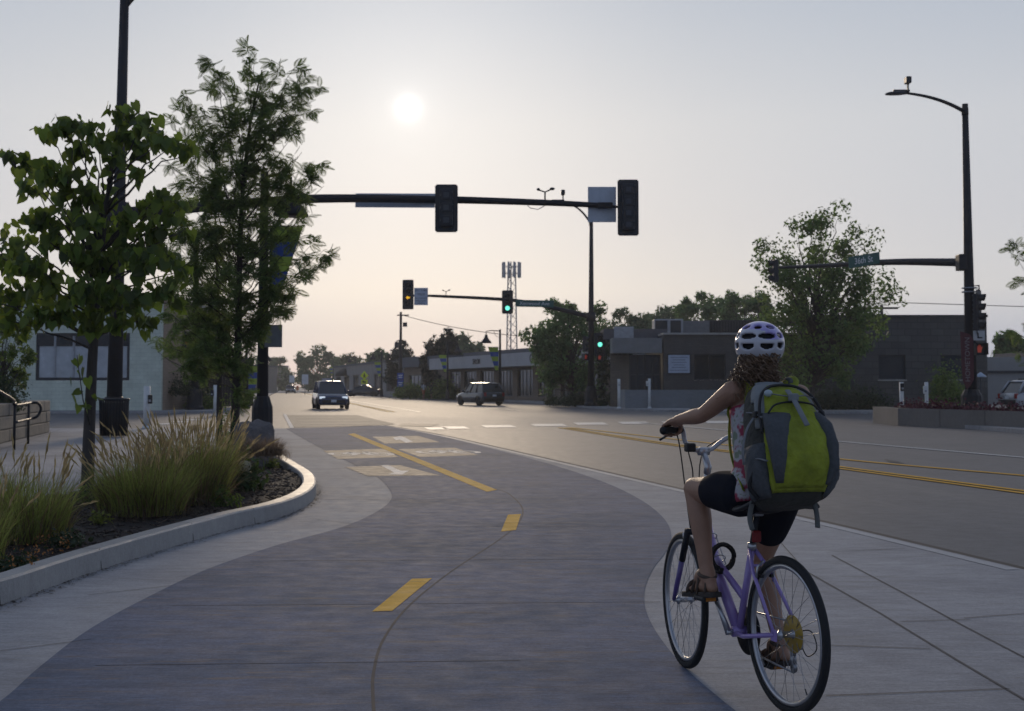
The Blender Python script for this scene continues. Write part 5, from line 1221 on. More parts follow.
for (px, Y, x0, x1, yt, yb, m, lab, nl) in ((316, 330, 292, 345, 347, 392, M_TRC, 'big rounded hazy tree standing at the end of the street', 5200), (346, 300, 330, 368, 355, 394, M_TRC, 'hazy lower tree right of the big rounded tree at the street end', 3600), (270, 360, 252, 294, 358, 392, M_TRC, 'hazy tree at the left side of the far street end', 3000), (240, 330, 215, 262, 352, 394, M_TRC, 'hazy tree behind the slender tree trunks at far left', 3200), (462, 215, 440, 482, 337, 378, M_TRC, 'rounded tree behind the slate roof right of the conifers', 3600), (378, 230, 364, 392, 350, 392, M_TRC, 'thin hazy tree behind the yellow crossing sign', 1600)):
    ptree('background_tree', lab, px, Y, x0, x1, yt, yb, nl, m, (.55, 1.05), clumps=55, trunk_r=.3, group=GT, spread=.2)
ptree('conifer', 'dark spreading conifer behind the utility pole', 404, 182, 386, 421, 344, 394, 2600, M_CONI, (.35, .7), clumps=42, trunk_r=.2, spread=.2, bark=M_BARK2)
ptree('conifer', 'shorter dark conifer with uneven top left of the tallest conifer', 433, 158, 422, 446, 343, 398, 3600, M_CONI, (.35, .65), clumps=55, trunk_r=.2, spread=.22, cone=False, bark=M_BARK2)
ptree('conifer', 'tallest dark conifer beside the shop row', 448, 156, 436, 462, 333, 398, 4200, M_CONI, (.35, .65), clumps=65, trunk_r=.2, spread=.2, cone=False, bark=M_BARK2)
# branches reaching in at the right edge
YE = 40
base = at(1095, 420, YE); root = thing('street_tree', 'tree outside the right edge whose drooping branches reach into the picture', 'tree', (base.x, YE, .12))
tpx = spline([at(1095, 428, YE), at(1093, 380, YE), at(1090, 320, YE), at(1086, 260, YE), at(1082, 200, YE)], 4); tpx[0].z = .12
b = MB(); b.tube(tpx, [.16 - .12 * (i / (len(tpx) - 1)) for i in range(len(tpx))], 10); b.build('trunk', M_BARK2, root, True)
locust(root, [(1008, 250, 6, .6), (1016, 246, 9, .6), (1024, 260, 10, .6), (1034, 250, 12, .6), (1020, 284, 7, .55), (1030, 278, 10, .55), (1012, 330, 7, .45), (1022, 336, 10, .45), (1034, 330, 12, .45), (1022, 352, 9, .4), (1010, 344, 6, .42), (1050, 300, 18, .5), (1060, 240, 20, .7), (1080, 280, 22, .6), (1100, 230, 22, .8), (1120, 270, 22, .6), (1050, 345, 14, .4), (1090, 330, 18, .4), (1076, 200, 18, .9)], tpx, YE, M_LOC, 7, (.22, .36))
# hedges and shrubs
def pb(px, py, Y): p = at(px, py, Y); return (p.x, Y)
SH = 'shrubs along the far pavements'
for (px, Y, rw, rh, n, m, lab, z0) in ((798, 76, 1.9, 1.9, 2600, M_HEDGE, 'dark shrub mass just right of the backpack', .12), (835, 77, 2.0, 1.8, 2600, M_HEDGE, 'dark shrub mass below the airy street tree', .12), (866, 77, 1.7, 1.6, 2200, M_HEDGE, 'dark low shrub left of the square window', .12), (770, 77, 1.6, 1.6, 1800, M_HEDGE, 'dark shrub hidden behind the cyclist head', .12), (942, 70, 1.35, 2.5, 3000, M_SHRUB, 'green rounded shrub between the pale posts and the red banner', .12), (955, 68, 1.0, 1.3, 1500, M_SHRUB, 'lower green shrub beside the red banner', .12),
    (567, 93, 1.3, 1.0, 1200, M_HEDGE, 'low clipped shrub at the foot of the far corner tree', .12), (581, 93, 1.1, .9, 1000, M_HEDGE, 'low clipped shrub next to the far signal mast', .12), (553, 96, .8, .7, 700, M_HEDGE, 'small low shrub at the far corner kerb', .12), (601, 90, .9, .7, 700, M_HEDGE, 'small dark shrub right of the far signal mast', .12),
    (448, 146, 2.0, 2.2, 1800, M_SHRUB, 'green shrub at the near end of the shop row', .12), (413, 150, 2.2, 1.5, 1500, M_SHRUB, 'pale green low shrub below the conifers', .12), (428, 151, 1.6, 1.2, 1000, M_SHRUB, 'low green shrub behind the two people', .12),
    (187, 76.5, 1.5, 1.7, 1500, M_HEDGE, 'dark shrub above the block wall at the far left corner', .9), (208, 78, 1.2, 1.2, 1000, M_SHRUB, 'green shrub beside the far left signal mast', .12)):
    bush('shrub', lab, 'shrub', pb(px, 405, Y), (rw, rw * .8, rh), n, m, (.10, .2) if Y < 100 else (.2, .36), SH, z0)
bush('shrub', 'rounded dark shrub growing above the limestone wall at the left edge', 'shrub', pb(8, 400, 36), (.75, .8, 1.0), 2200, M_HEDGE, (.06, .11), None, .75)
ptree('ornamental_tree', 'bright green small tree at the left edge above the limestone wall', 0, 37, -26, 32, 318, 392, 3600, M_SHRUB, (.07, .13), clumps=50, trunk_r=.06, spread=.2)
# red bedding flowers in the raised planter
fv = [(.0, 0, 0), (.5, .3, .1), (0, 1, 0), (-.5, .3, .1)]
pos = []
for k in range(2600):
    t = RNG.uniform(.12, 1.0); i = min(3, int(t * 4)); p = pw[i].lerp(pw[i + 1], (t * 4) % 1); pos.append((p.x + RNG.uniform(-.1, .1), p.y + RNG.uniform(.5, 3.0), hw - .12 + abs(RNG.normal()) * .17))
pos = np.array(pos)
root = tag(foliage('red_flower_bed', fv, [(0, 1, 2, 3)], pos, rot_from(rnd_dirs(len(pos)) + np.array([0, -.3, .5]), rnd_dirs(len(pos)), len(pos)), RNG.uniform(.07, .13, len(pos)), leafmat('dark_red_flower', (.075, .018, .030), (.10, .02, .03), .25), None), 'dark red bedding flowers filling the raised concrete planter', 'flowers', kind='stuff')

# -- feather reed grasses
M_BLADE = leafmat('grass_blade', (.20, .22, .060), (.38, .40, .09), .45); M_DRY = leafmat('dry_grass', (.17, .115, .060), (.28, .19, .09), .35); M_PLUME = leafmat('grass_plume', (.42, .31, .145), (.54, .41, .20), .42); M_THATCH = leafmat('fallen_grass', (.085, .062, .040), (.10, .08, .05), .15)
def blades(n, c, r0, length, lean, w, segs=5, spread_dir=None, droop=.35, z0=.1):
    """curved tapered ribbons: returns verts and faces"""
    V = []; F = []
    for k in range(n):
        a = RNG.uniform(0, 2 * PI); rr_ = r0 * math.sqrt(RNG.uniform()); bx, by = c[0] + rr_ * math.cos(a), c[1] + rr_ * math.sin(a)
        a2 = a + RNG.normal() * .7 if spread_dir is None else spread_dir + RNG.normal() * .5; L = RNG.uniform(*length); ln = abs(RNG.normal()) * lean + .03 + lean * .5 * rr_ / r0; dx, dy = math.cos(a2), math.sin(a2); px_, py_ = -dy, dx; wa = RNG.uniform(0, PI); px_, py_ = math.cos(wa), math.sin(wa); ww = w * RNG.uniform(.6, 1.3); o = len(V); th = ln * .3; x, y, z = bx, by, z0
        for i in range(segs + 1):
            t = i / segs; hw_ = ww * (1 - t ** 1.5) * .5 + .0006; V += [(x - px_ * hw_, y - py_ * hw_, z), (x + px_ * hw_, y + py_ * hw_, z)]
            th += ln * droop * (1 + t * 1.8) / segs * 2; s_ = L / segs; x += dx * math.sin(th) * s_; y += dy * math.sin(th) * s_; z = max(.06, z + math.cos(th) * s_)
        for i in range(segs): F.append((o + 2 * i, o + 2 * i + 1, o + 2 * i + 3, o + 2 * i + 2))
    return V, F
def plumes(n, c, r0, length, lean, pl=(.16, .30), z0=.1):
    V = []; F = []; S = MB()
    for k in range(n):
        a = RNG.uniform(0, 2 * PI); rr_ = r0 * math.sqrt(RNG.uniform()); p = Vector((c[0] + rr_ * math.cos(a), c[1] + rr_ * math.sin(a), z0)); a2 = a + RNG.normal() * .6; ln = abs(RNG.normal()) * lean + lean * .5 * rr_ / r0; L = RNG.uniform(*length)
        pts = [p + Vector((math.cos(a2) * L * t * math.sin(ln * (.5 + t)), math.sin(a2) * L * t * math.sin(ln * (.5 + t)), L * t * math.cos(ln * (.5 + t * .7)))) for t in (0, .35, .7, 1)]
        S.tube(pts, [.003, .0025, .002, .0015], 3, 0, False)
        d = (pts[3] - pts[2]).normalized(); l_ = RNG.uniform(*pl); e = pts[3]; a_, b_ = frame_of(d)
        for s in range(9):                           # short awns round the seed head
            t = s / 9; q = e + d * l_ * (t - .75); ang = s * 2.4 + k; out = (a_ * math.cos(ang) + b_ * math.sin(ang)); w_ = .010 * math.sin(PI * (.15 + .8 * t)) + .004; o = len(V)
            V += [tuple(q), tuple(q + d * .05 + out * w_), tuple(q + d * .11 + out * w_ * .4), tuple(q + d * .05 - out * w_ * .25)]; F.append((o, o + 1, o + 2, o + 3))
    return V, F, S
def grass_clump(lab, px, py, n, r0, length, lean, npl, pl_len, w=.010, dry=.25):
    c = G(px, py, .1); root = thing('ornamental_grass', lab, 'grass clump', (c.x, c.y, bedz(c.x, c.y) - .01), 0, 'feather reed grasses in the planting bed')
    b = MB(); v, f = blades(int(n * (1 - dry)), c, r0, length, lean, w); b.add(v, f, 0); v, f = blades(int(n * dry), c, r0 * 1.05, (length[0] * .8, length[1] * .95), lean * 1.25, w * .9); b.add(v, f, 1); b.build('blades', [M_BLADE, M_DRY], root, True)
    v, f, s_ = plumes(npl, c, r0 * .9, pl_len, lean * .62); s_.add(v, f, 0); s_.build('plumes', M_PLUME, root, True)
    b = MB(); v, f = blades(int(n * .28), c, r0 * 1.1, (length[0] * .5, length[1] * .8), 1.35, w * .8, 6, None, .9); b.add(v, f, 0); b.build('thatch', M_THATCH, root, True)
    return root
grass_clump('green feather grass clump with tan plumes right of the heart leaved tree trunk', 148, 514, 1400, .38, (.34, .70), .38, 60, (.58, .84))
grass_clump('tallest golden feather grass clump in the middle of the bed', 188, 503, 1600, .42, (.45, .90), .34, 100, (.66, 1.02), dry=.4)
grass_clump('brown seeded grass clump next to the boulder', 204, 494, 900, .34, (.4, .78), .34, 70, (.6, .92), dry=.55)
grass_clump('short green grass clump left of the middle clump', 122, 512, 500, .26, (.32, .62), .36, 24, (.55, .8))
grass_clump('grass clump with thin plumes at the left edge of the bed', 20, 540, 1300, .40, (.36, .66), .38, 40, (.6, .86), .009)
grass_clump('sparse grass clump beyond the left edge clump', -22, 530, 800, .36, (.38, .64), .36, 26, (.55, .82))
grass_clump('drooping grass clump at the left frame edge nearest the kerb', -40, 562, 700, .32, (.3, .58), .40, 24, (.5, .75), .008)
# dry heap of fallen grass over the boulder
c = at(266, 470, 22.4); c.z = .1; root = thing('dry_grass_mound', 'mound of brown dried grass draped around the grey boulder', 'grass clump', (c.x, c.y, .08))
b = MB(); v, f = blades(2200, c + Vector((-.12, .1, .10)), .34, (.18, .40), .60, .009, 6, None, .8, .30); b.add(v, f, 0); b.build('blades', leafmat('brown_dry_grass', (.20, .135, .085), (.32, .23, .14), .35), root, True)
def rock(name, lab, c, r, seed, m, rz=0):
    bm = bmesh.new(); bmesh.ops.create_icosphere(bm, subdivisions=4, radius=1); rs = random.Random(seed); pl_ = [Vector((rs.gauss(0, 1), rs.gauss(0, 1), rs.gauss(0, 1))).normalized() for _ in range(13)]
    for v in bm.verts:
        d = v.co.normalized(); k = 1.0
        for p_ in pl_:
            q = d.dot(p_)
            if q > .62: k = min(k, .62 / q * 1.12)
        k += .03 * math.sin(7 * d.x + seed) * math.sin(6 * d.y) + .015 * math.sin(19 * d.z + 11 * d.x); v.co = Vector((d.x * r[0] * k, d.y * r[1] * k, d.z * r[2] * k))
    bm.verts.index_update(); b = MB(); b.add([v.co.copy() for v in bm.verts], [tuple(v.index for v in f_.verts) for f_ in bm.faces], 0, False, T(*c) @ rotz(rz)); bm.free()
    return tag(b.build(name, m), lab, 'boulder')
M_ROCK = pavemat('boulder_stone', (.15, .135, .13), (.21, .19, .175), (.09, .085, .085), .85, .25, (1, 1, 1), .8, .7, .7)
c = at(254, 455, 23.8); rock('boulder', 'pointed pinkish grey boulder half covered in dry grass at the end of the bed', (c.x, c.y, .22), (.44, .40, .88), 5, M_ROCK, .9)
c = G(238, 466, .1); rock('boulder', 'smaller pale grey boulder behind the white flower head', (c.x, c.y + .1, .2), (.36, .3, .28), 8, M_ROCK)
# hydrangea with one white head
c = G(243, 491, .1); root = bush('hydrangea', 'dark green hydrangea with a single creamy white flower head', 'shrub', (c.x, c.y), (.36, .34, .46), 520, leafmat('hydrangea_leaf', (.030, .056, .016), (.07, .11, .02), .3), (.08, .14), None, .09, 12)
q = at(245, 466, c.y - .25); n = 240; d = rnd_dirs(n); foliage('flower_head', LEAF_V, LEAF_F, np.array(q) + d * np.array([.075, .075, .065]), rot_from(d, rnd_dirs(n), n), RNG.uniform(.025, .04, n), mat('cream_petal', (.48, .45, .32), .7, .15), root)
q = at(252, 484, c.y - .2); n = 120; d = rnd_dirs(n); foliage('flower_head', LEAF_V, LEAF_F, np.array(q) + d * np.array([.055, .055, .05]), rot_from(d, rnd_dirs(n), n), RNG.uniform(.02, .035, n), leafmat('lime_bud', (.10, .15, .03), (.2, .25, .05), .3), root)
# low perennials
PR = 'low perennials in the mulch'
for (x, y, r, h, n, m, lab) in ((92, 506, .16, .26, 260, M_SHRUB, 'leafy green plant at the foot of the heart leaved tree'), (84, 504, .14, .22, 200, M_HEDGE, 'small dark plant left of the tree foot'), (226, 505, .2, .25, 300, M_SHRUB, 'pale green plant between the grass and the hydrangea'), (270, 466, .18, .2, 220, M_SHRUB, 'small green plant just inside the far end of the kerb'), (100, 522, .12, .18, 160, leafmat('yellow_green_leaf', (.14, .16, .03), (.25, .26, .04), .35), 'yellow green seedling in the mulch right of the tree'), (20, 565, .3, .14, 340, M_HEDGE, 'low dark ground plant near the kerb at the left edge'), (60, 548, .26, .12, 300, M_HEDGE, 'low plant with orange blooms in front of the left grass')):
    c = G(x, y, .1); bush('perennial', lab, 'plant', (c.x, c.y), (r, r, h), n, m, (.03, .06), PR, bedz(c.x, c.y) - .01, 8)
pos = []
for (x, y) in ((40, 545), (54, 538), (60, 540), (62, 548), (36, 556), (20, 548), (28, 560), (57, 534), (48, 552), (12, 564), (66, 545), (33, 566)):
    p = G(x, y, .16); pos += [(p.x + RNG.normal() * .02, p.y + RNG.normal() * .04, .14 + RNG.uniform(0, .1)) for _ in range(14)]
pos = np.array(pos); n = len(pos); tag(foliage('orange_flowers', LEAF_V, LEAF_F, pos, rot_from(rnd_dirs(n) + np.array([0, -.4, .8]), rnd_dirs(n), n), RNG.uniform(.018, .032, n), mat('orange_petal', (.36, .14, .03), .6, .3), None), 'scattered small orange blooms low in the mulch at the left', 'flowers', kind='stuff')
# creeping young shoots round the locust trunk
c = at(229, 440, YL); bush('young_vine', 'pale green young shoots climbing beside the dark locust trunk', 'plant', (c.x, c.y - .2), (.26, .3, 1.25), 420, M_SHRUB, (.04, .08), None, .06, 16)
# ================================================================ CYCLIST
# a frame of reference for the ride: x forward along the bicycle, y to its left, z up, origin under the rear wheel
RC = G(787.5, 715.5); HEAD = math.atan2(.947, -.322); BM = T(RC.x, RC.y, .008) @ rotz(HEAD)
def bw(p): return BM @ Vector(p)
def bt(mb, name, m, parent): mb.v = [tuple(BM @ Vector(v)) for v in mb.v]; return mb.build(name, m, parent, True)
M_LIL = mat('lilac_frame_paint', (.29, .20, .47), .32, .10, 3, coat=.5, spec=.5); M_DLIL = mat('deep_violet_paint', (.085, .055, .22), .35, .10, 3, coat=.5)
M_ALU = mat('brushed_aluminium', (.42, .42, .43), .35, .15, 8, metal=.85); M_STEEL = mat('steel', (.28, .28, .29), .35, .2, 8, metal=.9); M_RUB = mat('black_rubber', (.013, .013, .014), .75, .2, 20)
M_GUARD = mat('amber_spoke_guard', (.34, .22, .03), .35, .15, 6); M_REDR = mat('red_reflector', (.16, .010, .012), .2, .2, 30)
bike = thing('bicycle', 'lilac step through city bicycle with silver wheels, ridden by the woman', 'bicycle', bw((0.5, 0, 0)), HEAD)
R = .345; WB = 1.03; STEER = -.14
AX_R = Vector((0, 0, R)); AX_F = Vector((WB, 0, R))
def wheel(c, yaw, name, rear):
    M = T(*c) @ rotz(yaw); rx = Matrix.Rotation(PI / 2, 4, 'X')
    b = MB(); N = 64
    prof = [(-.013, R - .034), (-.018, R - .020), (-.012, R - .004), (0, R), (.012, R - .004), (.018, R - .020), (.013, R - .034)]
    rings = [[((r) * math.cos(t), y, r * math.sin(t)) for y, r in prof] for t in np.linspace(0, 2 * PI, N, endpoint=False)]
    k = len(prof); vs = [p for q in rings for p in q]; b.add(vs, [(i * k + j, i * k + j + 1, ((i + 1) % N) * k + j + 1, ((i + 1) % N) * k + j) for i in range(N) for j in range(k - 1)], 0, True, M)
    tyre = bt(b, name, M_RUB, bike)
    b = MB(); prof = [(-.011, R - .034), (-.012, R - .050), (-.006, R - .058), (.006, R - .058), (.012, R - .050), (.011, R - .034), (0, R - .040)]
    k = len(prof); vs = [(r * math.cos(t), y, r * math.sin(t)) for t in np.linspace(0, 2 * PI, N, endpoint=False) for y, r in prof]
    b.add(vs, [(i * k + j, i * k + (j + 1) % k, ((i + 1) % N) * k + (j + 1) % k, ((i + 1) % N) * k + j) for i in range(N) for j in range(k)], 0, True, M); bt(b, 'rim', M_ALU, tyre)
    b = MB(); hw_ = .034; r0 = .022
    for i in range(32):
        s = -1 if i % 2 else 1; a = 2 * PI * i / 32; a0 = a + (.75 if (i // 2) % 2 else -.75)
        b.tube([(r0 * math.cos(a0), s * hw_, r0 * math.sin(a0)), ((R - .056) * math.cos(a), 0, (R - .056) * math.sin(a))], .0012, 4, 0, False, M=M)
    bt(b, 'spokes', M_STEEL, tyre)
    b = MB(); b.lathe([(.008, -.062), (.010, -.045), (.024, -.036), (.024, -.031), (.014, -.026), (.014, .026), (.024, .031), (.024, .036), (.010, .045), (.008, .062)], 16, 0, M @ rx); bt(b, 'hub', M_ALU, tyre)
    b = MB(); b.tube([(R - .055, 0, 0), (R - .09, 0, 0)], .003, 5, 0, M=M @ Matrix.Rotation(2.2 if rear else 3.6, 4, 'Y')); bt(b, 'valve', M_BLK2, tyre)
    return tyre
# steering axis through the fork
HA = math.radians(71); sx = Vector((-math.cos(HA), 0, math.sin(HA)))
fk = AX_F + Vector((-.045, 0, 0))                     # foot of the steering axis at axle height
def st(d): return fk + sx * d
crown = st(.385); htb = st(.42); htt = st(.60)
def steer(p): p = Vector(p); q = Matrix.Rotation(STEER, 4, sx); return fk + q @ (p - fk)
wheel(AX_R, 0, 'rear_wheel', True); AXF2 = steer(AX_F); wheel(AXF2, STEER, 'front_wheel', False)
BB = Vector((.435, 0, .285)); SA = math.radians(72.5); sdv = Vector((-math.cos(SA), 0, math.sin(SA)))
stop = BB + sdv * .43; sclamp = BB + sdv * .60
b = MB(); b.tube([htt - sx * .07, htb.lerp(BB, .5) + Vector((-.01, 0, .0)), BB + Vector((.01, 0, 0))], .0255, 12); b.tube([htb - sx * .01 + Vector((-.02, 0, .005)), htb.lerp(BB + sdv * .17, .5) + Vector((0, 0, -.025)), BB + sdv * .17], .0165, 12)
b.tube([BB - sdv * .01, stop], .0165, 12); b.tube([htb, htt], .021, 14); b.lathe([(.025, -.036), (.025, .036)], 16, 0, T(*BB) @ Matrix.Rotation(PI / 2, 4, 'X'))
for s in (-1, 1):
    dr = AX_R + Vector((0, s * .064, 0)); b.tube([BB + Vector((-.03, s * .03, -.002)), BB + Vector((-.12, s * .045, .0)), dr], [.013, .011, .009], 9)
    b.tube([stop + Vector((0, s * .014, -.01)), stop.lerp(AX_R, .3) + Vector((0, s * .045, 0)), dr + Vector((.0, 0, .01))], [.010, .009, .008], 8); b.box(dr, (.045, .006, .05))
b.tube([stop.lerp(AX_R, .22) + Vector((0, -.04, 0)), stop.lerp(AX_R, .22) + Vector((0, .04, 0))], .007, 6)
frame_ = bt(b, 'frame', M_LIL, bike)
b = MB()
for s in (-1, 1):
    p0 = steer(crown + Vector((0, s * .055, 0))); p1 = steer(crown.lerp(AX_F, .42) + Vector((0, s * .055, 0))); p2 = steer(AX_F + Vector((0, s * .058, .0)))
    b.tube([p0 + sx * .01, p1], .0165, 12, 1); b.tube([p1, p1.lerp(p2, .7), p2], [.0145, .013, .010], 12, 0)
b.tube([steer(crown + Vector((0, -.06, 0))), steer(crown + Vector((0, .06, 0)))], .017, 10, 1); b.tube([st(.36), st(.43)], .018, 10, 1); bt(b, 'fork', [M_DLIL, M_BLK], bike)
# stem, bars, grips
stemtop = st(.735); clamp = steer(stemtop + Vector((.075, 0, .075)))
b = MB(); b.tube([st(.59), st(.72)], .0145, 12); b.tube([st(.70), stemtop, stemtop.lerp(clamp, .5) + Vector((0, 0, .0)), clamp], [.018, .019, .017, .015], 12); b.lathe([(.021, -.028), (.021, .028)], 14, 0, T(*clamp) @ Matrix.Rotation(PI / 2, 4, 'X')); bt(b, 'stem', M_ALU, bike)
gripL = [Vector((.830, .125, 1.226)), Vector((.765, .235, 1.222))]; gripR = [Vector((.84, -.285, 1.215)), Vector((.775, -.395, 1.21))]
def bar(s, g): return spline([clamp, clamp + Vector((.02, s * .06, .012)), clamp + Vector((.035, s * (.085 if s > 0 else .125), .05)), g[0] + (g[0] - g[1]) * .35 + Vector((.0, 0, -.004)), g[0], g[1]], 6)
b = MB(); pl_, pr_ = bar(1, gripL), bar(-1, gripR); b.tube(pl_[::-1] + pr_[1:], .0118, 12); hb = bt(b, 'handlebar', M_ALU, bike)
for g in (gripL, gripR):
    b = MB(); d = (g[1] - g[0]); b.tube([g[0] - d * .04, g[0] + d * .1, g[1] - d * .05, g[1] + d * .02], [.0175, .0165, .0175, .019], 14); bt(b, 'grip', M_RUB, bike)
    b = MB(); b.tube([g[0] - d * .22, g[0] - d * .10], .021, 10); q = g[0] - d * .16 + Vector((.03, 0, -.02)); b.tube(spline([q - Vector((.03, 0, 0)), q + Vector((.015, 0, -.004)), q + d * .4 + Vector((.045, 0, -.012)), q + d * .9 + Vector((.05, 0, -.03))], 4), .006, 7); bt(b, 'brake_lever', M_BLK2, bike)
b = MB(); b.box(clamp + Vector((.0, .075, .02)), (.05, .05, .045), 0, None, .01); bt(b, 'bar_light', M_BLK2, bike)
b = MB(); b.tube(spline([pl_[-8] + Vector((.03, 0, -.01)), clamp + Vector((.10, .08, .0)), st(.55) + Vector((.10, .04, 0)), st(.40) + Vector((.03, .03, 0))], 6), .0035, 5); b.tube(spline([pr_[-8] + Vector((.03, 0, -.01)), clamp + Vector((.11, -.06, .0)), st(.55) + Vector((.09, -.03, 0)), htb + Vector((-.03, -.02, .02))], 6), .0035, 5); b.tube(spline([clamp + Vector((.05, .06, .0)), clamp + Vector((.06, .03, -.12)), st(.5) + Vector((.06, .03, 0)), htb + Vector((-.02, .025, .03))], 6), .0035, 5); bt(b, 'cables', M_BLK2, bike)
# saddle, post, reflector
b = MB(); b.tube([stop - sdv * .03, sclamp], .0135, 12); bt(b, 'seat_post', M_BLK, bike)
b = MB(); b.lathe([(.021, -.015), (.021, .02)], 12, 0, T(*stop)); bt(b, 'seat_clamp', M_ALU, bike)
sc_ = sclamp + Vector((0, 0, .045))
b = MB(); rings = []
for x, w_, h_ in ((-.15, .045, .02), (-.145, .075, .035), (-.10, .085, .042), (-.04, .072, .04), (.03, .042, .036), (.10, .026, .032), (.135, .020, .026), (.142, .010, .012)):
    rings.append([(sc_.x + x, sc_.y + w_ * math.cos(t), sc_.z + (h_ * .6 if math.sin(t) > 0 else h_) * math.sin(t) + (-.008 if abs(x) < .06 else 0)) for t in np.linspace(0, 2 * PI, 16, endpoint=False)])
b.loft(rings); bt(b, 'saddle', M_BLK2, bike)
b = MB()
for s in (-1, 1): b.tube([sc_ + Vector((-.11, s * .03, -.03)), sclamp + Vector((-.03, s * .022, .0)), sclamp + Vector((.03, s * .02, .0)), sc_ + Vector((.11, s * .01, -.02))], .0035, 6)
b.box(sclamp, (.05, .05, .03), 0, None, .008); bt(b, 'saddle_rails', M_STEEL, bike)
pr = stop + sdv * .055 + Vector((-.026, .0, 0)); b = MB(); b.box(pr, (.020, .046, .056), 0, None, .010); bt(b, 'rear_reflector', M_REDR, bike)
# drivetrain on the right side
def disc(mb, c, prof, n=36, mi=0): mb.lathe(prof, n, mi, T(*c) @ Matrix.Rotation(PI / 2, 4, 'X'))
CA = math.radians(63); cu = Vector((math.cos(CA), 0, math.sin(CA)))
pedL = BB + cu * .17 + Vector((0, .135, 0)); pedR = BB - cu * .17 + Vector((0, -.135, 0))
for s, pd in ((1, pedL), (-1, pedR)):
    b = MB(); a0 = BB + Vector((0, s * .058, 0)); e = pd + Vector((0, -s * .050, 0)); b.tube([a0, a0.lerp(e, .5), e], [.016, .012, .013], 10); b.tube([BB + Vector((0, s * .03, 0)), a0 + Vector((0, s * .012, 0))], .014, 10); bt(b, 'crank_arm', M_ALU, bike)
    b = MB(); b.box(pd, (.10, .085, .024), 0, None, .008); b.tube([pd + Vector((0, -s * .05, 0)), pd], .008, 8); b.box(pd + Vector((-.052, 0, 0)), (.006, .05, .016), 1); bt(b, 'pedal', [M_BLK2, mat('amber_reflector', (.45, .16, .02), .25, .2, 20)], bike)
b = MB(); cr = BB + Vector((0, -.047, 0)); N = 44
pol = [((.098 if i % 2 else .092) * math.cos(2 * PI * i / (2 * N)), (.098 if i % 2 else .092) * math.sin(2 * PI * i / (2 * N))) for i in range(2 * N)]
inn_ = [(.07 * math.cos(2 * PI * i / (2 * N)), .07 * math.sin(2 * PI * i / (2 * N))) for i in range(2 * N)]; n2 = 2 * N
MC = T(*cr) @ Matrix.Rotation(PI / 2, 4, 'X'); vs = [(x, y, z) for z in (-.002, .002) for x, y in pol] + [(x, y, z) for z in (-.002, .002) for x, y in inn_]
fs = []
for i in range(n2):
    j = (i + 1) % n2; fs += [(i, j, n2 + j, n2 + i), (2 * n2 + j, 2 * n2 + i, 3 * n2 + i, 3 * n2 + j), (j, i, 2 * n2 + i, 2 * n2 + j), (n2 + i, n2 + j, 3 * n2 + j, 3 * n2 + i)]
b.add(vs, fs, 0, False, MC)
for i in range(5): a = 2 * PI * i / 5 + .4; b.tube([cr, cr + Vector((.08 * math.cos(a), 0, .08 * math.sin(a)))], .006, 6)
b.lathe([(.106, -.006), (.106, .004), (.112, .004), (.112, -.006)], 40, 0, MC); bt(b, 'chainring', M_BLK, bike)
b = MB(); cs = AX_R + Vector((0, -.030, 0)); disc(b, cs, [(.02, .0), (.082, .0), (.084, .002), (.082, .004), (.02, .004)]); bt(b, 'spoke_guard', M_GUARD, bike)
b = MB()
for i, rr_ in enumerate((.060, .054, .048, .042, .036, .030, .025)): disc(b, AX_R + Vector((0, -.038 - .0042 * i, 0)), [(.01, -.0013), (rr_, -.0013), (rr_, .0013), (.01, .0013)], 30)
bt(b, 'cassette', M_STEEL, bike)
b = MB(); cy_ = -.052; top = [Vector((BB.x, cy_, BB.z + .096)), Vector((0, cy_, R + .046))]; jw = Vector((.03, cy_, R - .155)); jw1 = Vector((.035, cy_, R - .085))
b.tube(top, .0045, 5); b.tube([Vector((BB.x, cy_, BB.z - .096)), jw + Vector((0, 0, -.022))], .0045, 5); b.tube([jw + Vector((-.02, 0, .0)), jw1 + Vector((.02, 0, 0)), Vector((.045, cy_, R - .02))], .0045, 5)
b.tube([Vector((.045 * math.cos(t), cy_, R + .045 * math.sin(t))) for t in np.linspace(PI / 2, 1.75 * PI, 12)], .0045, 5); bt(b, 'chain', M_STEEL, bike)
b = MB(); disc(b, jw, [(.004, -.006), (.022, -.006), (.022, .006), (.004, .006)], 16); disc(b, jw1, [(.004, -.006), (.020, -.006), (.020, .006), (.004, .006)], 16)
for dy in (-.010, .010): b.tube([jw + Vector((0, dy, 0)), jw1 + Vector((0, dy, 0))], .006, 6)
b.box(jw1 + Vector((-.012, -.022, .035)), (.045, .03, .05), 0, None, .01); b.tube([AX_R + Vector((0, -.066, -.02)), jw1 + Vector((-.01, -.025, .03))], .009, 7); b.tube(spline([AX_R + Vector((.05, -.066, -.004)), AX_R + Vector((-.06, -.085, .02)), AX_R + Vector((-.10, -.09, -.05)), AX_R + Vector((-.03, -.085, -.095)), jw1 + Vector((-.01, -.03, .04))], 6), .003, 5, 1); bt(b, 'derailleur', [M_STEEL, M_BLK2], bike)
# brakes over the rear tyre
b = MB(); q = stop.lerp(AX_R, .30)
for s in (-1, 1): b.tube([q + Vector((-.02, s * .045, -.04)), q + Vector((-.035, s * .042, .03)), q + Vector((-.03, s * .01, .055))], .006, 6); b.box(q + Vector((-.025, s * .026, -.012)), (.05, .014, .012), 1)
bt(b, 'rear_brake', [M_ALU, M_BLK2], bike)
q = steer(crown.lerp(AX_F, .12)); b = MB()
for s in (-1, 1): b.tube([q + Vector((.03, s * .05, -.05)), q + Vector((.045, s * .05, .03)), q + Vector((.04, s * .01, .06))], .006, 6)
bt(b, 'front_brake', M_ALU, bike)
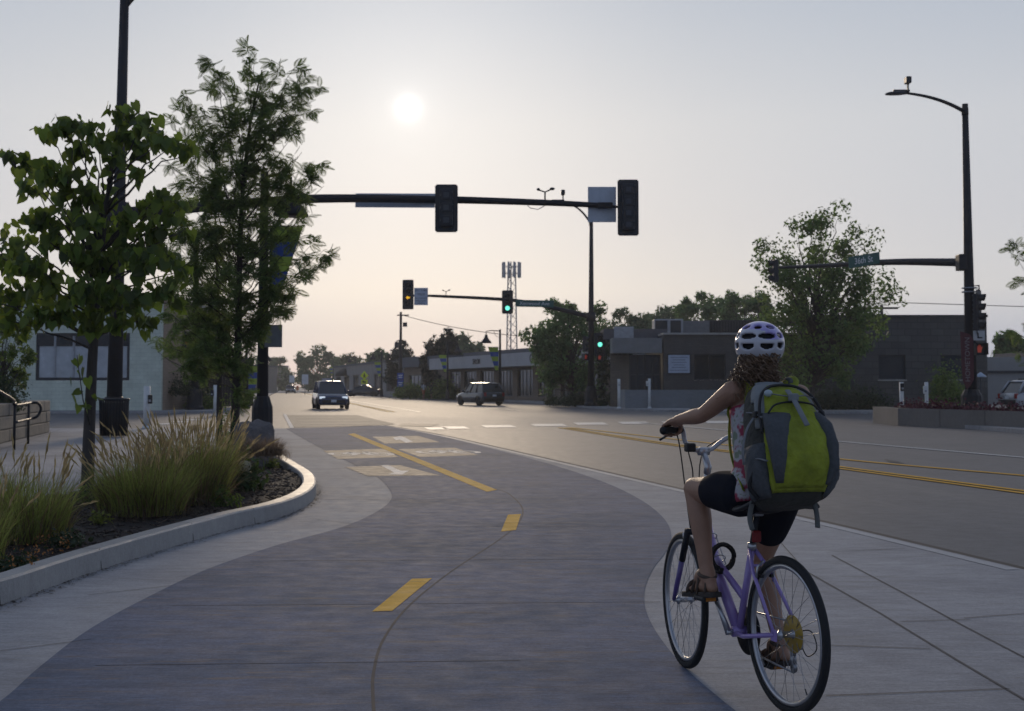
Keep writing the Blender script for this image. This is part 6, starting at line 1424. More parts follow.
# bottle cage on the down tube
mid = htb.lerp(BB, .30); dd = (BB - htb).normalized(); up_ = Vector((-dd.z, 0, dd.x)); up_ = -up_ if up_.x > 0 else up_; up_ = Vector((-.55, 0, .83)) if False else up_
b = MB(); cc_ = mid + up_ * .055
for t_ in (-.07, .06): b.tube([cc_ + dd * t_ + up_ * (.036 * math.cos(t)) + Vector((0, .036 * math.sin(t), 0)) for t in np.linspace(0, 2 * PI, 16, endpoint=False)], .003, 5, closed=True)
for s in (-1, 1): b.tube([cc_ + dd * -.07 + Vector((0, s * .036, 0)), cc_ + dd * .09 + Vector((0, s * .03, 0)), cc_ + dd * .09 - up_ * .02], .003, 5)
bt(b, 'bottle_cage', M_ALU, bike)
# coiled lock hung on the frame
lc = bw((.585, .035, .60)); lock = thing('cable_lock', 'coiled black cable lock hanging on the lilac bicycle frame', 'lock', lc, HEAD)
b = MB(); ctr = Vector((.60, .0, .615)); pts = []
for i in range(110):
    t = 2 * PI * i / 22; rr_ = .060 + .004 * math.sin(i * .5); pts.append(ctr + Vector((-.322, -.947, 0)) * (rr_ * math.cos(t) * .9) + Vector((.947, -.322, 0)) * (-.03 + .010 * i / 22) + Vector((0, 0, rr_ * math.sin(t))))
b.tube(pts, .0085, 7); b.box(ctr + Vector((.0, .02, -.065)), (.07, .035, .03), 0, None, .01); bt(b, 'lock_coil', M_RUB, lock)

# ---------------------------------------------------------------- the rider
M_SKIN = mat('tanned_skin', (.30, .165, .105), .5, .12, 14, .06, 220, spec=.4); M_HAIR = mat('brown_curly_hair', (.060, .030, .016), .45, .5, 30, spec=.5)
rider = thing('person', 'woman riding the lilac bicycle in floral tank top, black shorts and brown sandals', 'person', bw((.45, 0, 0)), HEAD)
HIPC = Vector((.225, -.015, .955)); sh_l = Vector((.335, .078, 1.412)); sh_r = Vector((.345, -.280, 1.395))
el_l = Vector((.515, .145, 1.303)); wr_l = Vector((.715, .178, 1.276)); el_r = Vector((.53, -.385, 1.26)); wr_r = Vector((.735, -.345, 1.258))
hip_l = Vector((.245, .085, .945)); hip_r = Vector((.235, -.11, .945)); kn_l = Vector((.620, .135, .945)); an_l = Vector((.500, .135, .555)); kn_r = Vector((.475, -.135, .615)); an_r = Vector((.305, -.138, .255))
NB = Vector((.362, -.103, 1.445)); HC = Vector((.425, -.118, 1.612)); HY = math.radians(-34)
def cap(mb, pts, rs, n=16, flat=1.0, sub=4, mi=0):
    P_ = spline(pts, sub); R_ = spl1(rs, sub); d0 = (P_[0] - P_[1]).normalized(); d1 = (P_[-1] - P_[-2]).normalized(); A = []; B = []
    for a in (80, 50, 25): A.append((P_[0] + d0 * R_[0] * math.sin(math.radians(a)), R_[0] * math.cos(math.radians(a))))
    for a in (25, 50, 80): B.append((P_[-1] + d1 * R_[-1] * math.sin(math.radians(a)), R_[-1] * math.cos(math.radians(a))))
    mb.tube([p for p, _ in A] + P_ + [p for p, _ in B], [r for _, r in A] + R_ + [r for _, r in B], n, mi, True, flat=flat)
TOR = [(Vector((.205, -.015, .865)), .105, .085), (Vector((.21, -.015, .91)), .158, .120), (Vector((.222, -.018, .96)), .168, .126), (Vector((.238, -.024, 1.03)), .148, .106), (Vector((.255, -.032, 1.10)), .126, .092), (Vector((.275, -.045, 1.18)), .134, .098), (Vector((.298, -.068, 1.26)), .150, .105), (Vector((.322, -.082, 1.34)), .160, .095), (Vector((.340, -.090, 1.40)), .145, .074), (Vector((.352, -.094, 1.437)), .085, .058), (Vector((.360, -.095, 1.462)), .055, .05)]
def tor_rings(i0, i1, g=0.0, n=24, yaw=-.10):
    cs = [t[0] for t in TOR]; C = spline(cs, 3); Wd = spl1([t[1] for t in TOR], 3); D = spl1([t[2] for t in TOR], 3); out = []
    for i in range(i0 * 3, min(len(C), i1 * 3 + 1)):
        t = (C[min(i + 1, len(C) - 1)] - C[max(i - 1, 0)]).normalized(); lat = Vector((-math.sin(yaw * i / len(C)), math.cos(yaw * i / len(C)), 0)); dep = lat.cross(t).normalized(); dep = dep if dep.x > 0 else -dep; r = []
        for k in range(n):
            a = 2 * PI * k / n; ca, sa = math.cos(a), math.sin(a); e = 2 / 2.3
            r.append(C[i] + lat * ((Wd[i] + g) * math.copysign(abs(ca) ** e, ca)) + dep * ((D[i] + g) * math.copysign(abs(sa) ** e, sa) * (1 if sa > 0 else .92)))
        out.append(r)
    return out
def hand(mb, g, wrist, s):
    a = (g[1] - g[0]).normalized(); c = g[0].lerp(g[1], .50); wdir = (wrist - c).normalized(); u = (wdir - a * a.dot(wdir)).normalized(); upv = Vector((0, 0, 1)); upv = (upv - a * a.dot(upv)).normalized(); f = -(u - upv * u.dot(upv)).normalized()   # f: forward over the bar
    L = (.070, .078, .074, .060)
    for i, o in enumerate((-.034, -.011, .011, .032)):
        base = c + a * o; kn = base + upv * .030 + f * .006; cap(mb, [wrist + a * o * .45 + upv * -.002, wrist.lerp(kn, .55) + upv * .004 + a * o * .2, kn], [.0165, .0145, .0105], 10)
        k = L[i] / .078; cap(mb, [kn, base + upv * .020 + f * (.028 * k), base - upv * .008 + f * (.033 * k), base - upv * (.028 * k) + f * .014, base - upv * (.030 * k) - f * .004], [.0098, .0090, .0083, .0076, .0066], 10)
    tb_ = c - a * .050; cap(mb, [wrist - a * .018 - upv * .004, tb_ + upv * .012 - f * .028, tb_ - upv * .012 - f * .022, tb_ - upv * .027 + f * .002], [.015, .0125, .0100, .0082], 10)
def head_mesh(mb):
    M = T(*HC) @ rotz(HY) @ Matrix.Rotation(math.radians(4), 4, 'Y'); n = 28
    prof = [(-.118, .030, .020, .052), (-.108, .046, .044, .046), (-.088, .058, .066, .028), (-.06, .066, .078, .015), (-.03, .071, .086, .006), (0, .0745, .093, .0), (.03, .076, .096, -.004), (.06, .073, .093, -.007), (.085, .062, .079, -.008), (.105, .042, .054, -.008), (.116, .016, .02, -.008)]
    rings = []
    for z, w_, d_, ox in prof:
        rings.append([M @ Vector((ox + d_ * math.cos(t), w_ * math.sin(t), z)) for t in np.linspace(0, 2 * PI, n, endpoint=False)])
    mb.loft(rings)
    def hp(x, y, z): return M @ Vector((x, y, z))
    cap(mb, [hp(.090, 0, .012), hp(.105, 0, -.018), hp(.112, 0, -.034), hp(.100, 0, -.042)], [.008, .010, .012, .008], 8)         # nose
    for s in (-1, 1):
        mb.ell((0, 0, 0), (.020, .028, .012), 10, 8, 0, M @ T(.074, s * .030, .020)); mb.ell((0, 0, 0), (.022, .026, .022), 10, 8, 0, M @ T(.062, s * .038, -.030))
        mb.ell((0, 0, 0), (.018, .007, .030), 10, 8, 0, M @ T(-.004, s * .075, -.014) @ rotz(-s * .35)); mb.ell((0, 0, 0), (.010, .009, .010), 8, 6, 0, M @ T(.0, s * .074, -.040))
    mb.ell((0, 0, 0), (.014, .026, .008), 10, 6, 0, M @ T(.088, 0, -.064)); mb.ell((0, 0, 0), (.014, .022, .009), 10, 6, 0, M @ T(.087, 0, -.076)); mb.ell((0, 0, 0), (.02, .022, .018), 10, 6, 0, M @ T(.078, 0, -.104))
    return M
def foot(mb, an, toe, s):
    h = an + Vector((-.055, 0, -.062)); cap(mb, [an + Vector((0, 0, .02)), an + Vector((-.02, 0, -.03)), h + Vector((.01, 0, .002))], [.036, .037, .028], 12); cap(mb, [h, h.lerp(toe, .35) + Vector((0, 0, .012)), h.lerp(toe, .75), toe], [.026, .032, .030, .018], 12)
    cap(mb, [an, an.lerp(toe, .45) + Vector((0, 0, .012)), toe + Vector((-.05, 0, .008))], [.036, .034, .022], 12)
    for i, o in enumerate((-.030, -.013, .002, .016, .029)):
        q = toe + Vector((-.01 - .006 * abs(i - (1 if s < 0 else 3)), o * 1.0, -.004)); cap(mb, [q + Vector((-.04, 0, .008)), q + Vector((.004, 0, .004)), q + Vector((.024, 0, -.004))], [.010, .0092, .0085], 8)
TOE_L = Vector((.640, .135, .468)); TOE_R = Vector((.425, -.138, .158))
def remesh(mb, name, m, parent, vox, smooth=3, sub=False):
    o = bt(mb, name, m, None); md = o.modifiers.new('r', 'REMESH'); md.mode = 'VOXEL'; md.voxel_size = vox; md.use_smooth_shade = True
    sm = o.modifiers.new('s', 'SMOOTH'); sm.factor = .5; sm.iterations = smooth
    dg = bpy.context.evaluated_depsgraph_get(); dg.update(); me = bpy.data.meshes.new_from_object(o.evaluated_get(dg)); bpy.data.objects.remove(o); me.name = name
    Mi = parent.matrix_basis.inverted(); me.transform(Mi)
    for p in me.polygons: p.use_smooth = True
    me.materials.clear(); me.materials.append(m); o = bpy.data.objects.new(name, me); COL.objects.link(o); o.parent = parent; return o
b = MB(); b.loft(tor_rings(0, 10))
cap(b, [NB + Vector((-.012, 0, -.04)), NB + Vector((.008, 0, .03)), HC + Vector((-.015, 0, -.075))], [.060, .051, .052], 16)
HM = head_mesh(b)
for sh, el, wr, s, g in ((sh_l, el_l, wr_l, 1, gripL), (sh_r, el_r, wr_r, -1, gripR)):
    inner = sh.lerp(NB, .55) + Vector((-.008, 0, -.03)); cap(b, [inner, sh + Vector((0, 0, -.004))], [.062, .054], 14)
    cap(b, [sh, sh.lerp(el, .3) + Vector((0, 0, .004)), sh.lerp(el, .7), el], [.056, .047, .041, .036], 16); cap(b, [el, el.lerp(wr, .28), el.lerp(wr, .7), wr], [.037, .039, .030, .0245], 16, 1.0); cap(b, [wr, wr.lerp(g[0].lerp(g[1], .5), .3)], [.0245, .024], 12)
    hand(b, g, wr, s)
for hp_, kn, an, toe, s in ((hip_l, kn_l, an_l, TOE_L, 1), (hip_r, kn_r, an_r, TOE_R, -1)):
    cap(b, [hp_, hp_.lerp(kn, .35) + Vector((0, 0, .004)), hp_.lerp(kn, .75), kn + Vector((0, 0, .0))], [.098, .088, .066, .056], 18)
    ax_ = (an - kn).normalized(); bk = Vector((-abs(ax_.z), 0, ax_.x if False else 0)).normalized()
    cap(b, [kn, kn.lerp(an, .18) + bk * .010, kn.lerp(an, .38) + bk * .014, kn.lerp(an, .7) + bk * .006, an], [.054, .055, .054, .040, .033], 18); foot(b, an, toe, s)
# back of the body: shoulder blades
for y_ in (.02, -.16): b.ell((.245, y_, 1.31), (.035, .05, .06), 12, 8)
body = remesh(b, 'body', M_SKIN, rider, .0052, 4)
# eyes, brows and lips as small parts
for s in (-1, 1):
    b = MB(); b.ell((0, 0, 0), (.010, .013, .008), 12, 8, 0, HM @ T(.086, s * .031, .008)); b.ell((0, 0, 0), (.004, .005, .005), 10, 6, 1, HM @ T(.0935, s * .031, .008)); bt(b, 'eye', [mat('eye_white', (.6, .58, .55), .3, .05), M_BLK2], rider)
    b = MB(); b.tube([HM @ Vector((.088, s * .016, .030)), HM @ Vector((.089, s * .032, .034)), HM @ Vector((.078, s * .048, .029))], .004, 6); bt(b, 'eyebrow', M_HAIR, rider)
b = MB(); b.ell((0, 0, 0), (.006, .022, .007), 12, 6, 0, HM @ T(.099, 0, -.066)); bt(b, 'lips', mat('lip_skin', (.32, .11, .09), .45, .1), rider)
# tank top: cloth over the torso, low at the back, with two straps
M_TOP = mat('floral_cloth', (.50, .47, .47), .8, .1, 5); 
t_ = M_TOP.node_tree; vo = nn(t_, 'ShaderNodeTexNoise'); vo.inputs['Scale'].default_value = 17; vo.inputs['Detail'].default_value = 3; cr_ = nn(t_, 'ShaderNodeValToRGB'); cr_.color_ramp.interpolation = 'EASE'
cr_.color_ramp.elements[0].position = .46; cr_.color_ramp.elements[0].color = (.36, .345, .35, 1); cr_.color_ramp.elements[1].position = .56; cr_.color_ramp.elements[1].color = (.26, .03, .06, 1); e = cr_.color_ramp.elements.new(.36); e.color = (.17, .20, .14, 1); e = cr_.color_ramp.elements.new(.42); e.color = (.36, .345, .35, 1)
tcx = nn(t_, 'ShaderNodeTexCoord'); t_.links.new(tcx.outputs['Object'], vo.inputs['Vector']); t_.links.new(vo.outputs[0], cr_.inputs[0]); t_.links.new(cr_.outputs[0], t_.nodes['Principled BSDF'].inputs['Base Color'])
rings = tor_rings(1, 7, .010)
for i, r in enumerate(rings):                         # flared hem with folds, neckline dips at the back
    for k in range(len(r)):
        c_ = sum((v for v in r), Vector()) / len(r); out = (r[k] - c_).normalized()
        if i < 8: r[k] = r[k] + out * (.010 * math.sin(k * 2.1) + .012) * (1 - i / 8)
b = MB(); b.loft(rings, 0, True, False); top = bt(b, 'tank_top', M_TOP, rider)
md = top.modifiers.new('t', 'SOLIDIFY'); md.thickness = .003; md.offset = 1
for s, sh in ((1, sh_l), (-1, sh_r)):
    q = Vector((.34, -.092 + s * .085, 1.446)); b = MB(); b.tube(spline([Vector((.215, -.075 + s * .10, 1.31)), Vector((.262, -.087 + s * .095, 1.412)), q + Vector((.0, 0, .012)), q + Vector((.055, 0, -.02)), Vector((.425, -.075 + s * .09, 1.31))], 5), .016, 10, 0, True, flat=.35); bt(b, 'shoulder_strap', M_TOP, rider)
# black shorts
b = MB(); rr_ = tor_rings(0, 3, .007); b.loft(rr_)
for hp_, kn in ((hip_l, kn_l), (hip_r, kn_r)): cap(b, [hp_, hp_.lerp(kn, .35) + Vector((0, 0, .004)), hp_.lerp(kn, .53)], [.106, .098, .088], 18)
sho = remesh(b, 'shorts', mat('black_stretch_cloth', (.009, .010, .016), .85, .2, 20, spec=.12), rider, .007, 3)
# sandals
M_SOLE = mat('dark_sandal_sole', (.035, .028, .024), .8, .25, 15); M_STRAP = mat('brown_sandal_strap', (.075, .052, .038), .75, .25, 20)
for an, toe, s in ((an_l, TOE_L, 1), (an_r, TOE_R, -1)):
    h = an + Vector((-.062, 0, -.062)); d = (toe - h); L = d.length + .075; d.normalize(); M = Matrix((d, Vector((0, 1, 0)), d.cross(Vector((0, 1, 0))))).transposed().to_4x4(); M.translation = h + Vector((0, 0, -.030))
    b = MB(); rings = []
    for x, w_ in ((-.032, .018), (-.022, .032), (.03, .037), (.09, .034), (.15, .045), (.20, .047), (.235, .038), (.252, .018)):
        x *= L / .252; rings.append([(x, -w_, -.012), (x, w_, -.012), (x, w_ * 1.02, .004), (x, w_ * .96, .012), (x, -w_ * .96, .012), (x, -w_ * 1.02, .004)])
    b.loft(rings, 0, False, True, M); sn = bt(b, 'sandal', M_SOLE, rider); b = MB()
    def arc(x, w_, hgt, r_, n=10, tilt=0.0): b.tube([M @ Vector((x + tilt * math.sin(t), w_ * math.cos(t), .006 + hgt * math.sin(t))) for t in np.linspace(0, PI, n)], r_, 8, 0, flat=.4)
    arc(.165 * L / .252, .041, .052, .013); arc(.125 * L / .252, .042, .066, .010, tilt=-.02)
    b.tube([an + Vector((.040 * math.cos(t) - .004, .040 * math.sin(t), -.006 + .01 * math.cos(t))) for t in np.linspace(0, 2 * PI, 18, endpoint=False)], .009, 7, 0, closed=True)
    for q in (-1, 1): b.tube([M @ Vector((.02, q * .034, .004)), an + Vector((-.036, q * .020, -.02))], .008, 6); b.tube([M @ Vector((.10, q * .036, .004)), an + Vector((.030, q * .026, -.012))], .008, 6)
    bt(b, 'sandal_straps', M_STRAP, sn)
# hair: cap on the skull and a mass of curls at the nape
b = MB(); b.ell((0, 0, 0), (.103, .084, .108), 22, 14, 0, HM @ T(-.020, 0, .018))
rs = random.Random(11); hr = MB(); back = HM @ Vector((-.085, .0, -.070))
kb = Vector((-math.cos(HY), -math.sin(HY), 0)); kl = Vector((-math.sin(HY), math.cos(HY), 0))
for i in range(420):
    u, v = rs.uniform(-1, 1), rs.random(); st_ = back + kl * (u * .078) + kb * rs.uniform(-.035, .045) + Vector((0, 0, rs.uniform(-.02, .05)))
    L = rs.uniform(.07, .205); sw = kl * (u * rs.uniform(-.03, .03) + rs.gauss(.012, .034)) + kb * rs.uniform(.05, .150); rad = rs.uniform(.008, .017); ph = rs.uniform(0, 6.28); tw = rs.uniform(2.0, 4.0); pts = []
    for k in range(15):
        t = k / 14; pts.append(st_ + sw * t + Vector((0, 0, -L * t)) + kl * (rad * math.cos(ph + tw * 6.28 * t)) + kb * (rad * math.sin(ph + tw * 6.28 * t)))
    hr.tube(pts, [.0040 * (1 - .6 * k / 14) for k in range(15)], 4, 0, False)
b.ell((0, 0, 0), (.040, .062, .060), 16, 10, 0, T(*(back + Vector((0, 0, -.015)) + kb * .0)) @ rotz(HY))
hobj = bt(b, 'hair', M_HAIR, rider); bt(hr, 'curls', mat('curl_brown', (.14, .080, .042), .45, .6, 25, spec=.5), hobj)

# ---------------------------------------------------------------- helmet
helm = thing('bicycle_helmet', 'lilac and silver vented bicycle helmet on the rider with brown curls below it', 'helmet', bw(HC), HEAD)
M_HW = mat('silver_helmet_shell', (.47, .46, .49), .35, .08, 6, coat=.5); M_HL_ = mat('lilac_helmet_shell', (.36, .30, .58), .3, .10, 6, coat=.6); M_FOAM = mat('helmet_liner', (.012, .012, .014), .9, .2, 20)
HH = HM @ T(-.010, 0, .030) @ Matrix.Rotation(math.radians(-5), 4, 'Y') @ Matrix.Diagonal((1.10, 1.14, 1.12, 1)); NA, NE = 132, 46
def hsh(az, el, g=0.0):
    low = -.050 + .010 * math.cos(2 * az) - (.022 if math.cos(az) < -.2 else 0) * (-math.cos(az) - .2)
    x = (.136 + g) * math.cos(el) * math.cos(az) * (1.0 if math.cos(az) > 0 else 1.02); y = (.104 + g) * math.cos(el) * math.sin(az); z = (.098 + g) * math.sin(el) if el > 0 else low * (-el / .55)
    rib = .004 * math.cos(az * 6) * max(0, math.cos(el)); return Vector((x * (1 + rib), y * (1 + rib), z))
def wrap(a): return (a + PI) % (2 * PI) - PI
VENT = []                                              # (azimuth, elevation, half width az, half height el)
for az, el, wa, we in ((PI - .42, -.10, .30, .115), (PI + .42, -.10, .30, .115), (PI - .46, .36, .40, .13), (PI + .46, .36, .40, .13), (PI - 1.12, -.06, .24, .115), (PI + 1.12, -.06, .24, .115), (PI - 1.22, .38, .26, .12), (PI + 1.22, .38, .26, .12), (1.15, .16, .25, .085), (-1.15, .16, .25, .085), (1.1, .55, .30, .11), (-1.1, .55, .30, .11), (.42, .42, .22, .16), (-.42, .42, .22, .16), (0, .70, .20, .20), (PI, .86, .26, .13), (PI - .85, .86, .34, .13), (PI + .85, .86, .34, .13), (.9, 1.0, .32, .12), (-.9, 1.0, .32, .12), (.0, 1.2, .5, .09)): VENT.append((az, el, wa, we))
vs = []; fs = []; ms = []
for i in range(NE + 1):
    el = -.55 + (PI / 2 + .55 - .02) * i / NE
    for j in range(NA): vs.append(HH @ hsh(2 * PI * j / NA, el))
for i in range(NE):
    el = -.55 + (PI / 2 + .55 - .02) * (i + .5) / NE
    for j in range(NA):
        az = 2 * PI * (j + .5) / NA; hole = False
        for va, ve, wa, we in VENT:
            dx = wrap(az - va) / wa; dy = (el - ve - .02 * dx * dx) / we
            if abs(dx) ** 2.4 + abs(dy) ** 2.4 < 1: hole = True; break
        if not hole: fs.append((i * NA + j, i * NA + (j + 1) % NA, (i + 1) * NA + (j + 1) % NA, (i + 1) * NA + j)); ms.append(1 if el > .60 + .10 * math.cos(2 * az + 1) or (el > .18 and -2.75 < wrap(az) < -1.0) else 0)
b = MB(); b.v = [tuple(v) for v in vs]; b.f = fs; b.m = ms; b.s = [True] * len(fs); b.add([HH @ Vector((0, 0, .0985))], [])
tp_ = len(b.v) - 1
for j in range(NA): b.f.append((NE * NA + j, NE * NA + (j + 1) % NA, tp_)); b.m.append(1); b.s.append(True)
sh_ = bt(b, 'helmet_shell', [M_HW, M_HL_], helm); md = sh_.modifiers.new('t', 'SOLIDIFY'); md.thickness = .014; md.offset = -1; md.use_rim = True; sm = sh_.modifiers.new('s', 'SMOOTH'); sm.iterations = 4; sm.factor = .5
b = MB(); rings = []
for i in range(12): el = -.42 + (PI / 2 + .40) * i / 11; rings.append([HH @ hsh(2 * PI * j / 40, min(el, PI / 2 - .02), -.019) for j in range(40)])
b.loft(rings, 0, True, True); bt(b, 'liner', M_FOAM, helm)
M_WEB = mat('grey_webbing', (.16, .165, .17), .8, .15, 30)
for s in (-1, 1):
    b = MB(); j = HM @ Vector((.02, s * .070, -.085)); b.tube([HH @ Vector((.055, s * .094, -.035)), HM @ Vector((.03, s * .082, -.045)), j], .006, 6, 0, flat=.35); b.tube([HH @ Vector((-.07, s * .088, -.045)), HM @ Vector((-.02, s * .084, -.055)), j], .006, 6, 0, flat=.35); b.tube([j, HM @ Vector((.045, s * .035, -.122)), HM @ Vector((.055, 0, -.126))], .006, 6, 0, flat=.35); bt(b, 'chin_strap', M_WEB, helm)

# ---------------------------------------------------------------- backpack
M_LIME = mat('lime_pack_cloth', (.235, .265, .022), .8, .30, 9, .9, 26); M_PGRY = mat('grey_pack_cloth', (.11, .115, .11), .8, .2, 10, .7, 26); M_POL = mat('olive_pack_cloth', (.045, .045, .037), .85, .35, 10, .9, 26); M_PLG = mat('pale_grey_pack_cloth', (.19, .20, .20), .8, .15, 10, .25, 90); M_MESH = mat('grey_mesh_pocket', (.075, .08, .085), .85, .2, 60, .4, 200); M_ZIP = mat('black_zip', (.012, .012, .013), .6, .2, 30)
pack = thing('backpack', 'large lime green and grey hiking backpack worn on the rider back', 'backpack', bw((.06, -.02, .9)), HEAD)
PT = math.radians(15.5)
PO = Vector((.080, -.018, .880))                        # foot of the back panel
PM = T(*PO) @ rotz(-.06) @ Matrix.Rotation(PT, 4, 'Y')
def pk(a, bb_, c): return PM @ Vector((-bb_, a, c))     # a across, bb_ outward from the back, c up
PROF = [(0.0, .105, .13), (.025, .145, .19), (.08, .170, .235), (.17, .182, .262), (.28, .178, .262), (.38, .162, .240), (.47, .140, .205), (.515, .120, .170), (.550, .092, .118), (.570, .055, .06)]
def pack_ring(c, w_, d_, n=36, g=0.0, ex=2.9):
    r = []
    for k in range(n):
        a = 2 * PI * k / n; ca, sa = math.cos(a), math.sin(a); e = 2 / ex
        r.append(pk((w_ + g) * math.copysign(abs(ca) ** e, ca), d_ / 2 + (d_ / 2 + g) * math.copysign(abs(sa) ** e, sa), c))
    return r
cs = spl1([p[0] for p in PROF], 4); ws = spl1([p[1] for p in PROF], 4); ds = spl1([p[2] for p in PROF], 4)
def wd_at(c): return float(np.interp(c, cs, ws)), float(np.interp(c, cs, ds))
def surf(th, c, g=0.0):
    """a point on the pack skin: th = angle round it, pi/2 is straight out"""
    w_, d_ = wd_at(c); ca, sa = math.cos(th), math.sin(th); e = 2 / 2.9; fold = .0035 * math.sin(th * 9 + c * 40) * math.sin(c * 23 + th * 3)
    return pk((w_ + g + fold) * math.copysign(abs(ca) ** e, ca), d_ / 2 + (d_ / 2 + g + fold) * math.copysign(abs(sa) ** e, sa), c)
b = MB(); b.loft([[surf(2 * PI * k / 48, c) for k in range(48)] for c in cs], 0, True, True); bt(b, 'main_bag', M_POL, pack)
def patch(name, th0, th1, c0, c1, g, m, nt=22, nc=22, edge=None, bulge=0.0, puck=0.0, parent=None):
    """a sewn panel lying over the skin, with thickness; edge(u) -> (th shift) trims its sides"""
    V = []; F = []
    for i in range(nc + 1):
        v = i / nc; c = c0 + (c1 - c0) * v; a0, a1 = th0, th1
        if edge: a0, a1 = edge(v, th0, th1)
        for j in range(nt + 1):
            u = j / nt; rim = min(1, 4 * min(u, 1 - u, v, 1 - v) + .25) ** .5; gg = g * rim + bulge * math.sin(PI * u) * math.sin(PI * min(1, v * 1.05)) + puck * math.sin(u * 19 + v * 7) * math.sin(v * 26 + u * 5) * rim
            V.append(surf(a0 + (a1 - a0) * u, c, gg))
    n1 = nt + 1
    for i in range(nc):
        for j in range(nt): F.append((i * n1 + j, (i + 1) * n1 + j, (i + 1) * n1 + j + 1, i * n1 + j + 1))
    mb = MB(); mb.add(V, F, 0, True); o = bt(mb, name, m, parent or pack); md = o.modifiers.new('t', 'SOLIDIFY'); md.thickness = .006; md.offset = -.2; return o
H2 = PI / 2
patch('side_panel', .45, 1.02, .33, .55, .010, M_PLG, 12, 14, puck=.003); patch('side_panel', PI - 1.02, PI - .45, .33, .55, .010, M_PLG, 12, 14, puck=.002)
patch('top_panel', .25, PI - .25, .46, .583, .010, M_PLG, 24, 10, puck=.002)
def egg(v, a, c): m_ = (a + c) / 2; k = (.80 + .22 * math.sin(PI * min(1, v * 1.15 + .12))) * (1 if v < .8 else math.sqrt(max(0, 1 - ((v - .8) / .2) ** 2)) * .45 + .55); return m_ + (a - m_) * k, m_ + (c - m_) * k
front = patch('front_panel', H2 - .80, H2 + .80, .045, .545, .020, M_LIME, 26, 30, egg, .014, .003)
def pocket(v, a, c): m_ = (a + c) / 2; k = .95 if v < .7 else math.sqrt(max(0.02, 1 - ((v - .7) / .3) ** 2)) * .9 + .05; return m_ + (a - m_) * k, m_ + (c - m_) * k
patch('front_pocket', H2 - .60, H2 + .60, .06, .40, .032, M_LIME, 24, 26, pocket, .030, .003, front)
patch('mesh_pocket', H2 + .36, H2 + .72, .07, .39, .052, M_MESH, 14, 22, lambda v, a, c: (a + (c - a) * .25 * (1 - v), c - (c - a) * .15 * (1 - v)), .014, .002)
patch('mesh_pocket', H2 - .74, H2 - .03, .08, .39, .054, M_MESH, 14, 22, lambda v, a, c: (a + (c - a) * (.30 * (1 - v) ** 1.2), c - (c - a) * .45 * (1 - v) ** 1.5), .014, .002)
patch('side_pocket', -.10, .80, .03, .26, .020, M_MESH, 14, 16, None, .015, .003); patch('side_pocket', PI - .80, PI + .10, .03, .26, .020, M_MESH, 14, 16, None, .015, .003)
# zips
def zipline(pts, r_=.0055): mb = MB(); mb.tube(spline(pts, 5), r_, 7); return bt(mb, 'zip', M_ZIP, pack)
zipline([surf(H2 + .78, .30, .028), surf(H2 + .80, .40, .032), surf(H2 + .66, .48, .036), surf(H2 + .35, .525, .036), surf(H2, .538, .034), surf(H2 - .35, .525, .036), surf(H2 - .66, .48, .036), surf(H2 - .80, .40, .032), surf(H2 - .78, .30, .028)], .007)
zipline([surf(H2 + .52, .385, .050), surf(H2 + .3, .425, .048), surf(H2, .437, .046), surf(H2 - .3, .425, .048), surf(H2 - .52, .385, .050)], .0045)
# webbing, buckles
def web(name, pts, wd, m=None, mt=.35): mb = MB(); mb.tube(spline(pts, 4), wd, 8, 0, flat=mt); return bt(mb, name, m or M_WEB, pack)
web('strap', [surf(H2, .50, .045), surf(H2, .44, .060), surf(H2, .36, .086), surf(H2 + .01, .31, .090)], .014, M_PLG)
mb = MB(); c_ = surf(H2, .455, .062); mb.box(c_, (.02, .05, .035), 0, None, .008); bt(mb, 'buckle', M_PLG, pack)
web('strap', [surf(H2 + .45, .46, .045), surf(H2 + .2, .468, .052), surf(H2, .46, .058), surf(H2 - .25, .475, .052), surf(H2 - .45, .49, .045)], .008)
mb = MB(); mb.ell(surf(H2 - .42, .485, .05), (.016, .020, .016), 12, 8); bt(mb, 'badge', mat('pale_badge', (.34, .40, .42), .5, .1), pack)
for s in (-1, 1):
    sg = H2 + s * 1.0
    web('compression_strap', [surf(H2 + s * 1.45, .42, .012), surf(sg, .40, .018), surf(H2 + s * .72, .37, .036)], .010)
    web('compression_strap', [surf(H2 + s * 1.45, .20, .014), surf(sg, .19, .030), surf(H2 + s * .70, .17, .05)], .010)
    mb = MB(); mb.box(surf(sg, .395, .026), (.03, .02, .03), 0, None, .006); bt(mb, 'buckle', M_BLK2, pack)
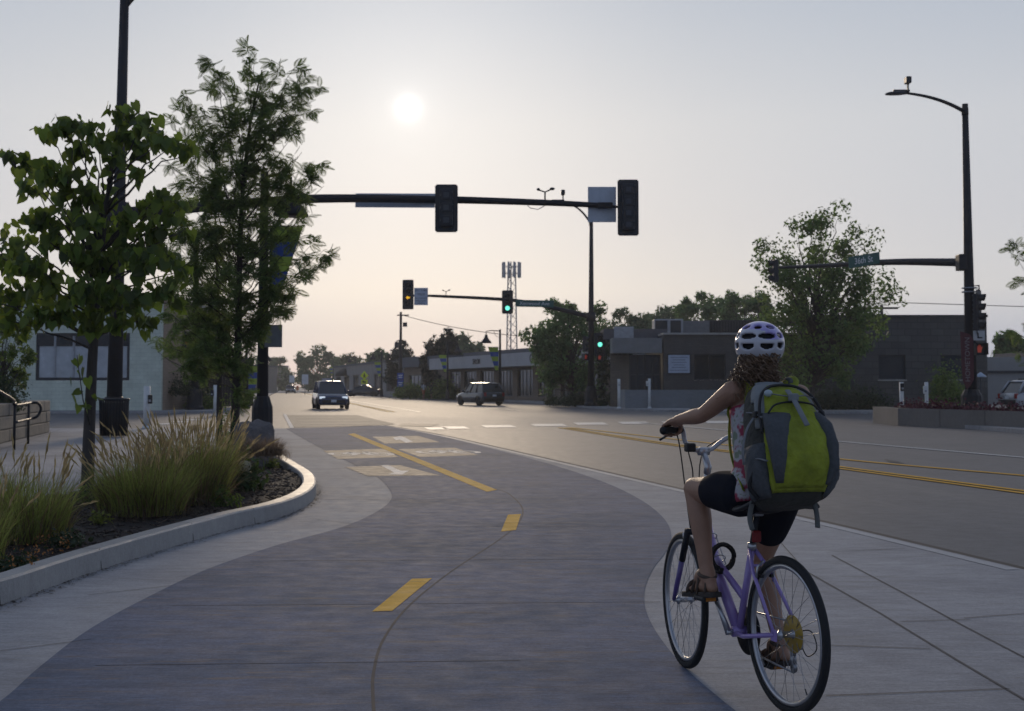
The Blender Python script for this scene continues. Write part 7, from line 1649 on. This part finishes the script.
# loose tails on the right, hip belt, bottle mesh bulge
web('strap_tail', [surf(.55, .40, .014), surf(.35, .33, .05), surf(.30, .24, .075), surf(.25, .17, .07)], .007)
web('strap_tail', [surf(.35, .14, .03), surf(.2, .08, .05), surf(.3, .03, .03)], .010, M_BLK2)
for s in (-1, 1):
    web('hip_belt', [pk(s * .13, .04, .04), pk(s * .175, -.01, .02), pk(s * .17, -.07, .03)], .030, M_BLK2, .4)
    web('strap_tail', [pk(s * .15, .05, .04), pk(s * .165, .03, -.03), pk(s * .16, .03, -.085)], .013, M_PGRY, .3)
    # shoulder straps over the collar, lime on the outside
    yo = -.035 + s * .105; pts = [pk(s * .065, -.005, .50), Vector((.268, yo - .0, 1.428)), Vector((.325, yo + s * .012, 1.452)), Vector((.385, yo + s * .018, 1.425)), Vector((.425, yo + s * .02, 1.33)), Vector((.405, yo + s * .045, 1.20)), Vector((.32, yo + s * .075, 1.08)), pk(s * .165, .0, .10)]
    pts = [p + Vector((0, -.055, .016)) for p in pts[1:-1]]; pts = [pk(s * .065, -.005, .50)] + pts + [pk(s * .165, .0, .10)]
    mb = MB(); sp_ = spline(pts, 6); n_ = len(sp_); mb.tube(sp_, [.036 if i < n_ * .62 else .013 for i in range(n_)], 12, 0, flat=.33); so_ = bt(mb, 'shoulder_strap', M_LIME, pack)
    mb = MB(); mb.tube([sp_[i] + Vector((0, 0, .006)) for i in range(6, 14)], .017, 8, 0, flat=.6); bt(mb, 'strap_pad', M_PGRY, so_)
web('carry_loop', [pk(-.035, .01, .55), pk(-.03, .015, .585), pk(.03, .015, .585), pk(.035, .01, .55)], .009, M_PGRY)

# ---------------------------------------------------------------- two people far off on the pavement
def walker(px, Y, hgt, lab, shirt, trouser, ph):
    base = at(px, 400, Y); root = thing('person', lab, 'person', (base.x, Y, .12), .4, 'two people walking on the far pavement'); k = hgt / 1.72
    b = MB(); M = Matrix.Scale(k, 4)
    cap(b, [(0, 0, .92), (0, 0, 1.12), (0, 0, 1.32), (0, 0, 1.42)], [.15, .13, .17, .10], 12, .65, 3); cap(b, [(0, 0, 1.42), (0, 0, 1.52)], [.055, .055], 10); b.ell((0, 0, 1.60), (.08, .10, .12), 12, 8)
    for s in (-1, 1):
        cap(b, [(s * .09, 0, .9), (s * .10, s * ph, .48), (s * .10, s * ph * 1.1 + .06, .06)], [.085, .058, .042], 10, 1, 3); cap(b, [(s * .10, s * ph * 1.1 + .05, .04), (s * .10, s * ph * 1.1 - .12, .03)], [.04, .03], 8); cap(b, [(s * .19, 0, 1.38), (s * .24, -s * ph * .5, 1.12), (s * .23, -s * ph - .05, .88)], [.052, .042, .032], 8, 1, 3)
    b.v = [tuple(M @ Vector(v)) for v in b.v]; o = b.build('body', M_SKIN, root); md = o.modifiers.new('r', 'REMESH'); md.mode = 'VOXEL'; md.voxel_size = .03; md.use_smooth_shade = True
    c = MB(); cap(c, [(0, 0, .95), (0, 0, 1.12), (0, 0, 1.32), (0, 0, 1.43)], [.17, .15, .19, .11], 12, .68, 3)
    for s in (-1, 1): cap(c, [(s * .19, 0, 1.38), (s * .225, -s * ph * .3, 1.2)], [.06, .055], 8, 1, 3)
    c.v = [tuple(M @ Vector(v)) for v in c.v]; c.build('shirt', shirt, root)
    c = MB(); cap(c, [(0, 0, .88), (0, 0, .98)], [.165, .165], 12, .68, 3)
    for s in (-1, 1): cap(c, [(s * .09, 0, .9), (s * .10, s * ph, .5)], [.10, .08], 10, 1, 3)
    c.v = [tuple(M @ Vector(v)) for v in c.v]; c.build('shorts', trouser, root)
    c = MB(); c.ell((0, .012, 1.635), (.088, .10, .10), 12, 8, 0, M); c.build('hair', M_HAIR, root)
walker(423.5, 143, 1.68, 'distant person in a pale shirt and orange shorts on the far pavement', mat('pale_shirt', (.40, .42, .44), .8, .1), mat('orange_shorts', (.38, .13, .05), .8, .1), .16)
walker(431.5, 146, 1.72, 'distant person in dark clothes right of the one in orange shorts', mat('dark_shirt', (.04, .035, .04), .8, .1), mat('dark_shorts', (.03, .03, .035), .8, .1), .12)

# ================================================================ HAZE
b = MB(); b.box((0, 292, 16), (400, 620, 34.2)); hz = b.build('haze', None) if False else None
hm = bpy.data.materials.new('smoky_air'); hm.use_nodes = True; t = hm.node_tree; t.nodes.clear(); o_ = nn(t, 'ShaderNodeOutputMaterial'); pv = nn(t, 'ShaderNodeVolumePrincipled')
pv.inputs['Color'].default_value = (.96, .93, .90, 1); pv.inputs['Density'].default_value = .00048; pv.inputs['Anisotropy'].default_value = .3
t.links.new(pv.outputs[0], o_.inputs['Volume'])
b = MB(); b.box((0, 280, 12.5), (420, 600, 27)); hz = b.build('haze', hm); hz['kind'] = 'stuff'
